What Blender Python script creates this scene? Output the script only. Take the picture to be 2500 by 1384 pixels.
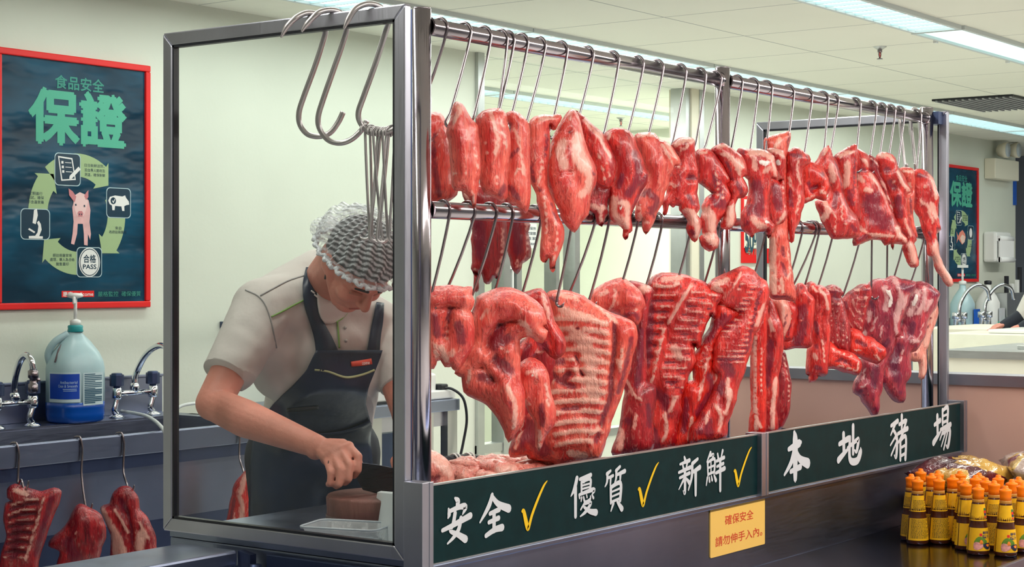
import bpy, bmesh, math, random
import numpy as np
from mathutils import Vector, Matrix, Euler
from mathutils import noise as mnoise
from mathutils.geometry import delaunay_2d_cdt
from mathutils.bvhtree import BVHTree
PI = math.pi
random.seed(7)
scene = bpy.context.scene
COL = scene.collection
for _o in list(bpy.data.objects):
    bpy.data.objects.remove(_o)

# ------------------------------------------------------------------ camera
CAMP = Vector((-2.704, -2.231, 1.45))
YAW = math.atan2(0.595, 0.804)             # direction looked in, from +X towards +Y
FPX = 4178.0                               # focal length in pixels of the 2500 px wide frame
HOR = 672.0                                # horizon row
fwd = Vector((math.cos(YAW), math.sin(YAW), 0))
rgt = Vector((math.sin(YAW), -math.cos(YAW), 0))
cd = bpy.data.cameras.new('camera')
cd.sensor_width = 36.0
cd.lens = 36.0 * FPX / 2500.0
cd.shift_y = -(692.0 - HOR) / 2500.0
cd.clip_end = 100
cam = bpy.data.objects.new('camera', cd)
COL.objects.link(cam)
cam.location = CAMP
cam.rotation_euler = (PI / 2, 0, YAW - PI / 2)
scene.camera = cam

# ------------------------------------------------------------------ world, lamps, exposure
scene.view_settings.view_transform = 'Standard'
scene.view_settings.look = 'None'
scene.view_settings.exposure = 0.1
scene.view_settings.gamma = 1.0
scene.view_settings.use_curve_mapping = False
w = bpy.data.worlds.new('world'); scene.world = w
w.use_nodes = True
w.node_tree.nodes['Background'].inputs[0].default_value = (0.75, 0.85, 1.0, 1)
w.node_tree.nodes['Background'].inputs[1].default_value = 0.15
CEIL = 2.51
YW = 2.75                                  # the long back wall
def area(name, loc, sx, sy, power, color, rot=(0, 0, 0), spread=PI):
    l = bpy.data.lights.new(name, 'AREA'); l.shape = 'RECTANGLE'
    l.size = sx; l.size_y = sy; l.energy = power; l.color = color; l.spread = spread
    o = bpy.data.objects.new(name, l); COL.objects.link(o)
    o.location = loc; o.rotation_euler = rot
    return o
# fluorescent ceiling runs (troffers modelled further down, except for the unseen shop and far bay runs)
area('aisle_tube_light', (2.2, 0.66, CEIL - 0.03), 9.0, 0.16, 50, (1.0, 0.97, 0.88))
area('wall_tube_light', (4.4, 2.23, CEIL - 0.03), 7.0, 0.16, 40, (0.94, 1.0, 0.93))
area('shop_tube_light', (2.5, -1.6, CEIL - 0.03), 7.0, 0.18, 165, (1.0, 0.94, 0.87))  # unseen run over the shop floor, raised in power to light the meat
area('back_room_tube_light', (5.5, 3.7, CEIL - 0.03), 4.6, 0.16, 120, (1.0, 1.0, 0.92))
area('far_bay_tube_light', (9.0, 1.0, CEIL - 0.03), 3.0, 0.2, 45, (1.0, 0.98, 0.92))

# ------------------------------------------------------------------ pixel to point (photograph is 2500 x 1384)
def ray(px, py):
    return fwd + rgt * ((px - 1250.0) / FPX) + Vector((0, 0, (HOR - py) / FPX))
def P(px, py, D):                          # at distance D along the view axis
    return CAMP + ray(px, py) * D
def onY(px, py, Y):
    r = ray(px, py); return CAMP + r * ((Y - CAMP.y) / r.y)
def onX(px, py, X):
    r = ray(px, py); return CAMP + r * ((X - CAMP.x) / r.x)
def onZ(px, py, Z):
    r = ray(px, py); return CAMP + r * ((Z - CAMP.z) / r.z)
def depth(p):
    return (Vector(p) - CAMP).dot(fwd)
def DY(px, Y):                             # view depth at column px on the plane y = Y
    r = ray(px, HOR); return (Y - CAMP.y) / r.y

# ------------------------------------------------------------------ materials
def newmat(name):
    m = bpy.data.materials.new(name); m.use_nodes = True
    nt = m.node_tree; b = nt.nodes['Principled BSDF']
    return m, nt, b
def mat(name, col, rough=0.5, metal=0.0, var=0.0, nscale=8.0, bump=0.0, bscale=40.0, spec=0.5,
        emis=None, estr=0.0, trans=0.0, ior=1.45, coat=0.0, alpha=1.0, sss=0.0, stretch=(1, 1, 1)):
    m, nt, b = newmat(name)
    b.inputs['Base Color'].default_value = (*col, 1)
    b.inputs['Roughness'].default_value = rough
    b.inputs['Metallic'].default_value = metal
    b.inputs['Specular IOR Level'].default_value = spec
    b.inputs['Transmission Weight'].default_value = trans
    b.inputs['IOR'].default_value = ior
    b.inputs['Coat Weight'].default_value = coat
    b.inputs['Alpha'].default_value = alpha
    if sss:
        b.inputs['Subsurface Weight'].default_value = sss
        b.inputs['Subsurface Radius'].default_value = (0.012, 0.004, 0.003)
    if emis:
        b.inputs['Emission Color'].default_value = (*emis, 1)
        b.inputs['Emission Strength'].default_value = estr
    if var or bump:
        tc = nt.nodes.new('ShaderNodeTexCoord')
        mp = nt.nodes.new('ShaderNodeMapping'); mp.inputs['Scale'].default_value = stretch
        nt.links.new(tc.outputs['Object'], mp.inputs[0])
        if var:
            n = nt.nodes.new('ShaderNodeTexNoise'); n.inputs['Scale'].default_value = nscale
            n.inputs['Detail'].default_value = 5
            nt.links.new(mp.outputs[0], n.inputs['Vector'])
            r = nt.nodes.new('ShaderNodeValToRGB')
            r.color_ramp.elements[0].position = 0.3; r.color_ramp.elements[1].position = 0.7
            r.color_ramp.elements[0].color = (*[max(0, c * (1 - var)) for c in col], 1)
            r.color_ramp.elements[1].color = (*[min(1, c * (1 + var)) for c in col], 1)
            nt.links.new(n.outputs['Fac'], r.inputs[0]); nt.links.new(r.outputs[0], b.inputs['Base Color'])
        if bump:
            n2 = nt.nodes.new('ShaderNodeTexNoise'); n2.inputs['Scale'].default_value = bscale
            n2.inputs['Detail'].default_value = 4
            nt.links.new(mp.outputs[0], n2.inputs['Vector'])
            bp = nt.nodes.new('ShaderNodeBump'); bp.inputs['Strength'].default_value = bump
            bp.inputs['Distance'].default_value = 0.01
            nt.links.new(n2.outputs['Fac'], bp.inputs['Height']); nt.links.new(bp.outputs[0], b.inputs['Normal'])
    return m
def steel(name, col=(0.52, 0.53, 0.58), rough=0.3, stretch=(1, 1, 40), streak=0.12):
    m, nt, b = newmat(name)
    b.inputs['Metallic'].default_value = 1.0
    b.inputs['Base Color'].default_value = (*col, 1)
    tc = nt.nodes.new('ShaderNodeTexCoord'); mp = nt.nodes.new('ShaderNodeMapping'); mp.inputs['Scale'].default_value = stretch
    nt.links.new(tc.outputs['Object'], mp.inputs[0])
    n = nt.nodes.new('ShaderNodeTexNoise'); n.inputs['Scale'].default_value = 14; n.inputs['Detail'].default_value = 6
    nt.links.new(mp.outputs[0], n.inputs['Vector'])
    mr = nt.nodes.new('ShaderNodeMapRange'); mr.inputs['To Min'].default_value = max(0.03, rough - streak); mr.inputs['To Max'].default_value = rough + streak
    nt.links.new(n.outputs['Fac'], mr.inputs[0]); nt.links.new(mr.outputs[0], b.inputs['Roughness'])
    n2 = nt.nodes.new('ShaderNodeTexNoise'); n2.inputs['Scale'].default_value = 3.0; n2.inputs['Detail'].default_value = 4
    nt.links.new(tc.outputs['Object'], n2.inputs['Vector'])
    r = nt.nodes.new('ShaderNodeValToRGB')
    r.color_ramp.elements[0].color = (*[c * 0.82 for c in col], 1); r.color_ramp.elements[1].color = (*[min(1, c * 1.12) for c in col], 1)
    r.color_ramp.elements[0].position = 0.3; r.color_ramp.elements[1].position = 0.7
    nt.links.new(n2.outputs['Fac'], r.inputs[0]); nt.links.new(r.outputs[0], b.inputs['Base Color'])
    return m
M = {}
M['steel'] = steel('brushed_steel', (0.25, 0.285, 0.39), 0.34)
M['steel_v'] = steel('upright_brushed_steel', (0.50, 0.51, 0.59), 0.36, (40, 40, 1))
M['steel_dark'] = steel('dark_shaded_steel', (0.075, 0.10, 0.19), 0.42, (40, 40, 1))  # steel darkened in colour to carry shade on recessed and low parts
M['tube'] = steel('polished_tube', (0.50, 0.46, 0.50), 0.17, (20, 20, 20), 0.05)
M['wire'] = steel('hook_wire', (0.30, 0.26, 0.28), 0.25, (1, 1, 1), 0.05)
M['hookgrey'] = steel('hook_grey_steel', (0.58, 0.55, 0.56), 0.36, (1, 1, 1), 0.06)
M['chrome'] = mat('chrome', (0.75, 0.78, 0.82), 0.08, 1.0)
M['alu'] = steel('aluminium_profile', (0.55, 0.57, 0.57), 0.4)
M['black'] = mat('black_plastic', (0.012, 0.014, 0.02), 0.4)
M['white'] = mat('white_plastic', (0.78, 0.80, 0.78), 0.35)
M['cream'] = mat('cream_plastic', (0.78, 0.74, 0.60), 0.4)

# ------------------------------------------------------------------ mesh building
class MB:
    def __init__(s): s.v = []; s.f = []; s.mi = []; s.sm = []; s.cur = 0
    def add(s, vs, fs, smooth=False):
        n = len(s.v); s.v.extend([Vector(q) for q in vs])
        for f in fs:
            s.f.append(tuple(i + n for i in f)); s.mi.append(s.cur); s.sm.append(smooth)
        return s
    def box(s, a, b):
        x0, y0, z0 = [min(p, q) for p, q in zip(a, b)]; x1, y1, z1 = [max(p, q) for p, q in zip(a, b)]
        vs = [(x0,y0,z0),(x1,y0,z0),(x1,y1,z0),(x0,y1,z0),(x0,y0,z1),(x1,y0,z1),(x1,y1,z1),(x0,y1,z1)]
        return s.add(vs, [(0,3,2,1),(4,5,6,7),(0,1,5,4),(1,2,6,5),(2,3,7,6),(3,0,4,7)])
    def quad(s, a, b, c, d): return s.add([a, b, c, d], [(0, 1, 2, 3)])
    def prism(s, pts, off):                  # polygon pts (3d) extruded by vector off
        n = len(pts); off = Vector(off)
        vs = [Vector(p) for p in pts] + [Vector(p) + off for p in pts]
        fs = [tuple(range(n - 1, -1, -1)), tuple(range(n, 2 * n))] + [(i, (i + 1) % n, n + (i + 1) % n, n + i) for i in range(n)]
        return s.add(vs, fs)
    def tube(s, pts, r, seg=10, cap=True):   # r number or list
        pts = [Vector(p) for p in pts]; n = len(pts)
        rs = r if isinstance(r, (list, tuple)) else [r] * n
        vs = []; fs = []
        t0 = (pts[1] - pts[0]).normalized()
        up = Vector((0, 0, 1)) if abs(t0.z) < 0.9 else Vector((1, 0, 0))
        nrm = (up - t0 * up.dot(t0)).normalized()
        for i, p in enumerate(pts):
            t = (pts[min(i + 1, n - 1)] - pts[max(i - 1, 0)])
            if t.length < 1e-9: t = t0
            t = t.normalized()
            nrm = nrm - t * nrm.dot(t)
            nrm = nrm.normalized() if nrm.length > 1e-6 else t.orthogonal().normalized()
            bn = t.cross(nrm)
            for k in range(seg):
                a = 2 * PI * k / seg
                vs.append(p + (nrm * math.cos(a) + bn * math.sin(a)) * rs[i])
        for i in range(n - 1):
            for k in range(seg):
                a = i * seg + k; b = i * seg + (k + 1) % seg
                fs.append((a, b, b + seg, a + seg))
        s.add(vs, fs, True)
        if cap:
            base = len(s.v) - n * seg
            s.f.append(tuple(base + k for k in range(seg - 1, -1, -1))); s.mi.append(s.cur); s.sm.append(False)
            s.f.append(tuple(base + (n - 1) * seg + k for k in range(seg))); s.mi.append(s.cur); s.sm.append(False)
        return s
    def cyl(s, a, b, r, seg=20): return s.tube([a, b], r, seg)
    def lathe(s, c, prof, seg=20, axis='Z', smooth=True, sx=1.0, sy=1.0):   # prof [(r, h)]
        c = Vector(c); vs = []; fs = []; n = len(prof)
        for r, h in prof:
            for k in range(seg):
                a = 2 * PI * k / seg
                q = (r * math.cos(a) * sx, r * math.sin(a) * sy, h)
                if axis == 'Y': q = (q[0], q[2], q[1])
                elif axis == 'X': q = (q[2], q[0], q[1])
                vs.append(c + Vector(q))
        for i in range(n - 1):
            for k in range(seg):
                a = i * seg + k; b = i * seg + (k + 1) % seg
                fs.append((a, b, b + seg, a + seg))
        s.add(vs, fs, smooth)
        base = len(s.v) - n * seg
        if prof[0][0] > 1e-6: s.f.append(tuple(base + k for k in range(seg - 1, -1, -1))); s.mi.append(s.cur); s.sm.append(False)
        if prof[-1][0] > 1e-6: s.f.append(tuple(base + (n - 1) * seg + k for k in range(seg))); s.mi.append(s.cur); s.sm.append(False)
        return s
    def ball(s, c, r, seg=14, rings=8, sc=(1, 1, 1)):
        c = Vector(c); vs = []; fs = []
        for i in range(rings + 1):
            th = PI * i / rings
            for k in range(seg):
                a = 2 * PI * k / seg
                vs.append(c + Vector((math.sin(th) * math.cos(a) * r * sc[0], math.sin(th) * math.sin(a) * r * sc[1], math.cos(th) * r * sc[2])))
        for i in range(rings):
            for k in range(seg):
                a = i * seg + k; b = i * seg + (k + 1) % seg
                fs.append((a, a + seg, b + seg, b))
        return s.add(vs, fs, True)
    def mesh(s, name, mats, origin):
        me = bpy.data.meshes.new(name)
        o = Vector(origin)
        me.from_pydata([tuple(q - o) for q in s.v], [], s.f)
        mats = mats if isinstance(mats, (list, tuple)) else [mats]
        for m in mats: me.materials.append(m)
        me.polygons.foreach_set('material_index', s.mi)
        me.polygons.foreach_set('use_smooth', s.sm)
        me.update()
        return me
ORG = {}                                     # world origin of every thing / part
def obj(name, mb, mats, parent=None, bevel=0.0, origin=None):
    if parent is not None: o0 = ORG[parent.name]
    elif origin is not None: o0 = Vector(origin)
    else:
        xs = [q.x for q in mb.v]; ys = [q.y for q in mb.v]; zs = [q.z for q in mb.v]
        o0 = Vector(((min(xs) + max(xs)) / 2, (min(ys) + max(ys)) / 2, min(zs)))
    me = mb.mesh(name, mats, o0)
    o = bpy.data.objects.new(name, me); COL.objects.link(o)
    if parent is not None: o.parent = parent
    else: o.location = o0
    ORG[o.name] = o0
    if bevel:
        bv = o.modifiers.new('Bevel', 'BEVEL'); bv.width = bevel; bv.segments = 2; bv.limit_method = 'ANGLE'; bv.angle_limit = 0.7
    return o
def tag(o, label, cat, group=None, kind=None):
    o['label'] = label; o['category'] = cat
    if group: o['group'] = group
    if kind: o['kind'] = kind
    return o
def thing(name, loc, label, cat, group=None):
    o = bpy.data.objects.new(name, None); COL.objects.link(o); o.location = loc
    o.empty_display_size = 0.05
    ORG[o.name] = Vector(loc)
    return tag(o, label, cat, group)
def struct(name, mb, mats, bevel=0.0):
    o = obj(name, mb, mats, None, bevel); o['kind'] = 'structure'; return o
def kids(o): return [c for c in bpy.data.objects if c.parent == o]
def dup(root, loc, rotz=0.0, label=None, group=None):
    def cp(o, par):
        c = o.copy(); COL.objects.link(c)
        if par is not None: c.parent = par
        return c
    r = cp(root, None); r.location = loc; r.rotation_euler = (0, 0, rotz)
    for a in kids(root):
        b = cp(a, r)
        for d in kids(a): cp(d, b)
    if label: r['label'] = label
    if group: r['group'] = group
    return r
_tc = {}
def text2d(body, bold=0.0, shear=0.0):       # flat mesh of the characters, height about 1, centred: (verts2d, faces)
    key = (body, bold, shear)
    if key in _tc: return _tc[key]
    cu = bpy.data.curves.new('lettering', 'FONT'); cu.body = body; cu.size = 1.0
    cu.offset = bold; cu.shear = shear; cu.align_x = 'CENTER'; cu.align_y = 'CENTER'; cu.resolution_u = 3
    ob = bpy.data.objects.new('lettering', cu); COL.objects.link(ob)
    dg = bpy.context.evaluated_depsgraph_get(); dg.update()
    me = bpy.data.meshes.new_from_object(ob.evaluated_get(dg))
    vs = [(v.co.x, v.co.y) for v in me.vertices]; fs = [tuple(p.vertices) for p in me.polygons]
    bpy.data.objects.remove(ob); bpy.data.meshes.remove(me)
    if vs:
        xs = [a for a, b in vs]; ys = [b for a, b in vs]
        cx = (min(xs) + max(xs)) / 2; cy = (min(ys) + max(ys)) / 2
        vs = [(a - cx, b - cy) for a, b in vs]
    _tc[key] = (vs, fs)
    return vs, fs
def put_text(mb, body, c, u, v, width=None, height=None, bold=0.0, shear=0.0, dz=0.0):
    """lay characters on a plane: centre c, unit axes u (reading) and v (up); fitted to width x height; bold thickens the strokes"""
    vs, fs = text2d(body, 0.0, shear)
    if not vs: return
    w0 = max(a for a, b in vs) - min(a for a, b in vs); h0 = max(b for a, b in vs) - min(b for a, b in vs)
    sx = width / w0 if width else height / h0
    sy = height / h0 if height else sx
    u = Vector(u); v = Vector(v); n = u.cross(v).normalized(); c = Vector(c) + n * dz
    k = 0
    for dx, dy in ([(0, 0)] if bold < .004 else [(0, 0), (bold, 0), (-bold, 0), (0, bold), (0, -bold)]):
        mb.add([c + n * (k * 2e-6) + u * ((a + dx) * sx) + v * ((b + dy) * sy) for a, b in vs], fs); k += 1
def put_poly(mb, pts, c, u, v, dz=0.0, s=1.0):  # flat polygon given in local 2d coordinates
    u = Vector(u); v = Vector(v); n = u.cross(v).normalized(); c = Vector(c) + n * dz
    from mathutils.geometry import tessellate_polygon
    q = [Vector((a, b, 0)) for a, b in pts]
    tri = tessellate_polygon([q])
    mb.add([c + u * (a * s) + v * (b * s) for a, b in pts], [tuple(t) for t in tri])
def bezier(pts, n=8):                         # Catmull-Rom through the points
    pts = [Vector(p) for p in pts]; out = []
    for i in range(len(pts) - 1):
        p0 = pts[max(i - 1, 0)]; p1 = pts[i]; p2 = pts[i + 1]; p3 = pts[min(i + 2, len(pts) - 1)]
        for k in range(n):
            t = k / n
            out.append(0.5 * ((2 * p1) + (p2 - p0) * t + (2 * p0 - 5 * p1 + 4 * p2 - p3) * t * t + (3 * p1 - p0 - 3 * p2 + p3) * t ** 3))
    out.append(pts[-1]); return out
# ------------------------------------------------------------------ the room
def ceiling_mat():
    m, nt, b = newmat('ceiling_panels'); b.inputs['Roughness'].default_value = 0.75
    tc = nt.nodes.new('ShaderNodeTexCoord'); sp = nt.nodes.new('ShaderNodeSeparateXYZ')
    nt.links.new(tc.outputs['Object'], sp.inputs[0])
    def mth(op, a, bb):
        n = nt.nodes.new('ShaderNodeMath'); n.operation = op
        for i, q in enumerate((a, bb)):
            if hasattr(q, 'node'): nt.links.new(q, n.inputs[i])
            elif q is not None: n.inputs[i].default_value = q
        return n.outputs[0]
    def line(c, period, off, wd):
        q = mth('MULTIPLY', mth('ADD', c, off), 1.0 / period)
        fr = mth('FRACT', q, None)
        d = mth('ABSOLUTE', mth('SUBTRACT', fr, 0.5), None)
        return mth('GREATER_THAN', d, 0.5 - wd / period)
    lx = line(sp.outputs[0], 0.68, 0.08, 0.004); ly = line(sp.outputs[1], 1.36, 1.27, 0.004)
    mx = mth('MAXIMUM', lx, ly)
    n = nt.nodes.new('ShaderNodeTexNoise'); n.inputs['Scale'].default_value = 2; nt.links.new(tc.outputs['Object'], n.inputs['Vector'])
    r = nt.nodes.new('ShaderNodeValToRGB'); r.color_ramp.elements[0].color = (0.80, 0.82, 0.72, 1); r.color_ramp.elements[1].color = (0.86, 0.87, 0.77, 1)
    nt.links.new(n.outputs['Fac'], r.inputs[0])
    mix = nt.nodes.new('ShaderNodeMix'); mix.data_type = 'RGBA'
    nt.links.new(mx, mix.inputs['Factor']); nt.links.new(r.outputs[0], mix.inputs['A']); mix.inputs['B'].default_value = (0.40, 0.42, 0.40, 1)
    nt.links.new(mix.outputs['Result'], b.inputs['Base Color'])
    return m
M['wall'] = mat('painted_wall', (0.67, 0.71, 0.62), 0.55, var=0.03, nscale=2.5, bump=0.05, bscale=60)
M['wall2'] = mat('back_room_paint', (0.70, 0.73, 0.62), 0.6, var=0.03, nscale=2)
M['salmon_lit'] = mat('salmon_lit_laminate', (0.58, 0.36, 0.30), 0.5, var=0.05, nscale=3)  # reddish light falling on the partition is put into this base colour
M['shopdark'] = mat('dim_shop_wall', (0.50, 0.52, 0.58), 0.6, var=0.4, nscale=1.2)
M['floor'] = mat('floor_tiles', (0.72, 0.71, 0.70), 0.35, var=0.2, nscale=6)
M['trim'] = steel('trim_metal', (0.36, 0.36, 0.42), 0.4)
def pane_mat(name, tint, refl):
    m = bpy.data.materials.new(name); m.use_nodes = True; nt = m.node_tree; nt.nodes.clear()
    o = nt.nodes.new('ShaderNodeOutputMaterial'); mx = nt.nodes.new('ShaderNodeMixShader')
    t = nt.nodes.new('ShaderNodeBsdfTransparent'); t.inputs[0].default_value = (*tint, 1)
    g = nt.nodes.new('ShaderNodeBsdfGlossy'); g.inputs['Roughness'].default_value = 0.01
    lw = nt.nodes.new('ShaderNodeLayerWeight'); lw.inputs[0].default_value = 0.5
    pw = nt.nodes.new('ShaderNodeMath'); pw.operation = 'POWER'; pw.inputs[1].default_value = 5.0
    k = nt.nodes.new('ShaderNodeMath'); k.operation = 'MULTIPLY_ADD'; k.inputs[1].default_value = 0.9 * refl; k.inputs[2].default_value = 0.04 * refl
    nt.links.new(lw.outputs['Facing'], pw.inputs[0]); nt.links.new(pw.outputs[0], k.inputs[0]); nt.links.new(k.outputs[0], mx.inputs[0])
    nt.links.new(t.outputs[0], mx.inputs[1]); nt.links.new(g.outputs[0], mx.inputs[2]); nt.links.new(mx.outputs[0], o.inputs[0])
    return m
M['glass'] = pane_mat('clear_glass', (0.975, 0.985, 0.98), 0.8)
M['glass2'] = pane_mat('thin_glazing', (0.97, 0.99, 0.98), 0.12)
m = MB(); m.box((-6, -6, CEIL), (16, 6.6, CEIL + 0.1)); c_ = struct('ceiling', m, ceiling_mat())
me_ = c_.data; off_ = c_.location.copy()
for v_ in me_.vertices: v_.co += off_
c_.location = (0, 0, 0)
m = MB(); m.box((-6, -6, -0.1), (16, 6.6, 0)); struct('floor', m, M['floor'])
XA, XB = 3.73, 5.65
m = MB(); m.box((-6, YW, 0), (XA, YW + 0.12, CEIL)); struct('wall_back', m, M['wall'])
m = MB(); m.box((XB + 0.13, YW, 0), (10.9, YW + 0.12, CEIL)); struct('wall_far', m, M['wall'])
m = MB(); m.box((XB + 0.05, YW - 0.03, 0), (XB + 0.13, YW + 0.12, CEIL)); struct('trim_1', m, M['cream'])
m = MB(); m.box((XB + 0.13, YW - 0.035, 0), (XB + 0.18, YW + 0.005, CEIL)); struct('trim_2', m, M['alu'])
m = MB(); m.box((XA, YW, 0), (XB, YW + 0.12, 0.62)); struct('wall_under_glazing', m, M['wall'])
m = MB(); m.box((-6.1, -6, 0), (-6, 6.6, CEIL)); struct('wall_left', m, M['shopdark'])
m = MB(); m.box((-6, -6.1, 0), (16, -6, CEIL)); struct('wall_front', m, M['shopdark'])
m = MB(); m.box((16, -6, 0), (16.1, 6.6, CEIL)); struct('wall_right', m, M['shopdark'])
m = MB(); m.box((-6, 6.5, 0), (16, 6.6, CEIL)); struct('wall_back_room', m, M['wall2'])
m = MB(); m.box((7.9, YW + 0.12, 0), (8.0, 6.5, CEIL)); struct('wall_back_room_end', m, M['wall2'])
# glazed opening to the back room: frame, mullions, panes, barred side light
m = MB()
m.box((XA, YW - 0.02, 0), (XA + 0.05, YW + 0.08, CEIL)); m.box((XB, YW - 0.02, 0), (XB + 0.05, YW + 0.08, CEIL))
m.box((XA, YW - 0.01, 0.60), (XB, YW + 0.07, 0.64))
for px0, px1 in ((1224, 1240), (1256, 1268), (1398, 1410), (1352, 1360)):
    a = onY(px0, 672, YW).x; b = onY(px1, 672, YW).x
    zt = 1.78 if px0 > 1300 else 1.58
    m.box((a, YW - 0.015, 0.62 if px0 > 1300 else 0.0), (b, YW + 0.06, zt))
wnd = struct('window_1', m, M['alu'])
xa = XA + 0.05
g = MB(); g.box((xa, YW + 0.02, 0.64), (XB, YW + 0.028, CEIL)); obj('window_pane', g, M['glass2'], wnd)
a = onY(1240, 672, YW).x; b = onY(1256, 672, YW).x
g = MB(); g.box((a, YW + 0.03, 0.0), (b, YW + 0.05, 1.5)); obj('dark_panel', g, mat('dark_grille', (0.03, 0.06, 0.09), 0.3), wnd)
g = MB()
for k in range(9):
    z = 0.2 + k * 0.16; g.box((a, YW - 0.012, z), (b, YW + 0.02, z + 0.012))
g.box(((a + b) / 2 - 0.006, YW - 0.012, 0.0), ((a + b) / 2 + 0.006, YW + 0.02, 1.5)); obj('grille_bar', g, M['white'], wnd)
# low partition past the right end of the case
XP = 2.92
m = MB(); m.box((XP, -2.2, 0), (XP + 0.1, 0.92, 1.075)); struct('wall_partition', m, M['salmon_lit'])
m = MB(); m.box((XP - 0.012, -2.2, 1.075), (XP + 0.112, 0.925, 1.112)); struct('trim_3', m, M['trim'])
# ------------------------------------------------------------------ ceiling light runs
M['diff_louvre'] = mat('lamp_glow', (0.8, 0.95, 0.95), 0.5, emis=(0.80, 1.0, 1.0), estr=1.6)
M['diff_prism'] = mat('prismatic_glow', (0.6, 0.8, 0.78), 0.4, emis=(0.62, 0.93, 0.92), estr=0.9, bump=0.6, bscale=90)
M['louvre'] = mat('louvre_blade', (0.62, 0.80, 0.82), 0.25, 0.3)
M['lampframe'] = mat('lamp_frame', (0.60, 0.66, 0.66), 0.4)
def troffer(x0, x1, y0, y1, label, group, prism=False):
    t = thing('ceiling_light', ((x0 + x1) / 2, (y0 + y1) / 2, CEIL), label, 'ceiling light', group)
    f = MB(); e = 0.018; z0 = CEIL - 0.018
    f.box((x0, y0 - e, z0), (x1, y0, CEIL)); f.box((x0, y1, z0), (x1, y1 + e, CEIL))
    f.box((x0, y0, z0), (x0 + 0.012, y1, CEIL)); f.box((x1 - 0.012, y0, z0), (x1, y1, CEIL))
    obj('lamp_frame', f, M['lampframe'], t)
    d = MB(); d.box((x0 + .012, y0, CEIL - 0.006), (x1 - .012, y1, CEIL - 0.001)); obj('diffuser', d, M['diff_prism'] if prism else M['diff_louvre'], t)
    if not prism:
        l = MB(); n = int((x1 - x0) / 0.085)
        for k in range(1, n):
            x = x0 + (x1 - x0) * k / n; l.box((x - 0.004, y0, z0 + 0.002), (x + 0.004, y1, CEIL - 0.006))
        obj('louvre', l, M['louvre'], t)
    else:
        for k in (0.12, 0.5, 0.88):
            l = MB(); x = x0 + (x1 - x0) * k; l.box((x - .012, y1 + .016, z0 - .008), (x + .012, y1 + .03, z0 + .01))
            obj('clip', l, M['white'], t)
    return t
for k, (x0, x1) in enumerate(((-0.5, 1.3), (1.3, 2.78), (2.78, 4.26))):
    troffer(x0, x1, 0.57, 0.755, ('louvred fluorescent ceiling light over the aisle above the left end of the meat case',
        'louvred fluorescent ceiling light over the aisle above the middle of the case',
        'bright louvred ceiling light at top right, ending at the clear ribbed cover')[k], 'aisle ceiling lights')
troffer(4.27, 6.6, 0.56, 0.765, 'dimmer ribbed plastic cover ceiling light at the top right edge', 'aisle ceiling lights', True)
nm = ('just over the three big hooks', 'over the left end of the top meat rail', 'over the middle of the left top rail', 'over the post between the two bays',
      'over the right bay rail', 'beyond the right end post of the case', 'at the far right end of the run')
for k in range(6):
    x0 = 1.7 + k * 1.55
    troffer(x0, x0 + 1.54, 2.075, 2.31, 'louvred ceiling light in the wall run, ' + nm[k], 'wall side ceiling lights')
for k in range(2):
    x0 = 3.0 + k * 2.2
    troffer(x0, x0 + 2.19, 3.62, 3.80, 'louvred ceiling light in the room behind the glazing, ' + ('nearer the wall corner' if k == 0 else 'farther end above the sprinkler'), 'back room ceiling lights')
# ------------------------------------------------------------------ the meat case
L = 2.85; W = 0.765; ZS0, ZS1 = 0.856, 1.018; ZT = 2.008
case = thing('meat_display_case', (L / 2, W / 2, 0), 'long stainless steel meat case with hanging rails, glass end panel and green sign band', 'display case')
bd = MB(); bd.box((0.012, 0.0, 0.0), (L - 0.0, W, 0.845)); obj('cabinet_body', bd, M['steel'], case, 0.004)
dk = MB(); dk.box((0.012, 0.02, 0.846), (L, W, 0.862)); obj('deck', dk, M['steel'], case)
lp = MB(); lp.box((0.02, -0.012, 0.842), (L, 0.006, 0.855)); obj('front_lip', lp, M['steel'], case, 0.003)
# end panel on the left: mitred square frame, front corner column, glass
def end_panel(X, name, gl):
    f = MB(); b = 0.030; d0, d1 = X - 0.010, X + 0.010
    y0, y1 = 0.036, W
    z0 = 0.862
    def bar(p, q, r, s):                     # four corners in (y, z)
        f.prism([(d0, *p), (d0, *q), (d0, *r), (d0, *s)], (d1 - d0, 0, 0))
    e = 0.0012
    bar((y0, ZT), (y1, ZT), (y1 - b + e, ZT - b), (y0 + b - e, ZT - b))
    bar((y0, z0), (y0 + b - e, z0 + b), (y1 - b + e, z0 + b), (y1, z0))
    bar((y0, z0 + e), (y0, ZT - e), (y0 + b, ZT - b - e), (y0 + b, z0 + b + e))
    bar((y1, z0 + e), (y1 - b, z0 + b + e), (y1 - b, ZT - b - e), (y1, ZT - e))
    fr = obj(name, f, M['steel_v'], case, 0.003)
    s = MB()
    i0, i1, j0, j1 = y0 + b, y1 - b, z0 + b, ZT - b
    for a_, b_ in (((X - .008, i0, j0), (X + .008, i1, j0 + .005)), ((X - .008, i0, j1 - .005), (X + .008, i1, j1)), ((X - .008, i0, j0), (X + .008, i0 + .005, j1)), ((X - .008, i1 - .005, j0), (X + .008, i1, j1))):
        s.box(a_, b_)
    obj('rubber_seal', s, M['black'], fr)
    if gl:
        g = MB(); g.box((X - .003, i0 + .004, j0 + .004), (X + .003, i1 - .004, j1 - .004)); obj('glass_pane', g, M['glass'], fr)
    return fr
end_panel(0.0, 'end_frame', True)
end_panel(L, 'end_frame', False)
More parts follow.
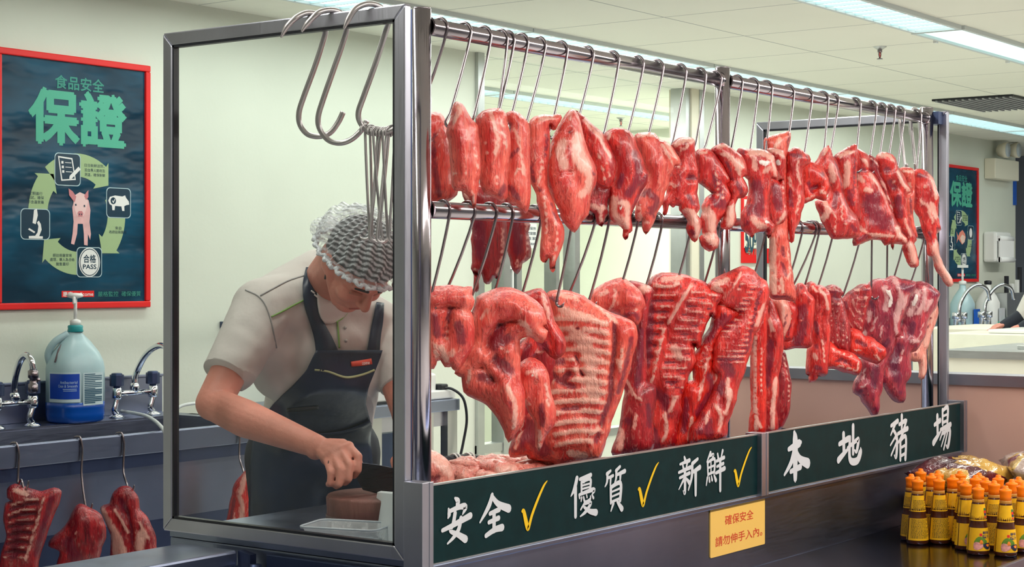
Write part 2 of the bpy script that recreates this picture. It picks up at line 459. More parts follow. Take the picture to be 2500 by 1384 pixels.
# sign band end strips and middle strip
for x0, x1, zt in ((-0.022, 0.014, ZS1 + 0.01), (L / 2 - 0.02 + 0.015, L / 2 + 0.02 + 0.015, ZS1 + 0.004), (L - 0.0, L + 0.03, ZS1 + 0.008)):
    s = MB(); s.box((x0, -0.020, ZS0 - 0.004), (x1, 0.03 if x1 < 2 else 0.05, zt)); s.box((x0 + (x1 - x0) * .62, -0.0215, ZS0 - 0.004), (x0 + (x1 - x0) * .66, -0.0195, zt))
    obj('sign_holder', s, M['steel_v'], case, 0.002)
# round posts and rails
for x in (0.109, 1.40, 2.80):
    p = MB(); p.cyl((x, 0.09, 0.862), (x, 0.09, 2.016), 0.0205, 24); p.lathe((x, 0.09, 2.016), [(0.0205, 0), (0.019, 0.003), (0, 0.004)], 24)
    q = obj('post', p, M['tube'], case)
    p = MB(); p.lathe((x, 0.09, 0.862), [(0.023, 0), (0.023, 0.035), (0.0206, 0.037)], 24); obj('foot_sleeve', p, M['steel_dark'], q)
for zr in (1.982, 1.590):
    for x0, x1 in ((0.109, 1.40), (1.40, 2.80)):
        p = MB(); p.cyl((x0 + 0.019, 0.09, zr), (x1 - 0.019, 0.09, zr), 0.0185, 20)
        q = obj('rail', p, M['tube'], case)
        p = MB(); p.lathe((x0 + 0.019, 0.09, zr), [(0.0225, 0), (0.0187, 0.008)], 20, 'X'); obj('weld_ring', p, M['tube'], q)
        p = MB(); p.lathe((x1 - 0.019, 0.09, zr), [(0.0187, -0.008), (0.0225, 0)], 20, 'X'); obj('weld_ring', p, M['tube'], q)
# bracket joining the right post to the end frame
p = MB(); p.box((2.80, 0.05, 1.962), (L + 0.02, 0.088, 2.004)); obj('bracket', p, M['steel_dark'], case)
# dark strip set in the gap between the left frame and the tube
p = MB(); p.box((0.0105, 0.042, 0.862), (0.020, 0.052, 2.0)); obj('corner_strip', p, M['steel_dark'], case)
# green sign panels with lettering
M['sign'] = mat('dark_green_panel', (0.002, 0.020, 0.022), 0.5, var=0.15, nscale=30, spec=0.18)
M['signtext'] = mat('sign_white', (0.62, 0.63, 0.66), 0.5)
M['tick'] = mat('tick_yellow', (0.85, 0.52, 0.01), 0.45)
# brush characters: strokes of (x, y, width) in a 100 x 100 box, y down
BR = {
'an': [[(45,0,5),(55,8,13),(52,20,8)],[(22,22,5),(24,34,10),(20,42,4)],[(24,28,8),(60,22,10),(82,24,13),(72,40,3)],[(45,34,10),(38,58,10),(28,72,8),(55,84,11),(82,98,15)],[(66,48,10),(58,72,10),(40,88,8),(18,100,4)],[(0,68,8),(40,60,10),(100,46,13)]],
'quan': [[(42,2,8),(30,28,11),(0,62,4)],[(40,4,8),(62,26,12),(100,42,16)],[(34,46,8),(66,40,10)],[(30,66,8),(64,60,10)],[(48,46,10),(48,88,10)],[(20,96,9),(50,86,11),(76,84,14)]],
'you': [[(24,8,10),(14,32,10),(0,48,3)],[(18,30,10),(18,98,9)],[(36,12,7),(80,6,9)],[(58,8,6),(52,20,6)],[(42,20,7),(42,44,6)],[(42,20,6),(78,16,7),(76,42,7)],[(44,28,4),(76,26,4)],[(44,36,4),(76,34,4)],[(32,48,5),(34,56,5)],[(34,48,6),(92,42,9),(84,54,3)],[(42,56,5),(40,64,4)],[(50,56,5),(56,68,6),(76,64,6),(78,56,3)],[(62,52,4),(64,58,4)],[(84,54,4),(90,62,6)],[(56,68,6),(38,84,4)],[(54,72,6),(80,72,7),(60,90,8),(36,100,3)],[(52,80,6),(74,92,10),(100,98,14)]],
'zhi': [[(28,6,6),(10,12,9)],[(12,12,8),(10,30,7),(0,40,3)],[(12,22,6),(40,18,7)],[(28,22,7),(26,40,5)],[(74,0,7),(54,8,8)],[(56,8,8),(54,26,7),(46,36,3)],[(56,18,6),(98,12,10)],[(76,18,8),(74,36,5)],[(28,44,9),(28,80,7)],[(28,44,8),(76,38,10),(74,78,9)],[(30,55,4),(74,50,5)],[(30,66,4),(74,61,5)],[(30,78,6),(74,73,6)],[(40,82,8),(28,98,4)],[(60,80,7),(82,98,13)]],
'xin': [[(28,0,6),(32,8,9)],[(8,16,5),(52,10,9)],[(20,18,5),(24,28,7)],[(42,14,7),(36,28,5)],[(2,36,6),(56,28,9)],[(6,50,6),(52,42,8)],[(30,32,9),(30,88,9),(22,84,3)],[(24,56,7),(2,78,3)],[(36,54,5),(50,66,10)],[(90,10,7),(64,20,9)],[(64,20,9),(62,52,9),(46,84,4)],[(64,42,7),(100,32,11)],[(80,40,11),(80,100,8)]],
'xian': [[(24,0,8),(4,22,4)],[(22,8,6),(40,6,7),(30,20,4)],[(8,24,7),(10,56,6)],[(8,24,6),(46,18,8),(44,52,7)],[(26,24,5),(26,52,5)],[(10,38,5),(44,34,5)],[(10,54,6),(44,50,6)],[(6,62,7),(0,80,4)],[(16,62,5),(18,72,7)],[(28,60,5),(32,70,7)],[(42,58,5),(52,72,10)],[(62,6,6),(66,18,8)],[(90,0,8),(82,16,5)],[(56,24,7),(98,18,9)],[(58,38,6),(94,33,8)],[(52,54,7),(100,46,11)],[(76,22,10),(76,100,9)]],
'ben': [[(42,0,8),(46,20,18),(46,90,13),(46,100,4)],[(18,32,8),(60,24,14),(70,22,7)],[(42,36,12),(28,60,11),(0,82,5)],[(48,38,10),(66,56,13),(100,68,18)],[(26,78,8),(68,72,11)]],
'di': [[(4,40,9),(44,30,12)],[(22,16,11),(24,66,11)],[(0,80,13),(24,66,10),(44,56,5)],[(40,54,7),(80,38,9),(88,40,11),(80,66,9),(70,62,3)],[(64,0,11),(64,70,9)],[(50,28,9),(48,74,11),(58,90,13),(84,90,14),(97,70,14),(98,60,4)]],
'zhu': [[(8,20,7),(44,12,10)],[(30,18,8),(6,40,4)],[(18,28,7),(40,50,9),(36,88,10),(26,86,4)],[(34,44,6),(4,62,4)],[(38,58,6),(8,84,5)],[(46,40,6),(34,50,5)],[(52,20,7),(86,14,9)],[(66,2,10),(66,40,8)],[(44,40,7),(98,32,10)],[(92,14,7),(66,46,8),(42,62,4)],[(58,56,9),(58,98,8)],[(58,56,7),(88,50,9),(86,98,10)],[(60,72,5),(86,68,6)],[(60,90,6),(86,86,6)]],
'chang': [[(6,36,8),(38,28,11)],[(22,16,11),(24,64,10)],[(0,78,13),(24,64,10),(42,54,5)],[(52,4,9),(52,38,8)],[(52,6,7),(82,0,10),(80,36,9)],[(54,19,5),(80,16,5)],[(54,34,6),(80,31,6)],[(40,50,7),(98,42,11)],[(54,54,7),(36,74,4)],[(52,60,7),(94,54,10),(84,92,11),(72,90,4)],[(68,60,6),(44,90,4)],[(80,60,6),(58,98,6)]],
'tick': [[(2,58,9),(8,60,14),(20,92,17),(26,98,12),(40,70,11),(64,36,10),(86,10,8),(100,0,3)]],
}
def brush(mb, key, x0, x1, z0, z1, y, wk=1.0):
    sx = (x1 - x0) / 100.0; sz = (z1 - z0) / 100.0; sw = (abs(sx) + abs(sz)) * 0.5 * wk
    y0_ = y
    for si, st in enumerate(BR[key]):
        y = y0_ - si * .00006
        p = bezier([Vector((a * sx, -b * sz, ww * sw)) for a, b, ww in st], 6)
        n = len(p); vs = []; fs = []
        for i, q in enumerate(p):
            t = p[min(i + 1, n - 1)] - p[max(i - 1, 0)]; t.z = 0; t.normalize()
            nn = Vector((-t.y, t.x, 0)) * (q.z / 2)
            for sgn in (1, -1):
                vs.append((x0 + q.x + nn.x * sgn, y, z1 + q.y + nn.y * sgn))
        for i in range(n - 1): fs.append((2 * i, 2 * i + 1, 2 * i + 3, 2 * i + 2))
        mb.add(vs, fs)
        for q, i in ((p[0], 0), (p[-1], n - 1)):           # round ends
            y -= .00002
            r = q.z / 2; c = (x0 + q.x, y, z1 + q.y)
            k = 10; mb.add([c] + [(c[0] + r * math.cos(2 * PI * j / k), y, c[2] + r * math.sin(2 * PI * j / k)) for j in range(k)],
                           [(0, 1 + j, 1 + (j + 1) % k) for j in range(k)])
def sign(x0, x1, glyphs, lab):
    t = MB(); t.box((x0, -0.006, ZS0), (x1, 0.0, ZS1)); o = obj('sign_panel', t, M['sign'], case)
    o['label'] = lab
    e = MB(); e.box((x0, -0.0075, ZS1 - 0.001), (x1, 0.002, ZS1 + 0.0025)); e.box((x0, -0.008, ZS0 - 0.002), (x1, 0.0, ZS0 + 0.001)); obj('sign_edging', e, M['alu'], o)
    for key, a, b, c, d in glyphs:
        g = MB(); xa, xb = onY(a, 700, -0.0075).x, onY(b, 700, -0.0075).x
        zt, zb = onY((a + b) / 2, c, -0.0075).z, onY((a + b) / 2, d, -0.0075).z
        sl = (onY(b, (c + d) / 2, -.0075).z - onY(a, (c + d) / 2, -.0075).z) * 0.22 if key != 'tick' else 0
        brush(g, key, xa, xb, zb + abs(sl) * .5, zt - abs(sl) * .5, -0.0075, 1.22 if key != 'tick' else 0.8)
        obj('tick_mark' if key == 'tick' else 'character', g, M['tick'] if key == 'tick' else M['signtext'], o)
sign(0.014, L / 2 - 0.005, [('an',1080,1148,1214,1324),('quan',1172,1242,1203,1309),('tick',1274,1336,1179,1288),('you',1394,1454,1155,1260),('zhi',1477,1526,1140,1248),
    ('tick',1558,1608,1133,1231),('xin',1656,1708,1113,1212),('xian',1724,1768,1102,1200),('tick',1792,1835,1095,1183)], 'dark green panel with white characters and yellow ticks')
sign(L / 2 + 0.035, L, [('ben',1915,1972,1054,1176),('di',2047,2102,1040,1138),('zhu',2172,2216,1013,1126),('chang',2279,2321,996,1100)], 'dark green panel with four white characters')
# yellow notice on the steel front
nt_ = thing('notice', onY(1800, 1348, -0.004), 'yellow notice with red characters stuck on the steel front under the sign', 'notice')
x0 = onY(1735, 1300, -.004).x; x1 = onY(1868, 1300, -.004).x
zt = onY(1735, 1243, -.004).z; zb = onY(1735, 1363, -.004).z
def rrect(x0, x1, z0, z1, r, n=5):
    o = []
    for cx, cz, a0 in ((x1 - r, z1 - r, 0), (x0 + r, z1 - r, 90), (x0 + r, z0 + r, 180), (x1 - r, z0 + r, 270)):
        for k in range(n + 1):
            a = math.radians(a0 + 90 * k / n); o.append((cx + r * math.cos(a), cz + r * math.sin(a)))
    return o
m = MB(); m.prism([(x, -0.0003, z) for x, z in rrect(x0, x1, zb, zt, 0.004)], (0, -0.003, 0)); obj('notice_card', m, mat('notice_yellow', (0.90, 0.55, 0.13), 0.4), nt_)
m = MB(); wd = x1 - x0; hh = zt - zb
put_text(m, '確保安全', ((x0 + x1) / 2 + .005, -0.0036, zt - hh * .30), (1, 0, 0), (0, 0, 1), width=wd * .52, height=hh * .2, bold=0.012)
obj('lettering', m, mat('notice_red', (0.62, 0.06, 0.02), 0.5), nt_); m = MB()
put_text(m, '請勿伸手入內。', ((x0 + x1) / 2 + .005, -0.0036, zb + hh * .30), (1, 0, 0), (0, 0, 1), width=wd * .86, height=hh * .2, bold=0.012)
obj('lettering', m, bpy.data.materials['notice_red'], nt_)

# ------------------------------------------------------------------ S hooks
RW = 0.0033
def hook_path(R, length, back=0.030, rb=0.017, tip=0.0, lean=0.0):
    p = []
    for a in range(-35, 191, 15):
        p.append((0, R * math.cos(math.radians(a)), R * math.sin(math.radians(a))))
    yb = back; zb = -length + rb
    for t in (0.25, 0.5, 0.75):
        y0, z0 = p[-1 if t == 0.25 else -1][1], p[-1][2]
    y0, z0 = p[-1][1], p[-1][2]
    for t in (0.2, 0.45, 0.7, 0.9):
        p.append((-lean * (0.85 * t + .15 * t * t), y0 + (yb - y0) * (0.75 * t + 0.25 * t * t), z0 + (zb - z0) * t))
    for a in range(0, -171, -19):
        p.append((-lean * 1.06, yb - rb + rb * math.cos(math.radians(a)), zb + rb * math.sin(math.radians(a))))
    if tip: p.append((p[-1][0], p[-1][1] - 0.002, p[-1][2] + tip))
    return p
def hook_mesh(R, length, rw=RW, **k):
    mb = MB(); pts = hook_path(R, length, **k); n = len(pts)
    rs = [rw] * n; rs[-1] = rw * 0.25; rs[-2] = rw * 0.6; rs[0] = rw * 0.6
    mb.tube(pts, rs, 8); return mb
ORDN = ['first', 'second', 'third', 'fourth', 'fifth', 'sixth', 'seventh', 'eighth', 'ninth', 'tenth', 'eleventh', 'twelfth', 'thirteenth', 'fourteenth', 'fifteenth', 'sixteenth']
HK = {}
def hooks(pxs, zr, rail_label, group, length=0.215, post='left post', lean=None):
    for i, q in enumerate(pxs):
        px, bk, ll = q if isinstance(q, tuple) else (q, 0.042, 0.0)
        x = onY(px, 600, 0.068).x
        ln = 0.0
        if lean is not None and px < 1100: bk = .075      # hangs behind the corner post
        elif lean is not None: ln = lean + (bk - .042) * 1.2; bk = -.030
        key = (round(bk, 3), round(ll, 3), round(ln, 3))
        if key not in HK:
            mb = hook_mesh(0.0185 + RW + 0.0004, length + ll, back=bk, rb=0.012, tip=0.004, lean=ln)
            HK[key] = mb.mesh('meat_hook', M['wire'], (0, 0, 0))
        o = bpy.data.objects.new('meat_hook', HK[key]); COL.objects.link(o); o.location = (x, 0.09, zr)
        o.rotation_euler = (0, 0, random.uniform(-0.12, 0.12))
        tag(o, 'thin steel S-hook, %s from the %s on %s' % (ORDN[i], post, rail_label), 'meat hook', group)
hooks([1093, 1152, 1199, (1241, .01, .0), 1256, 1290, 1334, 1386, 1451, 1512, 1573, 1621, 1676, 1723, (1763, .05, 0)], 1.982, 'the top left rail', 'hooks on the top rail', lean=.085)
hooks([1814, 1852, 1885, 1939, 1984, 2022, 2049, 2101, 2141, 2165, 2187, 2209, 2249], 1.982, 'the top right rail', 'hooks on the top rail', post='middle post', lean=.075)
hooks([1100, (1160, .075, 0), (1213, .06, .01), 1254, 1323, (1400, .03, 0), (1457, .075, .0), 1489, 1558, 1618, 1690, 1758], 1.590, 'the lower left rail', 'hooks on the lower rail')
hooks([1872, 1924, 1960, (1995, .075, 0), 2002, 2036, 2104, (2128, -.02, 0), (2166, -.02, 0), 2212, 2258], 1.590, 'the lower right rail', 'hooks on the lower rail', post='middle post')
# three big hooks over the end frame
def big_hook(pts, lab):
    q = bezier([onX(a, b, x) for a, b, x in pts], 6); n = len(q)
    rs = [0.0062] * n
    for i in range(6): rs[i] = 0.0018 + 0.0044 * i / 6
    m = MB(); m.tube(q, rs, 12); tag(obj('large_hook', m, M['hookgrey']), lab, 'meat hook', 'big hooks on the end frame')
big_hook([(686,92,-.052),(700,66,-.046),(722,44,-.036),(748,32,-.014),(772,35,.008),(789,50,.03),(795,72,.036),(789,100,.036),(768,165,.034),(742,235,.032),(730,275,.034),(733,305,.040),(752,328,.048),(780,333,.06),(806,324,.07),(826,298,.08),(838,273,.084)], 'big steel hook on the end frame, farthest left of three, empty')
big_hook([(736,78,-.052),(750,58,-.046),(775,33,-.036),(800,25,-.014),(824,28,.008),(842,42,.03),(847,66,.036),(840,96,.036),(818,160,.034),(790,240,.032),(777,285,.034),(781,315,.040),(802,342,.05),(830,349,.06),(858,340,.07),(882,318,.08),(896,294,.084)], 'big steel hook on the end frame, middle of three, empty')
big_hook([(839,72,-.052),(850,48,-.046),(868,22,-.036),(895,10,-.014),(922,14,.008),(941,30,.03),(948,52,.036),(940,82,.036),(915,160,.034),(888,235,.032),(875,275,.034),(880,300,.042),(898,318,.052),(925,326,.064),(955,318,.076),(985,300,.085)], 'big steel hook nearest the corner post, carrying a bundle of thin hooks')
# bundle of spare thin hooks on the third big hook
bm_ = hook_mesh(0.012, 0.232, 0.0030, back=0.006, rb=0.011).mesh('spare_hook', M['hookgrey'], (0, 0, 0))
BX = [(892,312), (905,315), (910,317), (918,319), (924,320), (931,321), (938,321), (945,320), (952,318), (959,315)]
for i, (a, b) in enumerate(BX):
    o = bpy.data.objects.new('spare_hook', bm_); COL.objects.link(o)
    x = 0.050 + 0.030 * (a - 892) / 70.0
    o.location = onX(a, b, x) - Vector((0, 0, 0.0045))
    o.rotation_euler = (random.uniform(-.05, .05) + (-.07 if i == 0 else 0), random.uniform(-.04, .04), PI / 2 - 0.5 + random.uniform(-.5, .5) + (PI if i % 3 == 1 else 0))
    tag(o, 'spare thin S-hook in the bundle hung from the corner big hook', 'meat hook', 'bundle of spare hooks')
# big hooks hanging on the far end frame
def far_hook(px, lab, dy=0.0):
    m = MB(); c = onX(px, 300, L - .035)
    y = c.y; zt = ZT
    pts = [(L + .05, y, zt - .07), (L + .045, y, zt - .02), (L + .02, y, zt + .012), (L - .01, y, zt + .012), (L - .032, y, zt - .01), (L - .036, y - .004, zt - .05), (L - .032, y - .012, zt - .14), (L - .036, y - .02, zt - .2),
           (L - .05, y - .022, zt - .235), (L - .08, y - .022, zt - .24), (L - .105, y - .022, zt - .21), (L - .112, y - .02, zt - .18)]
    q = bezier(pts, 5); m.tube(q, [0.002 + .0042 * min(1, i / 8) for i in range(len(q))], 10)
    tag(obj('large_hook', m, M['hookgrey']), lab, 'meat hook', 'big hooks on the end frame')
far_hook(2196, 'big steel hook on the far end frame, behind the right bay, leftmost'); far_hook(2222, 'big steel hook on the far end frame, middle one'); far_hook(2243, 'big steel hook on the far end frame, beside the end post')
# ------------------------------------------------------------------ posters on the long wall
M['red'] = mat('red_frame', (0.75, 0.012, 0.012), 0.35)
M['pgreen'] = mat('print_green', (0.07, 0.40, 0.27), 0.45)
M['pgreen2'] = mat('print_teal', (0.03, 0.26, 0.20), 0.45)
M['plime'] = mat('print_lime', (0.33, 0.47, 0.24), 0.45)
M['pnavy'] = mat('print_navy', (0.004, 0.035, 0.065), 0.25)
M['pline'] = mat('print_pale', (0.45, 0.62, 0.66), 0.45)
M['ppink'] = mat('print_pink', (0.72, 0.42, 0.42), 0.5, var=0.12, nscale=40)
M['ppink2'] = mat('print_rose', (0.55, 0.20, 0.22), 0.5)
M['pfish'] = mat('print_fish', (0.75, 0.25, 0.18), 0.5)
def sheet_mat():
    m, nt, b = newmat('poster_sheet'); b.inputs['Roughness'].default_value = 0.22; b.inputs['Specular IOR Level'].default_value = 0.3
    tc = nt.nodes.new('ShaderNodeTexCoord'); mp = nt.nodes.new('ShaderNodeMapping'); mp.inputs['Scale'].default_value = (1.2, 1, 3.0)
    nt.links.new(tc.outputs['Object'], mp.inputs[0])
    n = nt.nodes.new('ShaderNodeTexNoise'); n.inputs['Scale'].default_value = 2.2; n.inputs['Detail'].default_value = 3
    nt.links.new(mp.outputs[0], n.inputs['Vector'])
    r = nt.nodes.new('ShaderNodeValToRGB'); r.color_ramp.elements[0].color = (0.002, 0.026, 0.052, 1); r.color_ramp.elements[1].color = (0.005, 0.075, 0.14, 1)
    r.color_ramp.elements[0].position = .4; r.color_ramp.elements[1].position = .65
    nt.links.new(n.outputs['Fac'], r.inputs[0]); nt.links.new(r.outputs[0], b.inputs['Base Color'])
    bp = nt.nodes.new('ShaderNodeBump'); bp.inputs['Strength'].default_value = 0.6; bp.inputs['Distance'].default_value = 0.02
    nt.links.new(n.outputs['Fac'], bp.inputs['Height']); nt.links.new(bp.outputs[0], b.inputs['Normal'])
    return m
M['sheet'] = sheet_mat()
def ring_arrow(r0, r1, a0, a1, n=14):        # clockwise angles from the top, arrow head at a1
    o = []; i = []; al = a1 - math.copysign(16, a1 - a0)
    for k in range(n + 1):
        a = math.radians(a0 + (al - a0) * k / n); o.append((r1 * math.sin(a), r1 * math.cos(a))); i.append((r0 * math.sin(a), r0 * math.cos(a)))
    a = math.radians(al); hw = (r1 - r0) * .22
    o.append(((r1 + hw) * math.sin(a), (r1 + hw) * math.cos(a))); i.append(((r0 - hw) * math.sin(a), (r0 - hw) * math.cos(a)))
    b = math.radians(a1); rm = (r0 + r1) / 2
    return o + [(rm * math.sin(b), rm * math.cos(b))] + i[::-1]
def poster(xl, xr, zb, zt, name, label, animal):
    Y = YW; t = thing(name, ((xl + xr) / 2, Y, zb), label, 'poster')
    fw = 0.024
    f = MB(); d = 0.022
    f.box((xl, Y - d, zt - fw), (xr, Y, zt)); f.box((xl, Y - d, zb), (xr, Y, zb + fw)); f.box((xl, Y - d, zb + fw), (xl + fw, Y, zt - fw)); f.box((xr - fw, Y - d, zb + fw), (xr, Y, zt - fw))
    obj('poster_frame', f, M['red'], t, 0.004)
    sx0, sx1, sz0, sz1 = xl + fw, xr - fw, zb + fw, zt - fw; YS = Y - 0.012
    s = MB(); s.box((sx0, YS, sz0), (sx1, Y - 0.001, sz1)); sh = obj('poster_sheet', s, M['sheet'], t)
    def N(zx, zy):
        q = (zx - 10) / 712.0; top = 68 + 82 * q; bot = 1308 - 15 * q
        return sx0 + (sx1 - sx0) * q, sz1 - (sz1 - sz0) * (zy - top) / (bot - top)
    kx = (sx1 - sx0) / 712.0; kz = (sz1 - sz0) / 1190.0; U = (1, 0, 0); V = (0, 0, 1)
    def C(zx, zy, dy=0.0008):
        a, b = N(zx, zy); return (a, YS - dy, b)
    def T(mb, body, zx, zy, wd, ht, bold=0.012, dy=0.0010): put_text(mb, body, C(zx, zy, dy), U, V, wd * kx, ht * kz, bold)
    m = MB(); T(m, '食品安全', 387, 212, 243, 66, 0.02); obj('heading', m, M['pgreen2'], sh)
    m = MB(); T(m, '保證', 382, 384, 472, 262, 0.04); obj('heading', m, M['pgreen'], sh)
    rc = N(378, 862); R1 = 303 * kz; R0 = R1 * 0.62
    m = MB()
    for a0, a1 in ((-42, 52), (66, 142), (152, 238), (246, 322)):
        put_poly(m, ring_arrow(R0, R1, a0, a1), (rc[0], YS - 0.0006, rc[1]), U, V)
    obj('arrow_ring', m, M['plime'], sh)
    # icon tiles
    def tile(x0, y0, x1, y1):
        a = N(x0, y1); b = N(x1, y0); cx = (a[0] + b[0]) / 2; cz = (a[1] + b[1]) / 2; hw = (b[0] - a[0]) / 2; hh = (b[1] - a[1]) / 2
        m = MB(); put_poly(m, rrect(-hw, hw, -hh, hh, hw * .28), (cx, YS - .0012, cz), U, V); tl = obj('icon_tile', m, M['pline'], sh)
        m.v.clear(); m.f.clear(); m.mi.clear(); m.sm.clear(); put_poly(m, rrect(-hw * .95, hw * .95, -hh * .95, hh * .95, hw * .26), (cx, YS - .0015, cz), U, V)
        m2 = MB(); return m, m2, (cx, YS - .0019, cz), hw, tl
    def fin(m, m2, tl, cm=None):
        b_ = obj('tile_face', m, M['pnavy'], sh); obj('icon', m2, cm or M['white'], sh)
    m, p, c, h, tl = tile(262, 562, 390, 718)
    put_poly(p, [(-.75, .8), (.35, .72), (.62, -.62), (-.5, -.72)], c, U, V, 0, h)
    k = MB(); put_poly(k, [(-.66, .70), (.28, .63), (.52, -.54), (-.42, -.63)], c, U, V, .0003, h)
    fin(m, p, tl); obj('icon_face', k, M['pnavy'], sh)
    k = MB()
    for j in range(3):
        put_poly(k, [(-.5 + j * .03, .5 - j * .28), (-.34 + j * .03, .5 - j * .28), (-.34 + j * .03, .34 - j * .28), (-.5 + j * .03, .34 - j * .28)], c, U, V, .0006, h)
        put_poly(k, [(-.22 + j * .03, .44 - j * .28), (.26 + j * .04, .44 - j * .28), (.26 + j * .04, .40 - j * .28), (-.22 + j * .03, .40 - j * .28)], c, U, V, .0006, h)
    put_poly(k, [(.82, .22), (.98, .05), (.22, -.62), (.1, -.55), (.14, -.38)], c, U, V, .0006, h)
    obj('icon', k, M['white'], sh)
    m, p, c, h, tl = tile(520, 732, 648, 878)
    if animal == 'pig':
        put_poly(p, [(-.85, .12), (-.72, .36), (-.3, .46), (.3, .42), (.52, .5), (.6, .34), (.82, .12), (.86, -.08), (.62, -.12), (.45, -.2), (.46, -.5), (.28, -.5), (.22, -.22), (-.3, -.2), (-.34, -.48), (-.52, -.48), (-.56, -.18), (-.74, -.1)], c, U, V, 0, h)
    else:
        put_poly(p, [(.5 * math.cos(a / 8 * PI), .62 * math.sin(a / 8 * PI)) for a in range(16)], c, U, V, 0, h)
    fin(m, p, tl)
    k = MB()
    if animal == 'pig':
        put_poly(k, [(.22 * math.cos(a / 8 * PI) - .45, .22 * math.sin(a / 8 * PI) + .12) for a in range(16)], c, U, V, .0004, h); obj('icon_mark', k, M['pnavy'], sh)
        k = MB(); put_poly(k, [(-.56, .12), (-.5, .14), (-.46, .06), (-.34, .24), (-.3, .22), (-.45, -.04)], c, U, V, .0007, h); obj('icon_mark', k, M['white'], sh)
    m, p, c, h, tl = tile(370, 1027, 498, 1177)
    put_poly(p, [(.84 * math.cos(a / 12 * PI), .92 * math.sin(a / 12 * PI)) for a in range(24)], c, U, V, 0, h); fin(m, p, tl)
    k = MB(); put_poly(k, [(.77 * math.cos(a / 12 * PI), .85 * math.sin(a / 12 * PI)) for a in range(24)], c, U, V, .0003, h); obj('icon_mark', k, M['pnavy'], sh)
    k = MB(); put_poly(k, [(.72 * math.cos(a / 12 * PI), .80 * math.sin(a / 12 * PI)) for a in range(24)], c, U, V, .0006, h); obj('icon_mark', k, M['white'], sh)
    k = MB(); put_text(k, '合格', (c[0], c[1] - .0009, c[2] + h * .22), U, V, h * .98, h * .5, .02); put_text(k, 'PASS', (c[0], c[1] - .0009, c[2] - h * .28), U, V, h * 1.05, h * .28, .02); obj('lettering', k, M['pnavy'], sh)
    m, p, c, h, tl = tile(100, 838, 240, 990)
    put_poly(p, [(-.45, -.8), (.5, -.8), (.5, -.66), (.25, -.66), (.42, -.3), (.36, .02), (.22, .2), (.1, .1), (.2, -.1), (.14, -.45), (-.02, -.64), (-.45, -.66)], c, U, V, 0, h)
    put_poly(p, [(-.1, .78), (.1, .86), (.16, .5), (.02, .0), (-.2, .06), (-.14, .44)], c, U, V, 0, h); put_poly(p, [(-.5, -.3), (-.42, -.22), (-.02, -.42), (-.08, -.5)], c, U, V, 0, h); fin(m, p, tl)
    # small printed lines
    for blk in ((('日日新鮮送到，', 460, 620, 100), ('並由專人驗收及', 462, 643, 104), ('測溫，確保新鮮', 462, 666, 104)), (('定期進行', 172, 760, 64), ('測試，確保', 172, 781, 78), ('不含違禁藥', 172, 803, 78)),
                (('來自', 582, 930, 32), ('政府註冊屠場', 580, 950, 90)), (('經註冊屠宰場', 300, 1068, 92), ('處理，專人為合格', 300, 1089, 120), ('豬隻蓋印', 300, 1111, 62))):
        m = MB()
        for body, zx, zy, wd in blk: T(m, body, zx, zy, wd, 17, 0.0)
        obj('small_print', m, M['pnavy'], sh)
    # the animal in the middle of the ring
    if animal == 'pig':
        c = C(390, 870, .0012); q = kz
        def A(mb, pts, dy, mt=None): put_poly(mb, [((a - 390), -(b - 870)) for a, b in pts], c, U, V, dy, q)
        m = MB(); A(m, [(338,830),(346,900),(340,960),(330,1010),(350,1015),(368,960),(372,910),(404,910),(410,960),(412,1015),(434,1018),(436,960),(450,990),(455,960),(446,900),(452,840),(440,790),(392,770),(350,790)], 0); pb = obj('animal_print', m, M['ppink'], sh)
        m = MB(); A(m, [(345,800),(350,770),(385,752),(425,765),(436,800),(424,840),(410,868),(388,878),(366,868),(352,840)], .0004); obj('animal_print', m, mat('print_pale_pink', (0.80, 0.56, 0.55), .5), sh)
        for pts_, dy_, mt_ in (([(352,805),(318,770),(314,736),(340,750),(362,775)], .0007, 'ppink2'), ([(424,790),(412,770),(424,752),(438,740),(438,775)], .0007, 'ppink2'), ([(370,856),(378,846),(398,846),(406,858),(400,874),(376,874)], .0008, 'ppink2'),
                ([(354,812),(362,810),(364,820),(356,822)], .001, 'pnavy'), ([(408,816),(416,814),(418,824),(410,826)], .001, 'pnavy'), ([(378,860),(384,858),(384,866),(379,867)], .0012, 'pnavy'), ([(392,858),(398,860),(397,867),(392,866)], .0012, 'pnavy')):
            m = MB(); A(m, pts_, dy_); obj('animal_print', m, M[mt_], sh)
    else:
        c = C(390, 850, .0012); m = MB(); q = kz
        put_poly(m, [(-150, 60), (-100, 10), (-60, 50), (20, 80), (90, 40), (110, 0), (80, -50), (10, -80), (-60, -40), (-100, -20), (-150, -70), (-125, -5)], c, U, V, 0, q); obj('animal_print', m, M['pfish'], sh)
        m = MB(); put_poly(m, [(-50, -10), (10, 30), (90, 10), (80, -45), (10, -72)], c, U, V, .0004, q); obj('animal_print', m, mat('print_pale_belly', (0.8, 0.6, 0.5), .5), sh)
    a = N(297, 1277); b = N(458, 1243)
    m = MB(); m.quad((a[0], YS - .001, a[1]), (b[0], YS - .001, a[1]), (b[0], YS - .001, b[1]), (a[0], YS - .001, b[1])); obj('red_tag', m, M['red'], sh)
    m = MB(); T(m, '惠康 wellcome', 378, 1260, 150, 24, .01, .0014); obj('lettering', m, M['white'], sh)
    m = MB(); T(m, '嚴格監控', 530, 1259, 106, 26, .005); obj('lettering', m, M['pgreen2'], sh); m = MB(); T(m, '確保優質', 650, 1257, 102, 26, .005); obj('lettering', m, M['pgreen2'], sh)
    return t
xl = onY(-9, 400, YW - .02).x; xr = onY(368, 400, YW - .02).x
poster(xl, xr, onY(368, 750, YW - .02).z, onY(368, 161, YW - .02).z, 'poster', 'large red framed dark blue poster with a piglet, on the wall over the left sink', 'pig')
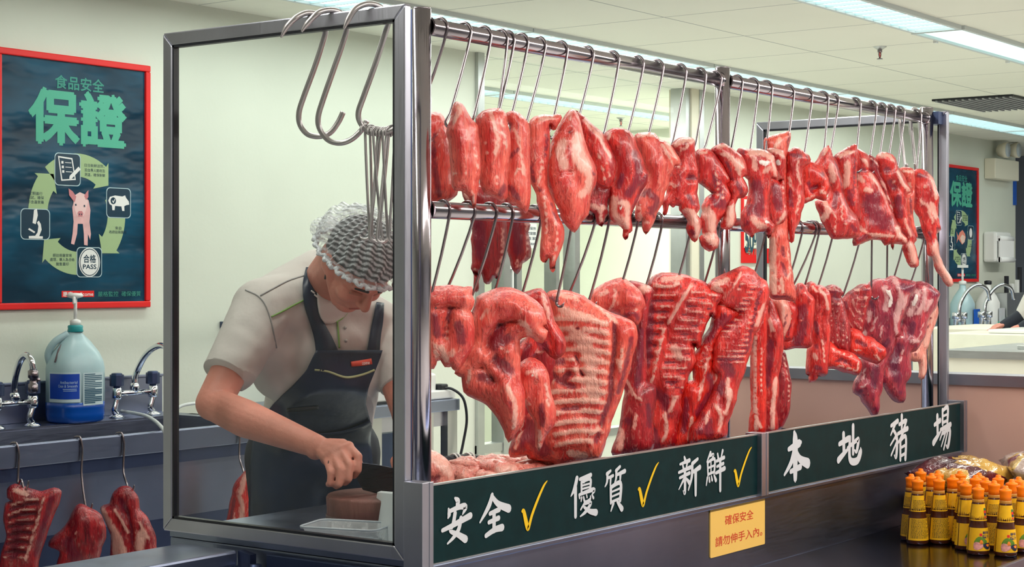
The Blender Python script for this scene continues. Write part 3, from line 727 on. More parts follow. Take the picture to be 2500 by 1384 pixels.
xr2 = onY(2390, 500, YW - .02).x; hh_ = onY(2390, 410, YW - .02).z - onY(2390, 688, YW - .02).z
poster(xr2 - (xr - xl), xr2, onY(2390, 688, YW - .02).z, onY(2390, 410, YW - .02).z, 'poster', 'red framed poster with a pink fish, far away at the right behind the end post', 'fish')

# ------------------------------------------------------------------ sink bench
SY = 2.02; SZ = 0.93
sx0 = onY(-130, 1080, SY).x; sx1 = onY(730, 1080, SY).x
sink = thing('sink_bench', ((sx0 + sx1) / 2, (SY + YW) / 2, 0), 'long stainless sink bench against the wall under the piglet poster', 'sink')
m = MB(); yb = YW - 0.003
bowls = [(sx0 + .06, 1.735), (1.765, sx1 - .08)]
def ringtop(m, z):
    by0, by1 = SY + .055, yb - .17
    m.box((sx0, SY, z - .008), (sx1, by0, z)); m.box((sx0, by1, z - .008), (sx1, yb, z))
    xs = [sx0] + [q for b in bowls for q in b] + [sx1]
    for i in range(0, len(xs), 2): m.box((xs[i], by0, z - .008), (xs[i + 1], by1, z))
    for a, b in bowls:
        e = .004; dz = .28
        m.box((a, by0, z - dz), (b, by0 + e, z - .008)); m.box((a, by1 - e, z - dz), (b, by1, z - .008)); m.box((a, by0, z - dz), (a + e, by1, z - .008)); m.box((b - e, by0, z - dz), (b, by1, z - .008)); m.box((a, by0, z - dz - .006), (b, by1, z - dz))
ringtop(m, SZ); obj('basin_top', m, M['steel'], sink)
m = MB(); m.box((sx0, SY, SZ + .0005), (sx1, SY + .012, SZ + .012)); m.box((sx0, SY - .006, SZ - .058), (sx1, SY, SZ + .010)); obj('front_rim', m, M['steel'], sink, .004)
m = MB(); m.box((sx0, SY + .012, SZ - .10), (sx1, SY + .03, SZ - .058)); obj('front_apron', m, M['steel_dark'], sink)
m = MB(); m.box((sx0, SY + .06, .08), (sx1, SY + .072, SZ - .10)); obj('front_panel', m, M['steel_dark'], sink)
m = MB(); m.box((sx0, yb - .012, SZ), (sx1, yb, 1.065)); m.box((sx0, yb - .022, 1.065), (sx1, yb, 1.075)); obj('backsplash', m, M['steel'], sink, .002)
for x in (sx0 + .08, sx1 - .08):
    for y in (SY + .1, yb - .1):
        m = MB(); m.cyl((x, y, 0), (x, y, SZ - .3), .02); obj('leg', m, M['steel'], sink)
# faucets
def faucet(pL, pR, spout, ybase, full=True, label='', name='mixer_tap', Y=2.64, nozzle=False):
    xL = onY(pL[0], 1000, Y).x; xR = onY(pR[0], 1000, Y).x; xc = onY(spout[0][0], 1000, Y).x
    t = thing(name, ((xL + xR) / 2, Y, SZ + .001), label, 'tap')
    zc = onY(pL[0], pL[1], Y).z
    m = MB(); m.cyl((xL, Y, zc), (xR, Y, zc), .010, 14); obj('bridge', m, M['chrome'], t)
    for x in (xL, xR):
        m = MB(); m.lathe((x, Y, SZ + .001), [(.028, 0), (.028, .004), (.016, .012), (.011, .014)], 18)
        m.tube(bezier([(x, Y, SZ + .012), (x - .012, Y, SZ + .028), (x - .004, Y, SZ + .055), (x, Y, zc - .02)], 4), [.011] * 13, 12); m.lathe((x, Y, zc - .022), [(.0, 0), (.017, .002), (.018, .012), (.018, .04), (.013, .046), (.011, .05)], 16)
        lg = obj('tap_body', m, M['chrome'], t)
        m = MB(); pr = []
        for k in range(16):
            a = 2 * PI * k / 16; r = .026 if k % 2 == 0 else .0235; pr.append((x + r * math.cos(a), Y + r * math.sin(a), zc + .028))
        m.prism(pr, (0, 0, .042)); m.lathe((x, Y, zc + .07), [(.021, 0), (.018, .005), (0, .006)], 16); obj('tap_handle', m, M['steel_dark'], t, .002)
    m = MB(); m.lathe((xc, Y, zc), [(.012, 0), (.014, .008), (.019, .016), (.017, .03), (.011, .036)], 16); obj('spout_base', m, M['chrome'], t)
    pts = [onY(a, b, Y - d) for a, b, d in spout[1:]]
    m = MB(); q = bezier([Vector((xc, Y, zc + .034))] + pts, 5); m.tube(q, .0115, 14); sp = obj('spout', m, M['chrome'], t)
    if nozzle:
        e = q[-1]; m = MB(); m.lathe((e.x, e.y, e.z), [(.0125, .0), (.0175, -.003), (.0175, -.025), (.012, -.03), (.012, -.045), (.017, -.048), (.017, -.072), (.012, -.078)][::-1], 16); m.ball((e.x + .02, e.y, e.z - .035), .009); obj('nozzle', m, M['wire'], sp)
    return t
faucet((285, 961), (373, 959), [(329, 944), (330, 920, 0), (337, 900, .01), (352, 872, .05), (373, 851, .10), (392, 843, .15), (408, 850, .19), (416, 872, .21)], 1019, label='chrome bridge tap right of the blue soap jug, partly behind the glass frame')
faucet((-8, 987), (80, 982), [(36, 967), (35, 945, 0), (39, 912, .01), (50, 880, .03), (64, 867, .06), (76, 880, .085), (81, 903, .09)], 1040, label='chrome bridge tap left of the blue soap jug at the left edge', nozzle=True, Y=2.60)
# pale hose on the sink deck
m = MB(); m.tube(bezier([(onZ(296, 1004, .945)), onZ(330, 1009, .95), onZ(358, 1016, .955), onZ(380, 1029, .957), onZ(396, 1045, .957), onZ(404, 1058, .954)], 6), .0065, 10)
tag(obj('hose', m, mat('hose_plastic', (.62, .66, .66), .4)), 'pale plastic hose curling over the sink edge beside the right tap', 'hose')
m = MB(); m.tube(bezier([onY(425, 1008, 2.5), onY(440, 992, 2.5), onY(470, 985, 2.5), onY(505, 984, 2.5), onY(540, 990, 2.52)], 6), .006, 10)
tag(obj('hose', m, mat('hose_pipe', (.66, .70, .70), .35)), 'pale hose loop above the sink bench seen through the glass left of the butcher', 'hose')
# soap jug with pump
jc = onZ(184, 1029, SZ + .001); J = 6.0 / 4178.0
jug = thing('soap_jug', jc, 'big plastic soap jug with blue liquid and white pump between the two taps', 'soap jug')
def sq(r, h, k):                              # rounded square ring
    o = []
    for i in range(28):
        a = 2 * PI * i / 28; c, s_ = math.cos(a), math.sin(a)
        q = r / ((abs(c) ** k + abs(s_) ** k) ** (1 / k)); o.append((q * c, q * s_ * .82, h))
    return o
def loft(m, c, rings, smooth=True, cap=True):
    c = Vector(c); n = len(rings[0]); vs = [c + Vector(p) for r in rings for p in r]; fs = []
    for i in range(len(rings) - 1):
        for k in range(n): fs.append((i * n + k, i * n + (k + 1) % n, (i + 1) * n + (k + 1) % n, (i + 1) * n + k))
    if cap: fs += [tuple(range(n - 1, -1, -1)), tuple(range((len(rings) - 1) * n, len(rings) * n))]
    m.add(vs, fs, smooth)
M['jugblue'] = mat('soap_liquid', (0.004, 0.07, 0.38), 0.22, var=.1, nscale=10, coat=.3)
M['jugpale'] = mat('milky_plastic', (0.42, 0.60, 0.64), 0.3, var=.08, nscale=6, sss=.1)
m = MB(); loft(m, jc, [sq(.086, 0, 3), sq(.094, .008, 3.4), sq(.096, .03, 3.4), sq(.095, .048, 3.4), sq(.0965, .052, 3.4), sq(.096, .072, 3.4)]); obj('liquid', m, M['jugblue'], jug)
m = MB(); loft(m, jc, [sq(.096, .072, 3.4), sq(.096, .19, 3.4), sq(.094, .215, 3.0), sq(.083, .245, 2.6), sq(.055, .285, 2.2), sq(.028, .312, 2), sq(.024, .33, 2)]); jb = obj('jug_body', m, M['jugpale'], jug)
hq = lambda a, c, z: jc - rgt * a - fwd * c + Vector((0, 0, z))
m = MB(); m.tube(bezier([hq(.080, .035, .205), hq(.084, .045, .245), hq(.060, .045, .285), hq(.022, .02, .312)], 5), .013, 12); obj('jug_handle', m, M['jugpale'], jug)
m = MB(); m.tube([hq(.050, .085, .215), hq(.042, .060, .255), hq(.036, .045, .275)], [.003, .0055, .004], 8); obj('gap_shade', m, mat('gap_shade_brown', (.16, .13, .14), .6), jug)  # dark rod standing in for the shade inside the handle slit
m = MB(); m.lathe((jc.x, jc.y, jc.z + .318), [(.027, 0), (.028, .004), (.026, .012), (.027, .02), (.024, .024)], 18); obj('neck_ring', m, mat('teal_ring', (.02, .33, .35), .35), jug)
m = MB(); m.lathe((jc.x, jc.y, jc.z + .342), [(.019, 0), (.019, .016), (.012, .020), (.0065, .022)], 18); m.cyl((jc.x, jc.y, jc.z + .36), (jc.x, jc.y, jc.z + .44), .0062, 12); pc = obj('pump', m, M['white'], jug)
m = MB(); m.lathe((jc.x - .002, jc.y, jc.z + .436), [(.008, 0), (.027, .006), (.029, .012), (.024, .019), (0, .021)], 20, sx=1.0); m.tube(bezier([(jc.x - .006, jc.y - .004, jc.z + .444), (jc.x - .02, jc.y - .018, jc.z + .44), (jc.x - .024, jc.y - .022, jc.z + .418)], 4), .0055, 8); obj('pump_head', m, M['white'], pc)
# label wrapped on the camera facing corner faces (front -Y and left -X)
def jug_pt(u, z, off=.0012):                  # u along the visible girth: -1..1 around the front (-Y) side
    a = -PI / 2 + u; c, s_ = math.cos(a), math.sin(a); q = .096 / ((abs(c) ** 3.4 + abs(s_) ** 3.4) ** (1 / 3.4)) + off
    return (jc.x + q * c, jc.y + q * s_ * .82, jc.z + z)
def jug_patch(m, u0, u1, z0, z1, off=.0012, n=10):
    vs = [jug_pt(u0 + (u1 - u0) * i / n, z, off) for z in (z0, z1) for i in range(n + 1)]
    m.add(vs, [(i, i + 1, n + 2 + i, n + 1 + i) for i in range(n)], True)
def jug_text(m, body, u0, u1, z0, z1, off):
    vs, fs = text2d(body, .0)
    w0 = max(a for a, b in vs); h0 = max(b for a, b in vs)
    m.add([jug_pt((u0 + u1) / 2 + a / w0 * (u1 - u0) / 2, (z0 + z1) / 2 + b / h0 * (z1 - z0) / 2, off) for a, b in vs], fs)
UC = -0.72
m = MB(); jug_patch(m, UC - 1.12, UC + .32, .075, .180); jug_patch(m, UC + .42, UC + 1.32, .062, .176); lb = obj('label', m, mat('label_white', (.52, .66, .70), .4), jug)
m = MB(); jug_patch(m, UC - 1.06, UC + .28, .086, .174, .0017); obj('label_blue', m, mat('label_blue', (.005, .055, .42), .35), lb)
m = MB(); jug_text(m, 'Antibacterial', UC - .42, UC + .2, .140, .150, .0022); jug_text(m, 'Clean & Smooth', UC - .52, UC + .2, .127, .137, .0022)
for z, a in ((.12, -.3), (.114, -.28)): jug_patch(m, UC + a, UC + .18, z, z + .002, .0022, 4)
obj('lettering', m, mat('label_print', (.45, .62, .80), .5), lb)
m = MB()
for i in range(17):
    z = .068 + i * .0063; jug_patch(m, UC + .47, UC + (1.26 if i % 4 else .95), z, z + .0034 if i > 7 else z + .005, .0018, 6)
obj('fine_print', m, mat('print_slate', (.03, .10, .16), .5), lb)
# ------------------------------------------------------------------ steel side table with weighing machine
ty = 2.2; tz = .935; tx0 = onY(760, 1000, ty).x; tx1 = onY(1123, 1000, ty).x
tb = thing('steel_table', ((tx0 + tx1) / 2, (ty + YW) / 2, 0), 'stainless steel table behind the butcher against the wall', 'table')
m = MB(); m.box((tx0, ty, tz - .048), (tx1, YW - .003, tz)); obj('table_top', m, M['steel'], tb, .003)
m = MB(); m.box((tx0 + .05, ty + .03, tz - .11), (tx1 - .045, ty + .05, tz - .048)); obj('apron_rail', m, M['steel_v'], tb)
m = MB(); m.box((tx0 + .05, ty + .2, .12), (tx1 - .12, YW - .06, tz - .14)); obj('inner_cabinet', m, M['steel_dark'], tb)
for x in (tx0 + .04, onY(925, 1100, ty).x, onY(1052, 1100, ty).x, tx1 - .035):
    for y in (ty + .03, YW - .05):
        m = MB(); m.box((x - .032, y - .018, 0), (x + .032, y + .02, tz - .048)); obj('leg', m, M['alu'], tb)
mc0 = onY(893, 950, ty + .08).x; mc1 = onY(1056, 950, ty + .08).x
mm = thing('weighing_machine', ((mc0 + mc1) / 2, ty + .2, tz), 'white counter machine with a knob panel on the steel table behind the butcher', 'weighing machine')
y0 = ty + .06
m = MB(); m.prism([(mc0, y0, tz + .008), (mc0, y0 + .30, tz + .008), (mc0, y0 + .30, tz + .20), (mc0, y0 + .14, tz + .20), (mc0, y0 + .05, tz + .115), (mc0, y0, tz + .105)], (mc1 - mc0, 0, 0)); obj('machine_body', m, M['white'], mm, .006)
m = MB(); m.box((mc0 + .01, y0 - .012, tz + .0005), (mc1, y0 + .31, tz + .008)); obj('machine_base', m, M['black'], mm)
a = onY(912, 940, y0).x; b = onY(949, 940, y0).x
m = MB(); m.box((a, y0 - .003, tz + .05), (b, y0, tz + .098)); kp = obj('knob_panel', m, M['black'], mm)
m = MB(); m.cyl(((a + b) / 2 + .01, y0 - .003, tz + .072), ((a + b) / 2 + .01, y0 - .018, tz + .072), .013, 16); obj('knob', m, mat('knob_green', (.02, .16, .14), .3), kp)
m = MB(); m.box((a + .006, y0 - .005, tz + .052), (a + .026, y0 - .003, tz + .075)); obj('switch', m, M['white'], kp)
m = MB(); m.box(((a + b) / 2 - .006, y0 - .006, tz + .055), ((a + b) / 2 + .006, y0 - .003, tz + .09)); obj('key', m, mat('knob_yellow', (.7, .5, .05), .4), kp)
m = MB(); m.prism([(a, y0 + .058, tz + .124), (b + .02, y0 + .058, tz + .124), (b + .02, y0 + .105, tz + .17), (a, y0 + .105, tz + .17)], (0, -.003, .003)); dp = obj('display_frame', m, M['black'], mm)
m = MB(); m.prism([(a + .005, y0 + .060, tz + .130), (b + .015, y0 + .060, tz + .130), (b + .015, y0 + .098, tz + .167), (a + .005, y0 + .098, tz + .167)], (0, -.005, .005)); obj('display', m, mat('display_pale', (.6, .72, .74), .25), dp)
q0 = onY(1066, 972, ty + .06).x; q1 = onY(1100, 972, ty + .06).x
st = thing('power_strip', ((q0 + q1) / 2, ty + .07, tz + .001), 'white socket block with a black plug at the table end beside the corner post', 'power strip')
m = MB(); m.box((q0 - .1, ty + .03, tz + .001), (q1, ty + .10, tz + .038)); obj('socket_block', m, M['white'], st, .006)
m = MB(); m.box((q0 + .0, ty + .035, tz + .038), (q0 + .048, ty + .085, tz + .062)); pg = obj('plug', m, M['black'], st, .006)
m = MB(); c0 = Vector((q0 + .02, ty + .045, tz + .045)); m.tube(bezier([c0, c0 + Vector((.03, -.03, -.005)), c0 + Vector((.062, -.062, -.045)), c0 + Vector((.075, -.07, -.13)), c0 + Vector((.06, -.065, -.22)), c0 + Vector((.035, -.06, -.30)), c0 + Vector((.0, -.05, -.36))], 6), .0058, 10); obj('cable', m, M['black'], pg)
# ------------------------------------------------------------------ steel flap counter at the lower left corner
fz = .845
fl = thing('flap_counter', (-0.8, .58, 0), 'narrow blue-grey steel counter flap running left from the case, lower left corner', 'counter')
m = MB(); m.box((-2.2, .495, fz - .035), (-.035, .67, fz)); obj('flap_top', m, M['steel'], fl, .006)
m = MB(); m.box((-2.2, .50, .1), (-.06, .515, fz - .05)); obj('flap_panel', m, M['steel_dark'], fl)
m = MB(); m.prism([(-.03, .50, fz - .09), (-.03, .50, fz - .002), (-.022, .47, fz - .01), (-.022, .47, fz - .09)], (.0185, 0, 0)); m.cyl((-.0195, .462, fz - .11), (-.014, .462, fz - .03), .014, 16); obj('hinge', m, M['steel_dark'], fl)
for x in (-2.1, -.2):
    m = MB(); m.box((x - .02, .53, 0), (x + .02, .57, fz - .05)); obj('leg', m, M['steel'], fl)
m = MB(); m.box((-.004, .03, .80), (.0115, .44, .838)); m.box((.004, .03, .1), (.0115, .74, .80)); o_ = obj('side_cladding', m, M['steel_dark'], case, .003)
m = MB(); m.box((onY(538, 786, YW - .004).x, YW - .02, onY(538, 800, YW).z), (onY(552, 786, YW - .004).x, YW - .001, onY(538, 785, YW).z)); tag(obj('wall_clip', m, M['steel_dark']), 'small dark metal clip on the wall left of the butcher', 'clip')
# ------------------------------------------------------------------ low shelf in front of the case, sauce bottles
SHZ = .66
sh_ = thing('front_shelf', (1.6, -.27, 0), 'dark polished steel shelf in front of the case, lower right', 'shelf')
M['shelf'] = steel('dark_polished_shelf', (.07, .09, .15), .16, (1, 40, 1), .05)
m = MB(); m.box((.2, -.545, SHZ - .03), (XP - .002, -.0005, SHZ)); obj('shelf_top', m, M['shelf'], sh_, .004)
m = MB(); m.box((.2, -.55, SHZ - .05), (XP - .002, -.535, SHZ + .004)); obj('front_edge', m, M['steel'], sh_, .003)
m = MB(); m.box((.25, -.50, 0), (XP - .01, -.03, SHZ - .03)); obj('shelf_body', m, M['steel_dark'], sh_)
M['sauce'] = mat('brown_sauce_plastic', (.055, .014, .006), .18, coat=.4)
M['ylabel'] = mat('yellow_label', (.74, .40, .010), .35, var=.06, nscale=60)
M['cap'] = mat('orange_cap', (.90, .19, .001), .42, spec=.3)
M['lprint'] = mat('label_print_dark', (.10, .075, .015), .5); M['lred'] = mat('label_red', (.62, .02, .02), .4); M['lgreen'] = mat('label_green', (.01, .15, .06), .4)
M['lblue'] = mat('label_navy', (.01, .03, .10), .4)
BPROF = [(0, 0), (.029, 0), (.0315, .004), (.0318, .012), (.0265, .078), (.0242, .084), (.0236, .096), (.0238, .1), (.0175, .146), (.0155, .150), (.0150, .158)]
def brad(z):
    p = [(.0318, .012), (.0265, .078), (.0236, .096), (.0175, .146)]
    for (r0, z0), (r1, z1) in zip(p, p[1:]):
        if z <= z1: return r0 + (r1 - r0) * (z - z0) / (z1 - z0)
    return p[-1][0]
def bpatch(m, a0, a1, z0, z1, off, n=18, nz=3):
    vs = []
    for j in range(nz + 1):
        z = z0 + (z1 - z0) * j / nz; r = brad(z) + off
        for i in range(n + 1):
            a = a0 + (a1 - a0) * i / n; vs.append((r * math.cos(a), r * math.sin(a), z))
    m.add(vs, [(j * (n + 1) + i, j * (n + 1) + i + 1, (j + 1) * (n + 1) + i + 1, (j + 1) * (n + 1) + i) for j in range(nz) for i in range(n)], True)
def btext(m, body, a, z, hgt, off):
    vs, fs = text2d(body, .01); h0 = max(b for _, b in vs) * 2; s = hgt / h0
    m.add([((brad(z + y * s) + off) * math.cos(a + x * s / .024), (brad(z + y * s) + off) * math.sin(a + x * s / .024), z + y * s) for x, y in vs], fs)
def sauce_bottle():
    t = thing('sauce_bottle', (0, 0, 0), '', 'sauce bottle', 'sauce bottles on the front shelf')
    m = MB(); m.lathe((0, 0, 0), BPROF, 28); obj('bottle_body', m, M['sauce'], t)
    for z0, z1, nm in ((.013, .077, 'lower_label'), (.0965, .143, 'upper_label')):
        m = MB()
        bpatch(m, .1, 2.95, z0, z1, .0006, 16, 4); bpatch(m, 3.05, 6.18, z0, z1, .0006, 16, 4); lb = obj(nm, m, M['ylabel'], t)
        p = MB(); g = MB(); r = MB(); bl = MB(); O = .0011
        if z0 < .05:
            for i in range(15):
                aa_ = .42; rr_ = random.Random(i)
                while aa_ < 2.5 - .25 * (i % 3):
                    w_ = rr_.uniform(.05, .22); bpatch(p, aa_, aa_ + w_, z0 + .060 - i * .0038, z0 + .0618 - i * .0038, O, 2, 1); aa_ += w_ + .045
            btext(bl, '鮮味', 4.9, .064, .009, O); btext(bl, '醬汁', 4.9, .053, .010, O)
            bpatch(r, 4.2, 4.45, .055, .062, O, 4, 1)
            def blob(mm_, a0, z0_, ra, rz, off):
                vs = [((brad(z0_) + off) * math.cos(a0), (brad(z0_) + off) * math.sin(a0), z0_)]
                for k_ in (.35, .7, 1.0):
                    for j_ in range(16):
                        t_ = 2 * PI * j_ / 16; w_ = 1 + .12 * math.sin(3 * t_ + a0 * 5); aa_ = a0 + ra * k_ * w_ * math.cos(t_); zz_ = z0_ + rz * k_ * w_ * math.sin(t_)
                        vs.append(((brad(zz_) + off) * math.cos(aa_), (brad(zz_) + off) * math.sin(aa_), zz_))
                mm_.add(vs, [(0, 1 + j_, 1 + (j_ + 1) % 16) for j_ in range(16)] + [(1 + 16 * r_ + j_, 17 + 16 * r_ + j_, 17 + 16 * r_ + (j_ + 1) % 16, 1 + 16 * r_ + (j_ + 1) % 16) for r_ in (0, 1) for j_ in range(16)], True)
            for nm_, cc_, bb_ in (('dish_green', (.10, .20, .02), (4.3, .040, .62, .012, O)), ('dish_pink', (.62, .27, .24), (4.05, .027, .45, .011, O * 1.4)), ('dish_dark', (.012, .02, .05), (4.95, .027, .42, .009, O * 1.5)), ('dish_orange', (.75, .20, .02), (4.35, .038, .16, .006, O * 1.8)), ('dish_orange', (.75, .20, .02), (5.0, .029, .2, .004, O * 1.9))):
                d = MB(); blob(d, *bb_); obj('dish_picture', d, bpy.data.materials.get(nm_) or mat(nm_, cc_, .4, var=.3, nscale=120), lb)
        else:
            for i in range(8):
                aa_ = .5; rr_ = random.Random(i + 40)
                while aa_ < 2.4 - .3 * (i % 2):
                    w_ = rr_.uniform(.06, .25); bpatch(p, aa_, aa_ + w_, .128 - i * .0036, .1297 - i * .0036, O, 2, 1); aa_ += w_ + .05
            bpatch(g, 4.9, 5.35, .125, .132, O, 5, 1); bpatch(r, 4.88, 5.38, .118, .125, O, 5, 1); bpatch(bl, 4.9, 5.35, .111, .118, O, 5, 1); bpatch(r, 4.9, 5.3, .105, .109, O, 4, 1)
            bpatch(r, 2.35, 2.5, .128, .135, O, 3, 1)
            obj('green_mark', g, M['lgreen'], lb)
        obj('fine_print', p, M['lprint'], lb); obj('red_mark', r, M['lred'], lb); obj('navy_mark', bl, M['lblue'], lb)
    m = MB(); m.lathe((0, 0, .146), [(.0162, 0), (.0168, .002), (.0168, .009), (.0160, .010)], 24); obj('neck_band', m, mat('smoky_band', (.45, .20, .03), .3), t)
    m = MB(); m.lathe((0, 0, .156), [(.0160, 0), (.0158, .012), (.0166, .021), (.0178, .025), (.0176, .029), (.0125, .0315), (.0085, .033), (.0082, .037), (.0058, .0405), (0, .0415)], 24); obj('cap', m, M['cap'], t)
    return t
B0 = sauce_bottle()
BT = [(2240,1163),(2292,1163),(2225,1156),(2247,1144),(2274,1155),(2290,1148),(2326,1158),(2341,1153),(2351,1166),(2358,1173),(2388,1182),(2379,1163),(2389,1155),(2404,1170),(2427,1172),(2436,1160),(2455,1185),(2469,1171),(2487,1163),(2497,1177)]
BL = ['sauce bottle with orange cap, frontmost of the left cluster', 'sauce bottle with orange cap, front right of the left cluster', 'sauce bottle at the far left of the cluster, half hidden', 'sauce bottle at the back of the left cluster beside the steel front',
 'sauce bottle standing behind the front right one of the left cluster', 'sauce bottle at the rear of the second column from the left', 'sauce bottle in the middle gap, label turned sideways', 'sauce bottle behind the one in the middle gap',
 'sauce bottle behind the leftmost bottle of the right front row', 'sauce bottle with dish picture, leftmost in the right front row', 'sauce bottle with dish picture, front and centre of the right cluster', 'sauce bottle behind left of the centre front bottle',
 'sauce bottle at the very back above the centre front bottle', 'sauce bottle just right behind the centre front bottle', 'sauce bottle between the two front dish picture bottles', 'sauce bottle at the back under the clear wrapped bags',
 'sauce bottle with dish picture, frontmost at the right', 'sauce bottle behind right of the frontmost right bottle', 'sauce bottle at the back near the right edge', 'sauce bottle cut by the right edge of the photo']
pl = []
order = sorted(range(len(BT)), key=lambda i: -BT[i][1])
for i in order:
    px, py = BT[i]; p = onZ(px, py, SHZ + .1975)
    for _ in range(60):
        hit = [q for q in pl if (Vector((p.x, p.y)) - q).length < .0655]
        if not hit: break
        p = p + (p - CAMP).normalized() * .004 + Vector((0.001, 0, 0)); p.z = SHZ + .1975
    p.y = min(p.y, -.04)
    pl.append(Vector((p.x, p.y)))
    rot = {0: 2.45, 1: 2.45, 2: 2.0, 10: -.55, 16: -.55, 9: -.25, 14: 2.2}.get(i, random.choice([-.5, 2.4, 2.9, -.2]))
    loc = (p.x, p.y, SHZ)
    if i == order[0]: B0.location = loc; B0.rotation_euler = (0, 0, rot); B0['label'] = BL[i]
    else: dup(B0, loc, rot, BL[i])
# crinkled food bags behind the bottles
def bag_mat(name, c1, c2, c3, sc, seed):
    m, nt, b = newmat(name); b.inputs['Roughness'].default_value = .18; b.inputs['Coat Weight'].default_value = .6
    tc = nt.nodes.new('ShaderNodeTexCoord'); mp = nt.nodes.new('ShaderNodeMapping'); mp.inputs['Location'].default_value = (seed, seed * .7, 0)
    nt.links.new(tc.outputs['Object'], mp.inputs[0])
    v = nt.nodes.new('ShaderNodeTexVoronoi'); v.inputs['Scale'].default_value = sc; nt.links.new(mp.outputs[0], v.inputs['Vector'])
    sp = nt.nodes.new('ShaderNodeSeparateColor'); nt.links.new(v.outputs['Color'], sp.inputs[0])
    r = nt.nodes.new('ShaderNodeValToRGB'); r.color_ramp.interpolation = 'CONSTANT'
    r.color_ramp.elements[0].color = (*c1, 1); r.color_ramp.elements[1].color = (*c2, 1); r.color_ramp.elements[1].position = .42
    e = r.color_ramp.elements.new(.62); e.color = (*c3, 1)
    nt.links.new(sp.outputs[0], r.inputs[0]); nt.links.new(r.outputs[0], b.inputs['Base Color'])
    n = nt.nodes.new('ShaderNodeTexNoise'); n.inputs['Scale'].default_value = 34; n.inputs['Detail'].default_value = 3; nt.links.new(mp.outputs[0], n.inputs['Vector'])
    bp = nt.nodes.new('ShaderNodeBump'); bp.inputs['Strength'].default_value = .9; bp.inputs['Distance'].default_value = .012
    nt.links.new(n.outputs['Fac'], bp.inputs['Height']); nt.links.new(bp.outputs[0], b.inputs['Normal'])
    return m
def bag(c, lx, ly, h, rz, rx, mt, lab, seed):
    m = MB(); n1, n2 = 26, 18; vs = []; fs = []
    for sgn in (1, -1):
        for i in range(n1 + 1):
            for j in range(n2 + 1):
                u = i / n1 * 2 - 1; v = j / n2 * 2 - 1
                pr = max(0, (1 - abs(u) ** 3.2) * (1 - abs(v) ** 3.0)) ** .6
                z = sgn * h * pr * (1 + .55 * mnoise.noise(Vector((u * 2.2 + seed, v * 2.2, sgn)))) + .006 * mnoise.noise(Vector((u * 6, v * 6 + seed, 3)))
                vs.append(Vector((u * lx, v * ly, z)))
    k = (n1 + 1) * (n2 + 1)
    for s_ in range(2):
        for i in range(n1):
            for j in range(n2):
                a = s_ * k + i * (n2 + 1) + j; q = (a, a + n2 + 1, a + n2 + 2, a + 1); fs.append(q if s_ == 0 else q[::-1])
    R = Euler((rx, 0, rz)).to_matrix(); vs = [Vector(c) + R @ v for v in vs]
    m.add(vs, fs, True); o = obj('food_bag', m, mt); bm = bmesh.new(); bm.from_mesh(o.data); bmesh.ops.remove_doubles(bm, verts=bm.verts, dist=.0012); bm.to_mesh(o.data); bm.free()
    tag(o, lab, 'food bag', 'food bags behind the sauce bottles'); return o
mb1 = bag_mat('burgundy_wrap', (.10, .006, .015), (.06, .004, .012), (.50, .29, .05), 15, 0); mb2 = bag_mat('clear_wrap', (.42, .34, .30), (.16, .02, .03), (.55, .38, .10), 13, 3)
bz = SHZ + .012
bag((2.40, -.135, bz + .052), .15, .10, .05, .3, .0, mb1, 'burgundy and yellow plastic food bag lying lowest behind the left bottles', 1)
bag((2.50, -.155, bz + .150), .16, .11, .045, -.2, .05, mb1, 'burgundy food bag on top of the pile, against the steel front', 2)
bag((2.58, -.34, bz + .06), .15, .11, .055, .1, .0, mb2, 'clear wrapped food bag in the middle of the pile', 3)
bag((2.68, -.33, bz + .165), .15, .10, .042, .5, .06, mb2, 'clear shiny food bag topmost beside the partition', 5)
bag((2.72, -.545, bz + .10), .14, .09, .07, -.3, .0, mb1, 'burgundy food bag at the right edge of the shelf', 4)

# ------------------------------------------------------------------ far bay at the right
X2 = 4.85
fb = thing('far_counter', (X2 + .5, -.2, 0), 'cream fronted counter with grey edge beyond the partition at right', 'counter')
m = MB(); m.box((X2, -2.0, .06), (X2 + 1.0, .88, 1.07)); obj('counter_front', m, mat('cream_laminate', (.72, .72, .62), .45), fb)
m = MB(); m.box((X2 - .02, -2.0, 1.07), (X2 + 1.02, .89, 1.105)); obj('counter_edge', m, M['alu'], fb)
m = MB(); m.box((X2 + .05, -1.9, 0), (X2 + .95, .8, .06)); obj('plinth', m, M['black'], fb)
zt = 1.105
def far_box(px0, px1, py0, py1, X, dx, mt, name, lab, cat, bev=.004, yext=None):
    a = onX(px0, py1, X); b = onX(px1, py0, X)
    z0 = zt; m = MB(); m.box((X, b.y, z0), (X + dx, a.y, b.z)); return tag(obj(name, m, mt, None, bev), lab, cat)
m = MB(); m.box((X2 + .25, -1.2, zt), (X2 + .95, .62, zt + .02)); tag(obj('steel_tray', m, M['alu'], None, .004), 'flat steel tray on the far counter at right', 'tray')
m = MB(); m.box((5.95, -1.5, 0), (6.5, 1.35, 1.144)); fs2 = tag(obj('chopping_bench', m, mat('cream_board', (.74, .74, .62), .5, var=.05), None, .006), 'thick cream chopping bench standing behind the far counter', 'bench')
m = MB(); m.box((7.45, 1.32, 0), (8.5, 2.15, 1.12)); tag(obj('cream_worktop', m, mat('cream_worktop', (.80, .76, .64), .5), None, .006), 'pale cream worktop block in front of the far sinks', 'worktop')
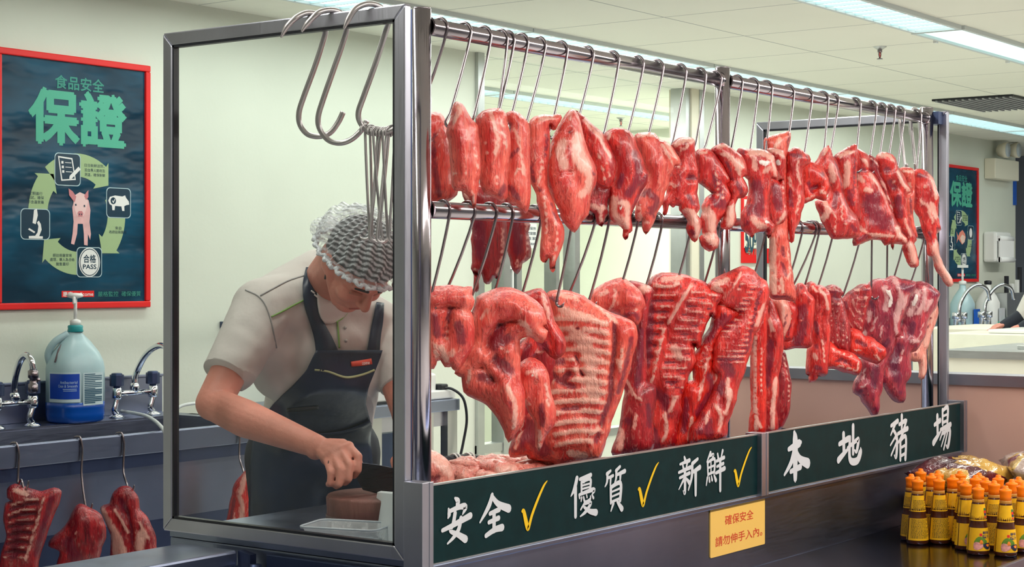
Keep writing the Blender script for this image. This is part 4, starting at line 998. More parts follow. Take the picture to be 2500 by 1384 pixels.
# far sinks against the long wall
fx0 = onY(2300, 790, 2.3).x; fx1 = onY(2497, 790, 2.3).x
fs = thing('sink_bench', ((fx0 + fx1) / 2, 2.5, 0), 'distant steel sink bench under the fish poster', 'sink')
m = MB(); m.box((fx0, 2.25, .0), (fx1, YW - .003, 1.04)); obj('bench_body', m, M['steel'], fs)
m = MB(); m.box((fx0, YW - .02, 1.04), (fx1, YW - .003, 1.13)); obj('backsplash', m, M['alu'], fs)
def far_tap(px, lab):
    c = onY(px, 790, 2.38); x = c.x; z = 1.041
    t = thing('mixer_tap', (x, 2.38, z), lab, 'tap')
    m = MB(); m.cyl((x - .07, 2.38, z + .09), (x + .07, 2.38, z + .09), .012); obj('bridge', m, M['chrome'], t)
    for s in (-.07, .07):
        m = MB(); m.lathe((x + s, 2.38, z), [(.028, 0), (.02, .02), (.016, .1), (.02, .105)], 14); obj('tap_body', m, M['chrome'], t)
        m = MB(); m.lathe((x + s, 2.38, z + .105), [(.026, 0), (.027, .04), (.018, .045)], 10); obj('tap_handle', m, M['chrome'], t)
    m = MB(); m.tube(bezier([(x, 2.38, z + .09), (x + .005, 2.38, z + .2), (x + .07, 2.35, z + .30), (x + .16, 2.31, z + .34), (x + .25, 2.28, z + .31), (x + .28, 2.27, z + .23)], 6), .013, 12); obj('spout', m, M['chrome'], t)
far_tap(2343, 'distant chrome tap under the fish poster, left of the pair'); far_tap(2405, 'distant chrome tap under the fish poster, right of the pair')
def far_jug(px, lab, blue, pump):
    c = onY(px, 790, 2.61); z = 1.041
    t = thing('cleaning_jug', (c.x, 2.61, z), lab, 'jug')
    m = MB(); loft(m, (c.x, 2.61, z), [sq(.09, 0, 3.2), sq(.095, .02, 3.2), sq(.095, .2, 3.2), sq(.075, .25, 2.4), sq(.03, .31, 2), sq(.026, .34, 2)]); obj('jug_body', m, M['jugpale'] if blue else M['white'], t)
    m = MB(); m.lathe((c.x, 2.61, z + .34), [(.028, 0), (.028, .025), (.012, .03)], 14)
    if pump: m.cyl((c.x, 2.61, z + .36), (c.x, 2.61, z + .47), .008, 10); m.box((c.x - .05, 2.58, z + .465), (c.x + .035, 2.63, z + .485))
    obj('pump' if pump else 'cap', m, M['white'] if pump else M['black'], t)
    m = MB(); m.box((c.x - .0, 2.505, z + .03), (c.x + .075, 2.525, z + .16)); m.cur = 0; obj('label', m, mat('far_label', (.01, .12, .6) if blue else (.5, .52, .55), .4), t)
far_jug(2350, 'distant milky pump jug with a blue label under the fish poster', True, True); far_jug(2412, 'distant white jug with black cap behind the right far tap', False, False)
m = MB(); a = onY(2446, 795, 2.5).x; b = onY(2499, 795, 2.5).x; m.box((a, 2.46, 1.041), (b, 2.72, 1.10)); tag(obj('green_tub', m, mat('green_tub', (.03, .38, .26), .4), None, .008), 'green plastic tub on the far sink bench', 'tub')
sb = thing('knife_box', (a + .25, 2.6, 1.10), 'steel box with knives standing above the green tub at right', 'knife box')
a = onY(2443, 750, 2.55).x; b = onY(2498, 750, 2.55).x
m = MB(); m.box((a, 2.5, 1.101), (b, 2.66, 1.315)); obj('box', m, M['alu'], sb, .003)
for px, h, mt in ((2458, .13, 'black'), (2472, .07, 'white'), (2484, .10, 'white'), (2490, .2, 'black')):
    x = onY(px, 700, 2.58).x; m = MB(); m.box((x - .02, 2.57, 1.30), (x + .02, 2.595, 1.315 + h)); obj('knife_handle', m, M[mt], sb, .003)
# emergency twin lamp and towel dispenser on the far wall
el = thing('emergency_light', onY(2452, 435, YW), 'twin head emergency light on the far wall near the ceiling', 'emergency light')
a = onY(2424, 410, YW - .07).x; b = onY(2482, 410, YW - .07).x; z1 = onY(2440, 388, YW - .07).z; z0 = onY(2440, 437, YW - .07).z
m = MB(); m.box((a, YW - .09, z0), (b, YW - .001, z1)); hb = obj('battery_box', m, M['cream'], el, .006)
for px in (2447, 2474):
    c = onY(px, 367, YW - .07); m = MB(); m.lathe((c.x, YW - .115, c.z), [(.062, 0), (.06, .03), (.045, .075), (.02, .09)], 20, 'Y'); hd = obj('lamp_head', m, M['cream'], el)
    m = MB(); m.lathe((c.x, YW - .118, c.z), [(0, 0), (.055, 0), (.055, .004)], 20, 'Y'); obj('lens', m, mat('lamp_lens', (.55, .62, .66), .1), hd)
td = thing('towel_dispenser', onY(2440, 640, YW), 'white paper towel dispenser with hanging sheet on the far wall', 'dispenser')
a = onY(2417, 600, YW - .06).x; b = onY(2455, 600, YW - .06).x
m = MB(); m.box((a, YW - .11, onY(2430, 640, YW - .06).z), (b, YW - .001, onY(2430, 566, YW - .06).z)); obj('cover', m, M['white'], td, .02)
m = MB(); a = onY(2437, 600, YW - .12).x; b = onY(2471, 600, YW - .12).x; z1 = onY(2440, 582, YW - .12).z; z0 = onY(2440, 640, YW - .12).z
m.box((a, YW - .135, z0), (b, YW - .122, z1)); m.cyl((a, YW - .12, z1), (b, YW - .12, z1), .022, 14); m.cyl((a, YW - .13, z0 + .02), (b, YW - .13, z0 + .02), .02, 14); obj('paper_sheet', m, mat('paper', (.82, .84, .84), .7), td)
# dim corner past the end of the far wall
m = MB(); m.box((12.2, 1.2, 0), (12.3, 4.5, CEIL)); struct('wall_corner', m, mat('grey_corner', (.22, .25, .31), .6))
m = MB(); a = onY(2467, 440, YW - .01); m.box((10.84, YW - .012, 1.45 - (500 - 672) / 4178 * -1 * 0 + onY(2470, 500, YW).z - 1.45), (10.895, YW - .001, onY(2470, 440, YW).z)); tag(obj('blue_strip', m, mat('blue_sign', (.01, .10, .5), .3)), 'narrow blue plate on the wall corner below the emergency light', 'plate')
# sprinklers and ceiling grille
def sprinkler(p, lab):
    t = thing('sprinkler', (p.x, p.y, CEIL - .06), lab, 'sprinkler')
    z = CEIL
    m = MB(); m.lathe((p.x, p.y, z - .014), [(0, 0), (.012, .0), (.030, .012), (.032, .0139)], 18); obj('ceiling_plate', m, M['alu'], t)
    m = MB(); m.cyl((p.x, p.y, z - .026), (p.x, p.y, z - .012), .011, 12)
    for s in (-1, 1): m.tube(bezier([(p.x + s * .009, p.y, z - .024), (p.x + s * .013, p.y, z - .036), (p.x + s * .004, p.y, z - .052)], 4), .0022, 8)
    m.lathe((p.x, p.y, z - .058), [(.014, 0), (.014, .002), (.004, .006)], 14); obj('sprinkler_frame', m, M['wire'], t)
    m = MB(); m.cyl((p.x, p.y, z - .05), (p.x, p.y, z - .026), .0028, 8); obj('glass_bulb', m, M['red'], t)
sprinkler(onZ(2148, 114, CEIL), 'ceiling sprinkler with red bulb below the upper right light run'); sprinkler(onZ(1516, 287, CEIL), 'distant ceiling sprinkler seen through the glazing above the meat')
gv = onZ(2420, 243, CEIL - .004)
t = thing('ceiling_grille', (gv.x, gv.y, CEIL), 'slatted air grille in the ceiling at the upper right', 'air grille')
m = MB(); A_ = [onZ(px, py, CEIL - .004) for px, py in ((2285, 246), (2445, 233), (2560, 252), (2400, 268))]
x0 = min(q.x for q in A_); x1 = max(q.x for q in A_); y0 = min(q.y for q in A_); y1 = max(q.y for q in A_)
m.box((x0, y0, CEIL - .012), (x1, y1, CEIL - .001)); obj('grille_backing', m, M['black'], t)
for k in range(12):
    y = y0 + (y1 - y0) * (k + .15) / 12; m = MB(); m.box((x0, y, CEIL - .02), (x1, y + (y1 - y0) / 36, CEIL - .010)); obj('slat', m, mat('grille_slat', (.35, .37, .38), .5) if k == 0 else bpy.data.materials['grille_slat'], t)
# price sign on the wall beyond, notice on the glazing
ps = thing('price_sign', onY(1845, 640, YW - .01), 'red bordered price sign showing 50 on the wall behind the middle post', 'price sign')
a = onY(1812, 600, YW - .01).x; b = onY(1886, 600, YW - .01).x; z0 = onY(1840, 642, YW - .01).z; z1 = onY(1840, 480, YW - .01).z
m = MB(); m.box((a, YW - .012, z0), (b, YW - .001, z1)); obj('sign_board', m, M['red'], ps)
m = MB(); wd = b - a; m.box((a + .02, YW - .014, z0 + .09), (b - .02, YW - .0115, z1 - .02)); obj('sign_paper', m, mat('sign_paper', (.80, .80, .66), .5), ps)
c = onY(1830, 584, YW - .016); m = MB(); put_text(m, '50', c, (1, 0, 0), (0, 0, 1), .105, .15, .03); c = onY(1844, 577, YW - .016); put_text(m, '0', c, (1, 0, 0), (0, 0, 1), .035, .075, .03); obj('lettering', m, mat('sign_ink', (.01, .06, .09), .5), ps)
c = onY(1834, 608, YW - .016); m = MB(); put_text(m, '每斤', c, (1, 0, 0), (0, 0, 1), .14, .07, .0); obj('lettering', m, mat('sign_ink_grey', (.25, .27, .2), .5), ps)
gn = thing('notice', onY(1296, 600, YW - .02), 'small white notice with dark writing on the back room glazing', 'notice')
a = onY(1283, 580, YW + .015).x; b = onY(1310, 580, YW + .015).x; z0 = onY(1296, 606, YW).z; z1 = onY(1296, 545, YW).z
m = MB(); m.box((a, YW + .014, z0), (b, YW + .019, z1)); obj('notice_sheet', m, M['white'], gn)
m = MB(); 
for k, s_ in enumerate(('請保持', '門窗關', '清潔', 'Clean')): put_text(m, s_, ((a + b) / 2, YW + .013, z1 - (z1 - z0) * (.2 + .2 * k)), (1, 0, 0), (0, 0, 1), (b - a) * .8, (z1 - z0) * .13, 0)
obj('lettering', m, M['pnavy'], gn)
# ------------------------------------------------------------------ meat
def meat_mat(name, lo, hi, fat=(1.0, 0.56, 0.46), dark=(0.16, 0.006, 0.03), bone=(0.86, 0.80, 0.74), fatn=0.45, rough=0.34):
    m, nt, b = newmat(name)
    N = nt.nodes.new; Lk = nt.links.new
    tc = N('ShaderNodeTexCoord'); mp = N('ShaderNodeMapping'); mp.inputs['Scale'].default_value = (1, 1, 0.35); Lk(tc.outputs['Object'], mp.inputs[0])
    def noise(sc, det, vec, dist=0.0):
        n = N('ShaderNodeTexNoise'); n.inputs['Scale'].default_value = sc; n.inputs['Detail'].default_value = det; n.inputs['Distortion'].default_value = dist
        Lk(vec, n.inputs['Vector']); return n.outputs['Fac']
    def ramp(f, p0, c0, p1, c1):
        r = N('ShaderNodeValToRGB'); e = r.color_ramp.elements; e[0].position = p0; e[1].position = p1; e[0].color = (*c0, 1); e[1].color = (*c1, 1); Lk(f, r.inputs[0]); return r.outputs[0]
    def mix(f, a, c):
        x = N('ShaderNodeMix'); x.data_type = 'RGBA'; Lk(f, x.inputs['Factor']); Lk(a, x.inputs['A'])
        if hasattr(c, 'node'): Lk(c, x.inputs['B'])
        else: x.inputs['B'].default_value = (*c, 1)
        return x.outputs['Result']
    def mth(op, a, c):
        x = N('ShaderNodeMath'); x.operation = op; x.use_clamp = True
        for i, q in enumerate((a, c)):
            if hasattr(q, 'node'): Lk(q, x.inputs[i])
            else: x.inputs[i].default_value = q
        return x.outputs[0]
    at = N('ShaderNodeAttribute'); at.attribute_name = 'tissue'; sp = N('ShaderNodeSeparateColor'); Lk(at.outputs['Color'], sp.inputs[0])
    mf = N('ShaderNodeMapping'); mf.inputs['Scale'].default_value = (1, 1, 0.12); mf.inputs['Rotation'].default_value = (.25, .2, 0); Lk(tc.outputs['Object'], mf.inputs[0])
    n1 = noise(26, 6, mp.outputs[0], 1.0); n2 = noise(85, 5, mp.outputs[0], 1.6); n3 = noise(9, 4, tc.outputs['Object'], .8); n4 = noise(210, 3, mf.outputs[0], .4)
    base = ramp(n1, .36, lo, .64, hi)
    base = mix(mth('MULTIPLY', mth('SUBTRACT', n4, .52), 4.0), base, tuple(l * .45 for l in lo))
    # thin fat seams through the muscle
    seam = mth('MULTIPLY', mth('MULTIPLY', mth('SUBTRACT', n2, .56), 5.0), fatn)
    base = mix(seam, base, tuple(f * .55 + h * .45 for f, h in zip(fat, hi)))
    def sharp(ch, k):                      # attribute with a ragged edge
        return mth('MULTIPLY', mth('SUBTRACT', mth('ADD', ch, mth('MULTIPLY', mth('SUBTRACT', n2, .25), .9)), .62), k)
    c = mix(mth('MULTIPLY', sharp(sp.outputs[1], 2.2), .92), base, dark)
    fv = ramp(n3, .3, tuple(x * .86 for x in fat), .7, tuple(min(1, x * 1.06) for x in fat))
    c = mix(mth('MULTIPLY', sharp(sp.outputs[0], 2.2), .88), c, fv)
    c = mix(sharp(sp.outputs[2], 4), c, bone)
    Lk(c, b.inputs['Base Color'])
    b.inputs['Roughness'].default_value = rough; b.inputs['Coat Weight'].default_value = .25; b.inputs['Coat Roughness'].default_value = .18
    b.inputs['Subsurface Weight'].default_value = .12; b.inputs['Subsurface Radius'].default_value = (.012, .003, .002); b.inputs['Subsurface Scale'].default_value = 1.0
    bp = N('ShaderNodeBump'); bp.inputs['Strength'].default_value = .55; bp.inputs['Distance'].default_value = .006
    hsum = N('ShaderNodeMath'); hsum.operation = 'ADD'; Lk(n4, hsum.inputs[0]); Lk(n2, hsum.inputs[1]); Lk(hsum.outputs[0], bp.inputs['Height']); Lk(bp.outputs[0], b.inputs['Normal'])
    return m
MM = {
 'loin': meat_mat('pork_loin', (.68, .044, .040), (.96, .175, .125), fatn=.7),
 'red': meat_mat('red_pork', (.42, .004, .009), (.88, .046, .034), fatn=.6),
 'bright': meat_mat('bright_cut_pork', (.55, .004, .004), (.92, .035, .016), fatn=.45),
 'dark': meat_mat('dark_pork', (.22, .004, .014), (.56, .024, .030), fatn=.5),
 'deep': meat_mat('deep_red_slab', (.30, .006, .014), (.44, .018, .022), fatn=.12),
 'pale': meat_mat('pale_pork', (.78, .20, .16), (.90, .36, .28), fatn=.6),
 'rib': meat_mat('rib_pork', (.66, .040, .032), (.95, .17, .115), fat=(1.0, .58, .46), fatn=.7),
 'purple': meat_mat('neck_pork', (.22, .008, .04), (.58, .05, .07), fat=(.86, .52, .50), dark=(.12, .006, .04), fatn=.6),
}
VW = {'A': (1020, 230, 2.824), 'B': (1450, 100, 3.296), 'C': (1450, 480, 3.296), 'G': (1020, 660, 2.563), 'N1': (1440, 300, 4.325), 'N2': (1780, 300, 3.146),
      'N3': (2000, 330, 3.641), 'N4': (1880, 670, 3.955), 'N5': (1480, 640, 2.8826), 'K': (0, 680, 1.966), 'M': (400, 780, 2.291), 'X': (0, 0, 1.0)}
def closed_smooth(p, step, rag, seed):
    p = np.array(p, float); n = len(p); out = []
    for i in range(n):
        p0, p1, p2, p3 = p[i - 1], p[i], p[(i + 1) % n], p[(i + 2) % n]
        L_ = max(2, int(np.linalg.norm(p2 - p1) / step))
        for k in range(L_):
            t = k / L_
            q = 0.5 * (2 * p1 + (p2 - p0) * .75 * t + (2 * p1 * 0 + (-2 * p1 + 2 * p2) * 1.5 - (p2 - p0) * .75 - (p3 - p1) * .75 + (p2 - p0) * 0) * 0)   # tangent part below
            m1 = (p2 - p0) * .38; m2 = (p3 - p1) * .38
            h00 = 2 * t ** 3 - 3 * t ** 2 + 1; h10 = t ** 3 - 2 * t ** 2 + t; h01 = -2 * t ** 3 + 3 * t ** 2; h11 = t ** 3 - t ** 2
            out.append(h00 * p1 + h10 * m1 + h01 * p2 + h11 * m2)
    out = np.array(out)
    if rag:
        for i in range(len(out)):
            v = mnoise.noise_vector(Vector((out[i][0] / step * .22, out[i][1] / step * .22, seed)))
            w = mnoise.noise_vector(Vector((out[i][0] / step * .6, out[i][1] / step * .6, seed + 5)))
            out[i] += np.array((v.x + .5 * w.x, v.y + .5 * w.y)) * rag
    return out
def seg_dist(P_, poly, closed):
    """distance of points P_ (n,2) to a polyline, and the position along it (0..1)"""
    a = poly if closed else poly[:-1]; b = np.roll(poly, -1, 0) if closed else poly[1:]
    best = np.full(len(P_), 1e9)
    for i in range(len(a)):
        d = b[i] - a[i]; L2 = max(d @ d, 1e-18)
        t = np.clip(((P_ - a[i]) @ d) / L2, 0, 1)
        q = a[i] + t[:, None] * d
        best = np.minimum(best, np.hypot(*(P_ - q).T))
    return best
def inside(P_, poly):
    x, y = P_.T; r = np.zeros(len(P_), bool); n = len(poly); j = n - 1
    for i in range(n):
        xi, yi = poly[i]; xj, yj = poly[j]
        c = ((yi > y) != (yj > y)) & (x < (xj - xi) * (y - yi) / (yj - yi + 1e-12) + xi)
        r ^= c; j = i
    return r
def spread(curve, n):
    c = np.array(curve, float); d = np.r_[0, np.cumsum(np.hypot(*np.diff(c, axis=0).T))]; t = np.linspace(0, d[-1], n)
    return np.c_[np.interp(t, d, c[:, 0]), np.interp(t, d, c[:, 1])]
def ribs(Lc, Rc, n, fw, sag=0, kind='fat', amt=.25, gap='dark', gw=None, gamt=-.2):
    a = spread(Lc, n); b = spread(Rc, n); out = []
    for i in range(n):
        m_ = (a[i] + b[i]) / 2 + np.array((0, sag)); out.append((kind, [a[i], m_, b[i]], fw, amt))
        if gap and i < n - 1:
            c = (a[i] + a[i + 1]) / 2; d = (b[i] + b[i + 1]) / 2; out.append((gap, [c, (c + d) / 2 + np.array((0, sag)), d], gw or fw * .7, gamt))
    return out
CHN = {'semi': (.8, 0, 0), 'fat': (1, 0, 0), 'dim': (0, .6, 0), 'dark': (0, 1, 0), 'bone': (0, 0, 1), 'ridge': (0, 0, 0), 'groove': (0, 0, 0), 'fatgroove': (1, 0, 0)}
SEED = [0]
TG = 'pork cuts on the top rail'; LG = 'pork cuts on the lower rail'
def meat(label, view, pts, mt, Y=None, T=.034, strokes=(), rag=2.0, name='meat_cut', cat='meat', group=None, step=.0085, tilt=None, lump=.38, parent=None, Rk=1.3, back=.85, D=None, cpx=None):
    if Y is None: Y = .018 if group == TG else .115
    elif group == TG and Y < .3: Y = .018 + (Y - .115) * 1.2
    if group == LG and Y > .06: Y -= .022
    if tilt is None: tilt = .55 if group == TG else 0.0
    SEED[0] += 1; sd = SEED[0] * 3.7
    ox, oy, sc = VW[view]
    px = np.array([(ox + a / sc, oy + b / sc) for a, b in pts])
    cx = cpx if cpx else (px[:, 0].min() + px[:, 0].max()) / 2; cy = (px[:, 1].min() + px[:, 1].max()) / 2
    if D is None: D = DY(cx, Y)
    k = D / FPX
    def loc(q): q = np.array(q, float); return np.c_[(q[:, 0] - cx) * k, (cy - q[:, 1]) * k]
    poly = closed_smooth(loc(px), step, rag * k, sd)
    g_ = (6.0 if group == LG else 3.0) * k        # pieces press against each other
    tn = np.roll(poly, -1, 0) - np.roll(poly, 1, 0); nn_ = np.c_[tn[:, 1], -tn[:, 0]]; nn_ /= np.maximum(np.hypot(*nn_.T), 1e-9)[:, None]
    ar = np.sum(poly[:, 0] * np.roll(poly[:, 1], -1) - np.roll(poly[:, 0], -1) * poly[:, 1])
    poly = poly + nn_ * (g_ if ar > 0 else -g_)
    lo = poly.min(0); hi = poly.max(0); gx = np.arange(lo[0], hi[0], step); gy = np.arange(lo[1], hi[1], step * .87)
    g = np.array([(x + (step / 2 if j % 2 else 0), y) for j, y in enumerate(gy) for x in gx])
    g = g[inside(g, poly)]
    if len(g): g = g[seg_dist(g, poly, True) > step * .55]
    allp = np.r_[poly, g] if len(g) else poly
    nb = len(poly)
    res = delaunay_2d_cdt([Vector(p) for p in allp], [(i, (i + 1) % nb) for i in range(nb)], [], 1, 1e-6)
    V2 = np.array([(v.x, v.y) for v in res[0]]); F = [tuple(f) for f in res[2]]
    d = seg_dist(V2, poly, True); onb = d < step * .05
    R_ = T * Rk
    h = T * np.sqrt(np.clip(1 - (1 - np.clip(d / R_, 0, 1)) ** 2, 0, 1))
    tis = np.zeros((len(V2), 3)); add = np.zeros(len(V2))
    for st in strokes:
        kind, pl, wd, amt = st
        q = loc([(ox + a / sc, oy + b / sc) for a, b in pl]); ww = wd / sc * k
        if len(q) > 2: q = np.array([(v.x, v.y) for v in bezier([Vector((a, b, 0)) for a, b in q], 5)])
        if len(q) == 1: dd = np.hypot(*(V2 - q[0]).T)
        else: dd = seg_dist(V2, q, False)
        wgt = np.exp(-(dd / ww) ** 2)
        for c in range(3):
            if CHN[kind][c]: tis[:, c] = np.maximum(tis[:, c], CHN[kind][c] * wgt)
            elif kind in ('fat', 'bone', 'dark', 'fatgroove', 'semi', 'dim'): tis[:, c] *= (1 - .8 * wgt)
        add += amt * T * wgt
    nz = np.array([mnoise.noise(Vector((a * 16, b * 11, sd))) * .5 + mnoise.noise(Vector((a * 38, b * 24, sd + 9))) * .42 + mnoise.noise(Vector((a * 90, b * 50, sd + 19))) * .22 for a, b in V2])
    edge = np.clip(d / (T * .8), 0, 1)
    hf = h + (add + nz * lump * T) * edge
    hb = h * back * (1 + .3 * nz)
    hf = np.where(onb, 0, np.maximum(hf, .0015)); hb = np.where(onb, 0, np.maximum(hb, .0015))
    C0 = P(cx, cy, D)
    def W_(p, o):                          # p is metres at the centre distance; the piece may be turned about its upright axis
        return P(cx + p[0] / k, cy - p[1] / k, D + tilt * p[0]) + fwd * o
    m = MB(); n = len(V2); vs = [W_(V2[i], -hf[i]) for i in range(n)]; idx = {}
    for i in range(n):
        if not onb[i]: idx[i] = len(vs); vs.append(W_(V2[i], hb[i]))
    fs = []
    for f in F:
        a, b, c = f
        fs.append((a, c, b)); fs.append(tuple(idx.get(i, i) for i in (a, b, c)))
    m.add(vs, fs, True)
    top = max(range(nb), key=lambda i: poly[i][1])
    o = obj(name, m, MM[mt], parent, origin=C0 if parent is None else None)
    bm = bmesh.new(); bm.from_mesh(o.data); bmesh.ops.recalc_face_normals(bm, faces=bm.faces); bm.to_mesh(o.data); bm.free()
    ca = o.data.color_attributes.new('tissue', 'FLOAT_COLOR', 'POINT')
    full = np.zeros((len(vs), 4)); full[:, 3] = 1; full[:n, :3] = tis
    for i, j in idx.items(): full[j, :3] = tis[i] * .6
    ca.data.foreach_set('color', full.ravel())
    if parent is None: tag(o, label, cat, group)
    elif label: o['label'] = label
    return o
# ---- top rail, left bay
meat('dark pink loin half hidden by the corner post, top rail', 'A', [(30,150),(90,132),(150,132),(188,180),(196,240),(215,300),(235,420),(232,560),(268,640),(262,690),(222,722),(180,745),(90,745),(30,700)], 'loin', T=.035, Y=.213, group=TG,
     strokes=[('groove', [(160,230),(200,330),(225,520),(220,700)], 12, -.5), ('dark', [(110,380),(130,560),(150,700)], 26, 0), ('dark', [(120,280),(110,340)], 18, -.2), ('fat', [(120,460),(140,430)], 10, .1), ('fat', [(205,280),(228,420)], 7, .1)])
meat('pale pink loin with a pointed top, second from the corner post', 'A', [(268,60),(300,76),(335,125),(375,185),(405,215),(412,300),(425,420),(430,500),(415,600),(412,660),(400,700),(396,760),(386,785),(380,740),(350,690),(300,658),(255,655),(235,610),(235,520),(225,400),(220,320),(205,270),(215,220),(235,150),(245,90)], 'loin', T=.037, group=TG,
     strokes=[('fat', [(240,540),(280,560),(330,555),(360,570)], 9, .08), ('fat', [(395,400),(415,520)], 9, .1), ('fat', [(270,80),(290,120),(250,200)], 22, .05), ('groove', [(375,230),(390,330),(400,480),(380,640)], 9, -.25), ('ridge', [(290,200),(320,400),(310,560)], 50, .25), ('fat', [(380,660),(388,780)], 10, .1), ('fat', [(300,300),(330,330)], 10, 0)])
meat('pink loin with pale streaked seam down its right side, third from the corner post', 'A', [(408,170),(450,125),(500,108),(560,103),(600,130),(612,190),(628,250),(632,350),(625,450),(612,560),(612,640),(612,705),(580,732),(545,715),(500,690),(455,665),(435,610),(430,500),(425,350),(415,250)], 'loin', T=.037, group=TG,
     strokes=[('fat', [(500,130),(530,230),(555,330),(540,420)], 20, .08), ('fat', [(575,170),(595,290),(610,390)], 12, .05), ('fat', [(545,560),(545,620)], 9, 0), ('ridge', [(490,180),(500,400),(520,640)], 50, .2), ('groove', [(455,250),(462,450),(480,620)], 10, -.15), ('dark', [(600,640),(570,700)], 25, 0), ('fat', [(460,300),(480,420)], 8, 0)])
meat('pink loin with purple streaks, fourth from the corner post, ending in a point', 'A', [(608,150),(640,122),(690,130),(740,180),(765,240),(768,330),(765,450),(768,560),(770,680),(765,770),(745,815),(720,790),(680,760),(630,735),(608,690),(610,600),(625,450),(628,300),(640,215)], 'loin', T=.034, group=TG,
     strokes=[('fat', [(660,250),(700,350),(720,470),(740,560)], 15, .05), ('fat', [(660,560),(700,520),(740,560)], 11, 0), ('dark', [(640,200),(620,260)], 20, -.2), ('dark', [(690,380),(640,440)], 18, 0), ('ridge', [(680,240),(690,500),(720,720)], 45, .2), ('groove', [(745,250),(755,420),(748,560)], 9, -.25), ('dark', [(630,640),(690,720)], 25, 0)])
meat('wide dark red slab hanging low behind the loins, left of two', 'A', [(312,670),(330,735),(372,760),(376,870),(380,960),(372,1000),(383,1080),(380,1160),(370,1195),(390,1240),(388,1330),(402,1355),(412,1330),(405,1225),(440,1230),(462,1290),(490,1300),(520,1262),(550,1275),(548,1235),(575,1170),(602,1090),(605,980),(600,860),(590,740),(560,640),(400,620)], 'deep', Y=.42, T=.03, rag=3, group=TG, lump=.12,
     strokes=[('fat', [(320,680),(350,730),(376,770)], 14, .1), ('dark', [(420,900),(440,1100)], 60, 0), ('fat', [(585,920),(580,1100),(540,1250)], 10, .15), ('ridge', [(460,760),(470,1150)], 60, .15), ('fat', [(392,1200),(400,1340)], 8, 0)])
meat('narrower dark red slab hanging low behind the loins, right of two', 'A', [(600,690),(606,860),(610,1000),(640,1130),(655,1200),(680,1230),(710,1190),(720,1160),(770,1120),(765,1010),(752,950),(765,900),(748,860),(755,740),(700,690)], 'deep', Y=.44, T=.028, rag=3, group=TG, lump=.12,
     strokes=[('fat', [(745,880),(750,1080),(700,1190)], 10, .15), ('dark', [(680,900),(690,1080)], 45, 0), ('fat', [(680,1190),(690,1150)], 14, 0)])
meat('narrow pink cut with a beak-like top pointing right and a long split tail', 'A', [(765,205),(800,165),(870,150),(930,150),(965,142),(985,160),(962,210),(945,240),(925,236),(912,205),(900,240),(905,340),(895,440),(885,520),(890,640),(915,700),(945,780),(960,830),(985,880),(1003,930),(1000,1000),(975,1080),(945,1150),(940,1200),(930,1220),(918,1200),(915,1130),(895,1120),(880,1155),(855,1140),(850,1080),(858,980),(860,880),(845,800),(825,740),(825,690),(800,640),(780,600),(765,540),(765,400),(772,300)], 'loin', T=.026, group=TG,
     strokes=[('dark', [(895,240),(890,330),(880,440)], 16, -.3), ('fat', [(860,460),(845,560),(830,600),(825,680)], 12, .1), ('groove', [(865,380),(850,520),(880,640)], 9, -.3), ('dark', [(845,660)], 24, -.3), ('fat', [(950,160),(900,170),(820,190)], 18, .1), ('fat', [(870,700),(880,800),(890,960)], 12, .1), ('groove', [(900,900),(920,1080)], 9, -.5), ('dark', [(920,760),(960,900)], 14, 0), ('fat', [(945,880),(960,1000),(930,1180)], 10, 0), ('dark', [(780,480),(800,600)], 18, 0)])
meat('red tongue shaped cut folded behind the large pale shoulder', 'A', [(1085,115),(1150,160),(1200,215),(1240,245),(1270,270),(1310,350),(1345,440),(1357,490),(1345,600),(1310,645),(1265,635),(1235,590),(1200,470),(1160,360),(1120,260),(1095,170)], 'red', T=.03, Y=.125, group=TG,
     strokes=[('fat', [(1235,400),(1265,500),(1285,590)], 7, .15), ('fat', [(1290,470),(1318,560),(1320,600)], 7, .15), ('fat', [(1110,130),(1180,220),(1260,330),(1330,440)], 16, .15), ('groove', [(1140,230),(1220,420),(1250,560)], 10, -.4), ('fat', [(1225,250),(1270,300)], 14, .1)])
meat('large pork shoulder with a broad pale fat face, top rail', 'A', [(1060,106),(1085,120),(1105,170),(1130,270),(1165,380),(1205,470),(1225,540),(1220,620),(1190,680),(1182,760),(1168,830),(1130,870),(1110,900),(1075,945),(1045,920),(1010,880),(990,840),(985,800),(950,740),(905,640),(888,560),(900,460),(915,380),(940,300),(985,210),(1030,130)], 'loin', T=.04, Y=.10, group=TG, lump=.35,
     strokes=[('fat', [(1000,340),(980,420),(1010,500)], 42, .05), ('fat', [(1100,290),(1110,380),(1150,470),(1180,560)], 40, .05), ('fat', [(1080,330),(1090,440),(1140,520)], 40, .05), ('fat', [(1180,580),(1170,650),(1120,700)], 32, .0), ('groove', [(960,555),(1020,540),(1090,520)], 8, -.3), ('dark', [(960,556),(1040,538),(1090,522)], 4, -.1), ('groove', [(1040,150),(1060,220),(1030,290)], 14, -.3), ('ridge', [(980,600),(1040,680),(1080,820)], 60, .2), ('dark', [(1040,270)], 10, -.3), ('fat', [(1060,120),(1040,180)], 16, .05), ('dark', [(1195,540),(1210,560)], 10, -.1)])
meat('small red trimming tucked under the pale shoulder', 'A', [(1225,590),(1260,630),(1338,630),(1332,700),(1305,770),(1310,810),(1285,850),(1265,908),(1240,880),(1225,820),(1180,790),(1185,690)], 'dark', T=.024, Y=.145, group=TG, strokes=[('fat', [(1200,770),(1250,790),(1280,780)], 24, .1), ('fat', [(1250,800),(1265,890)], 16, .05), ('groove', [(1270,640),(1260,760)], 10, -.3)])
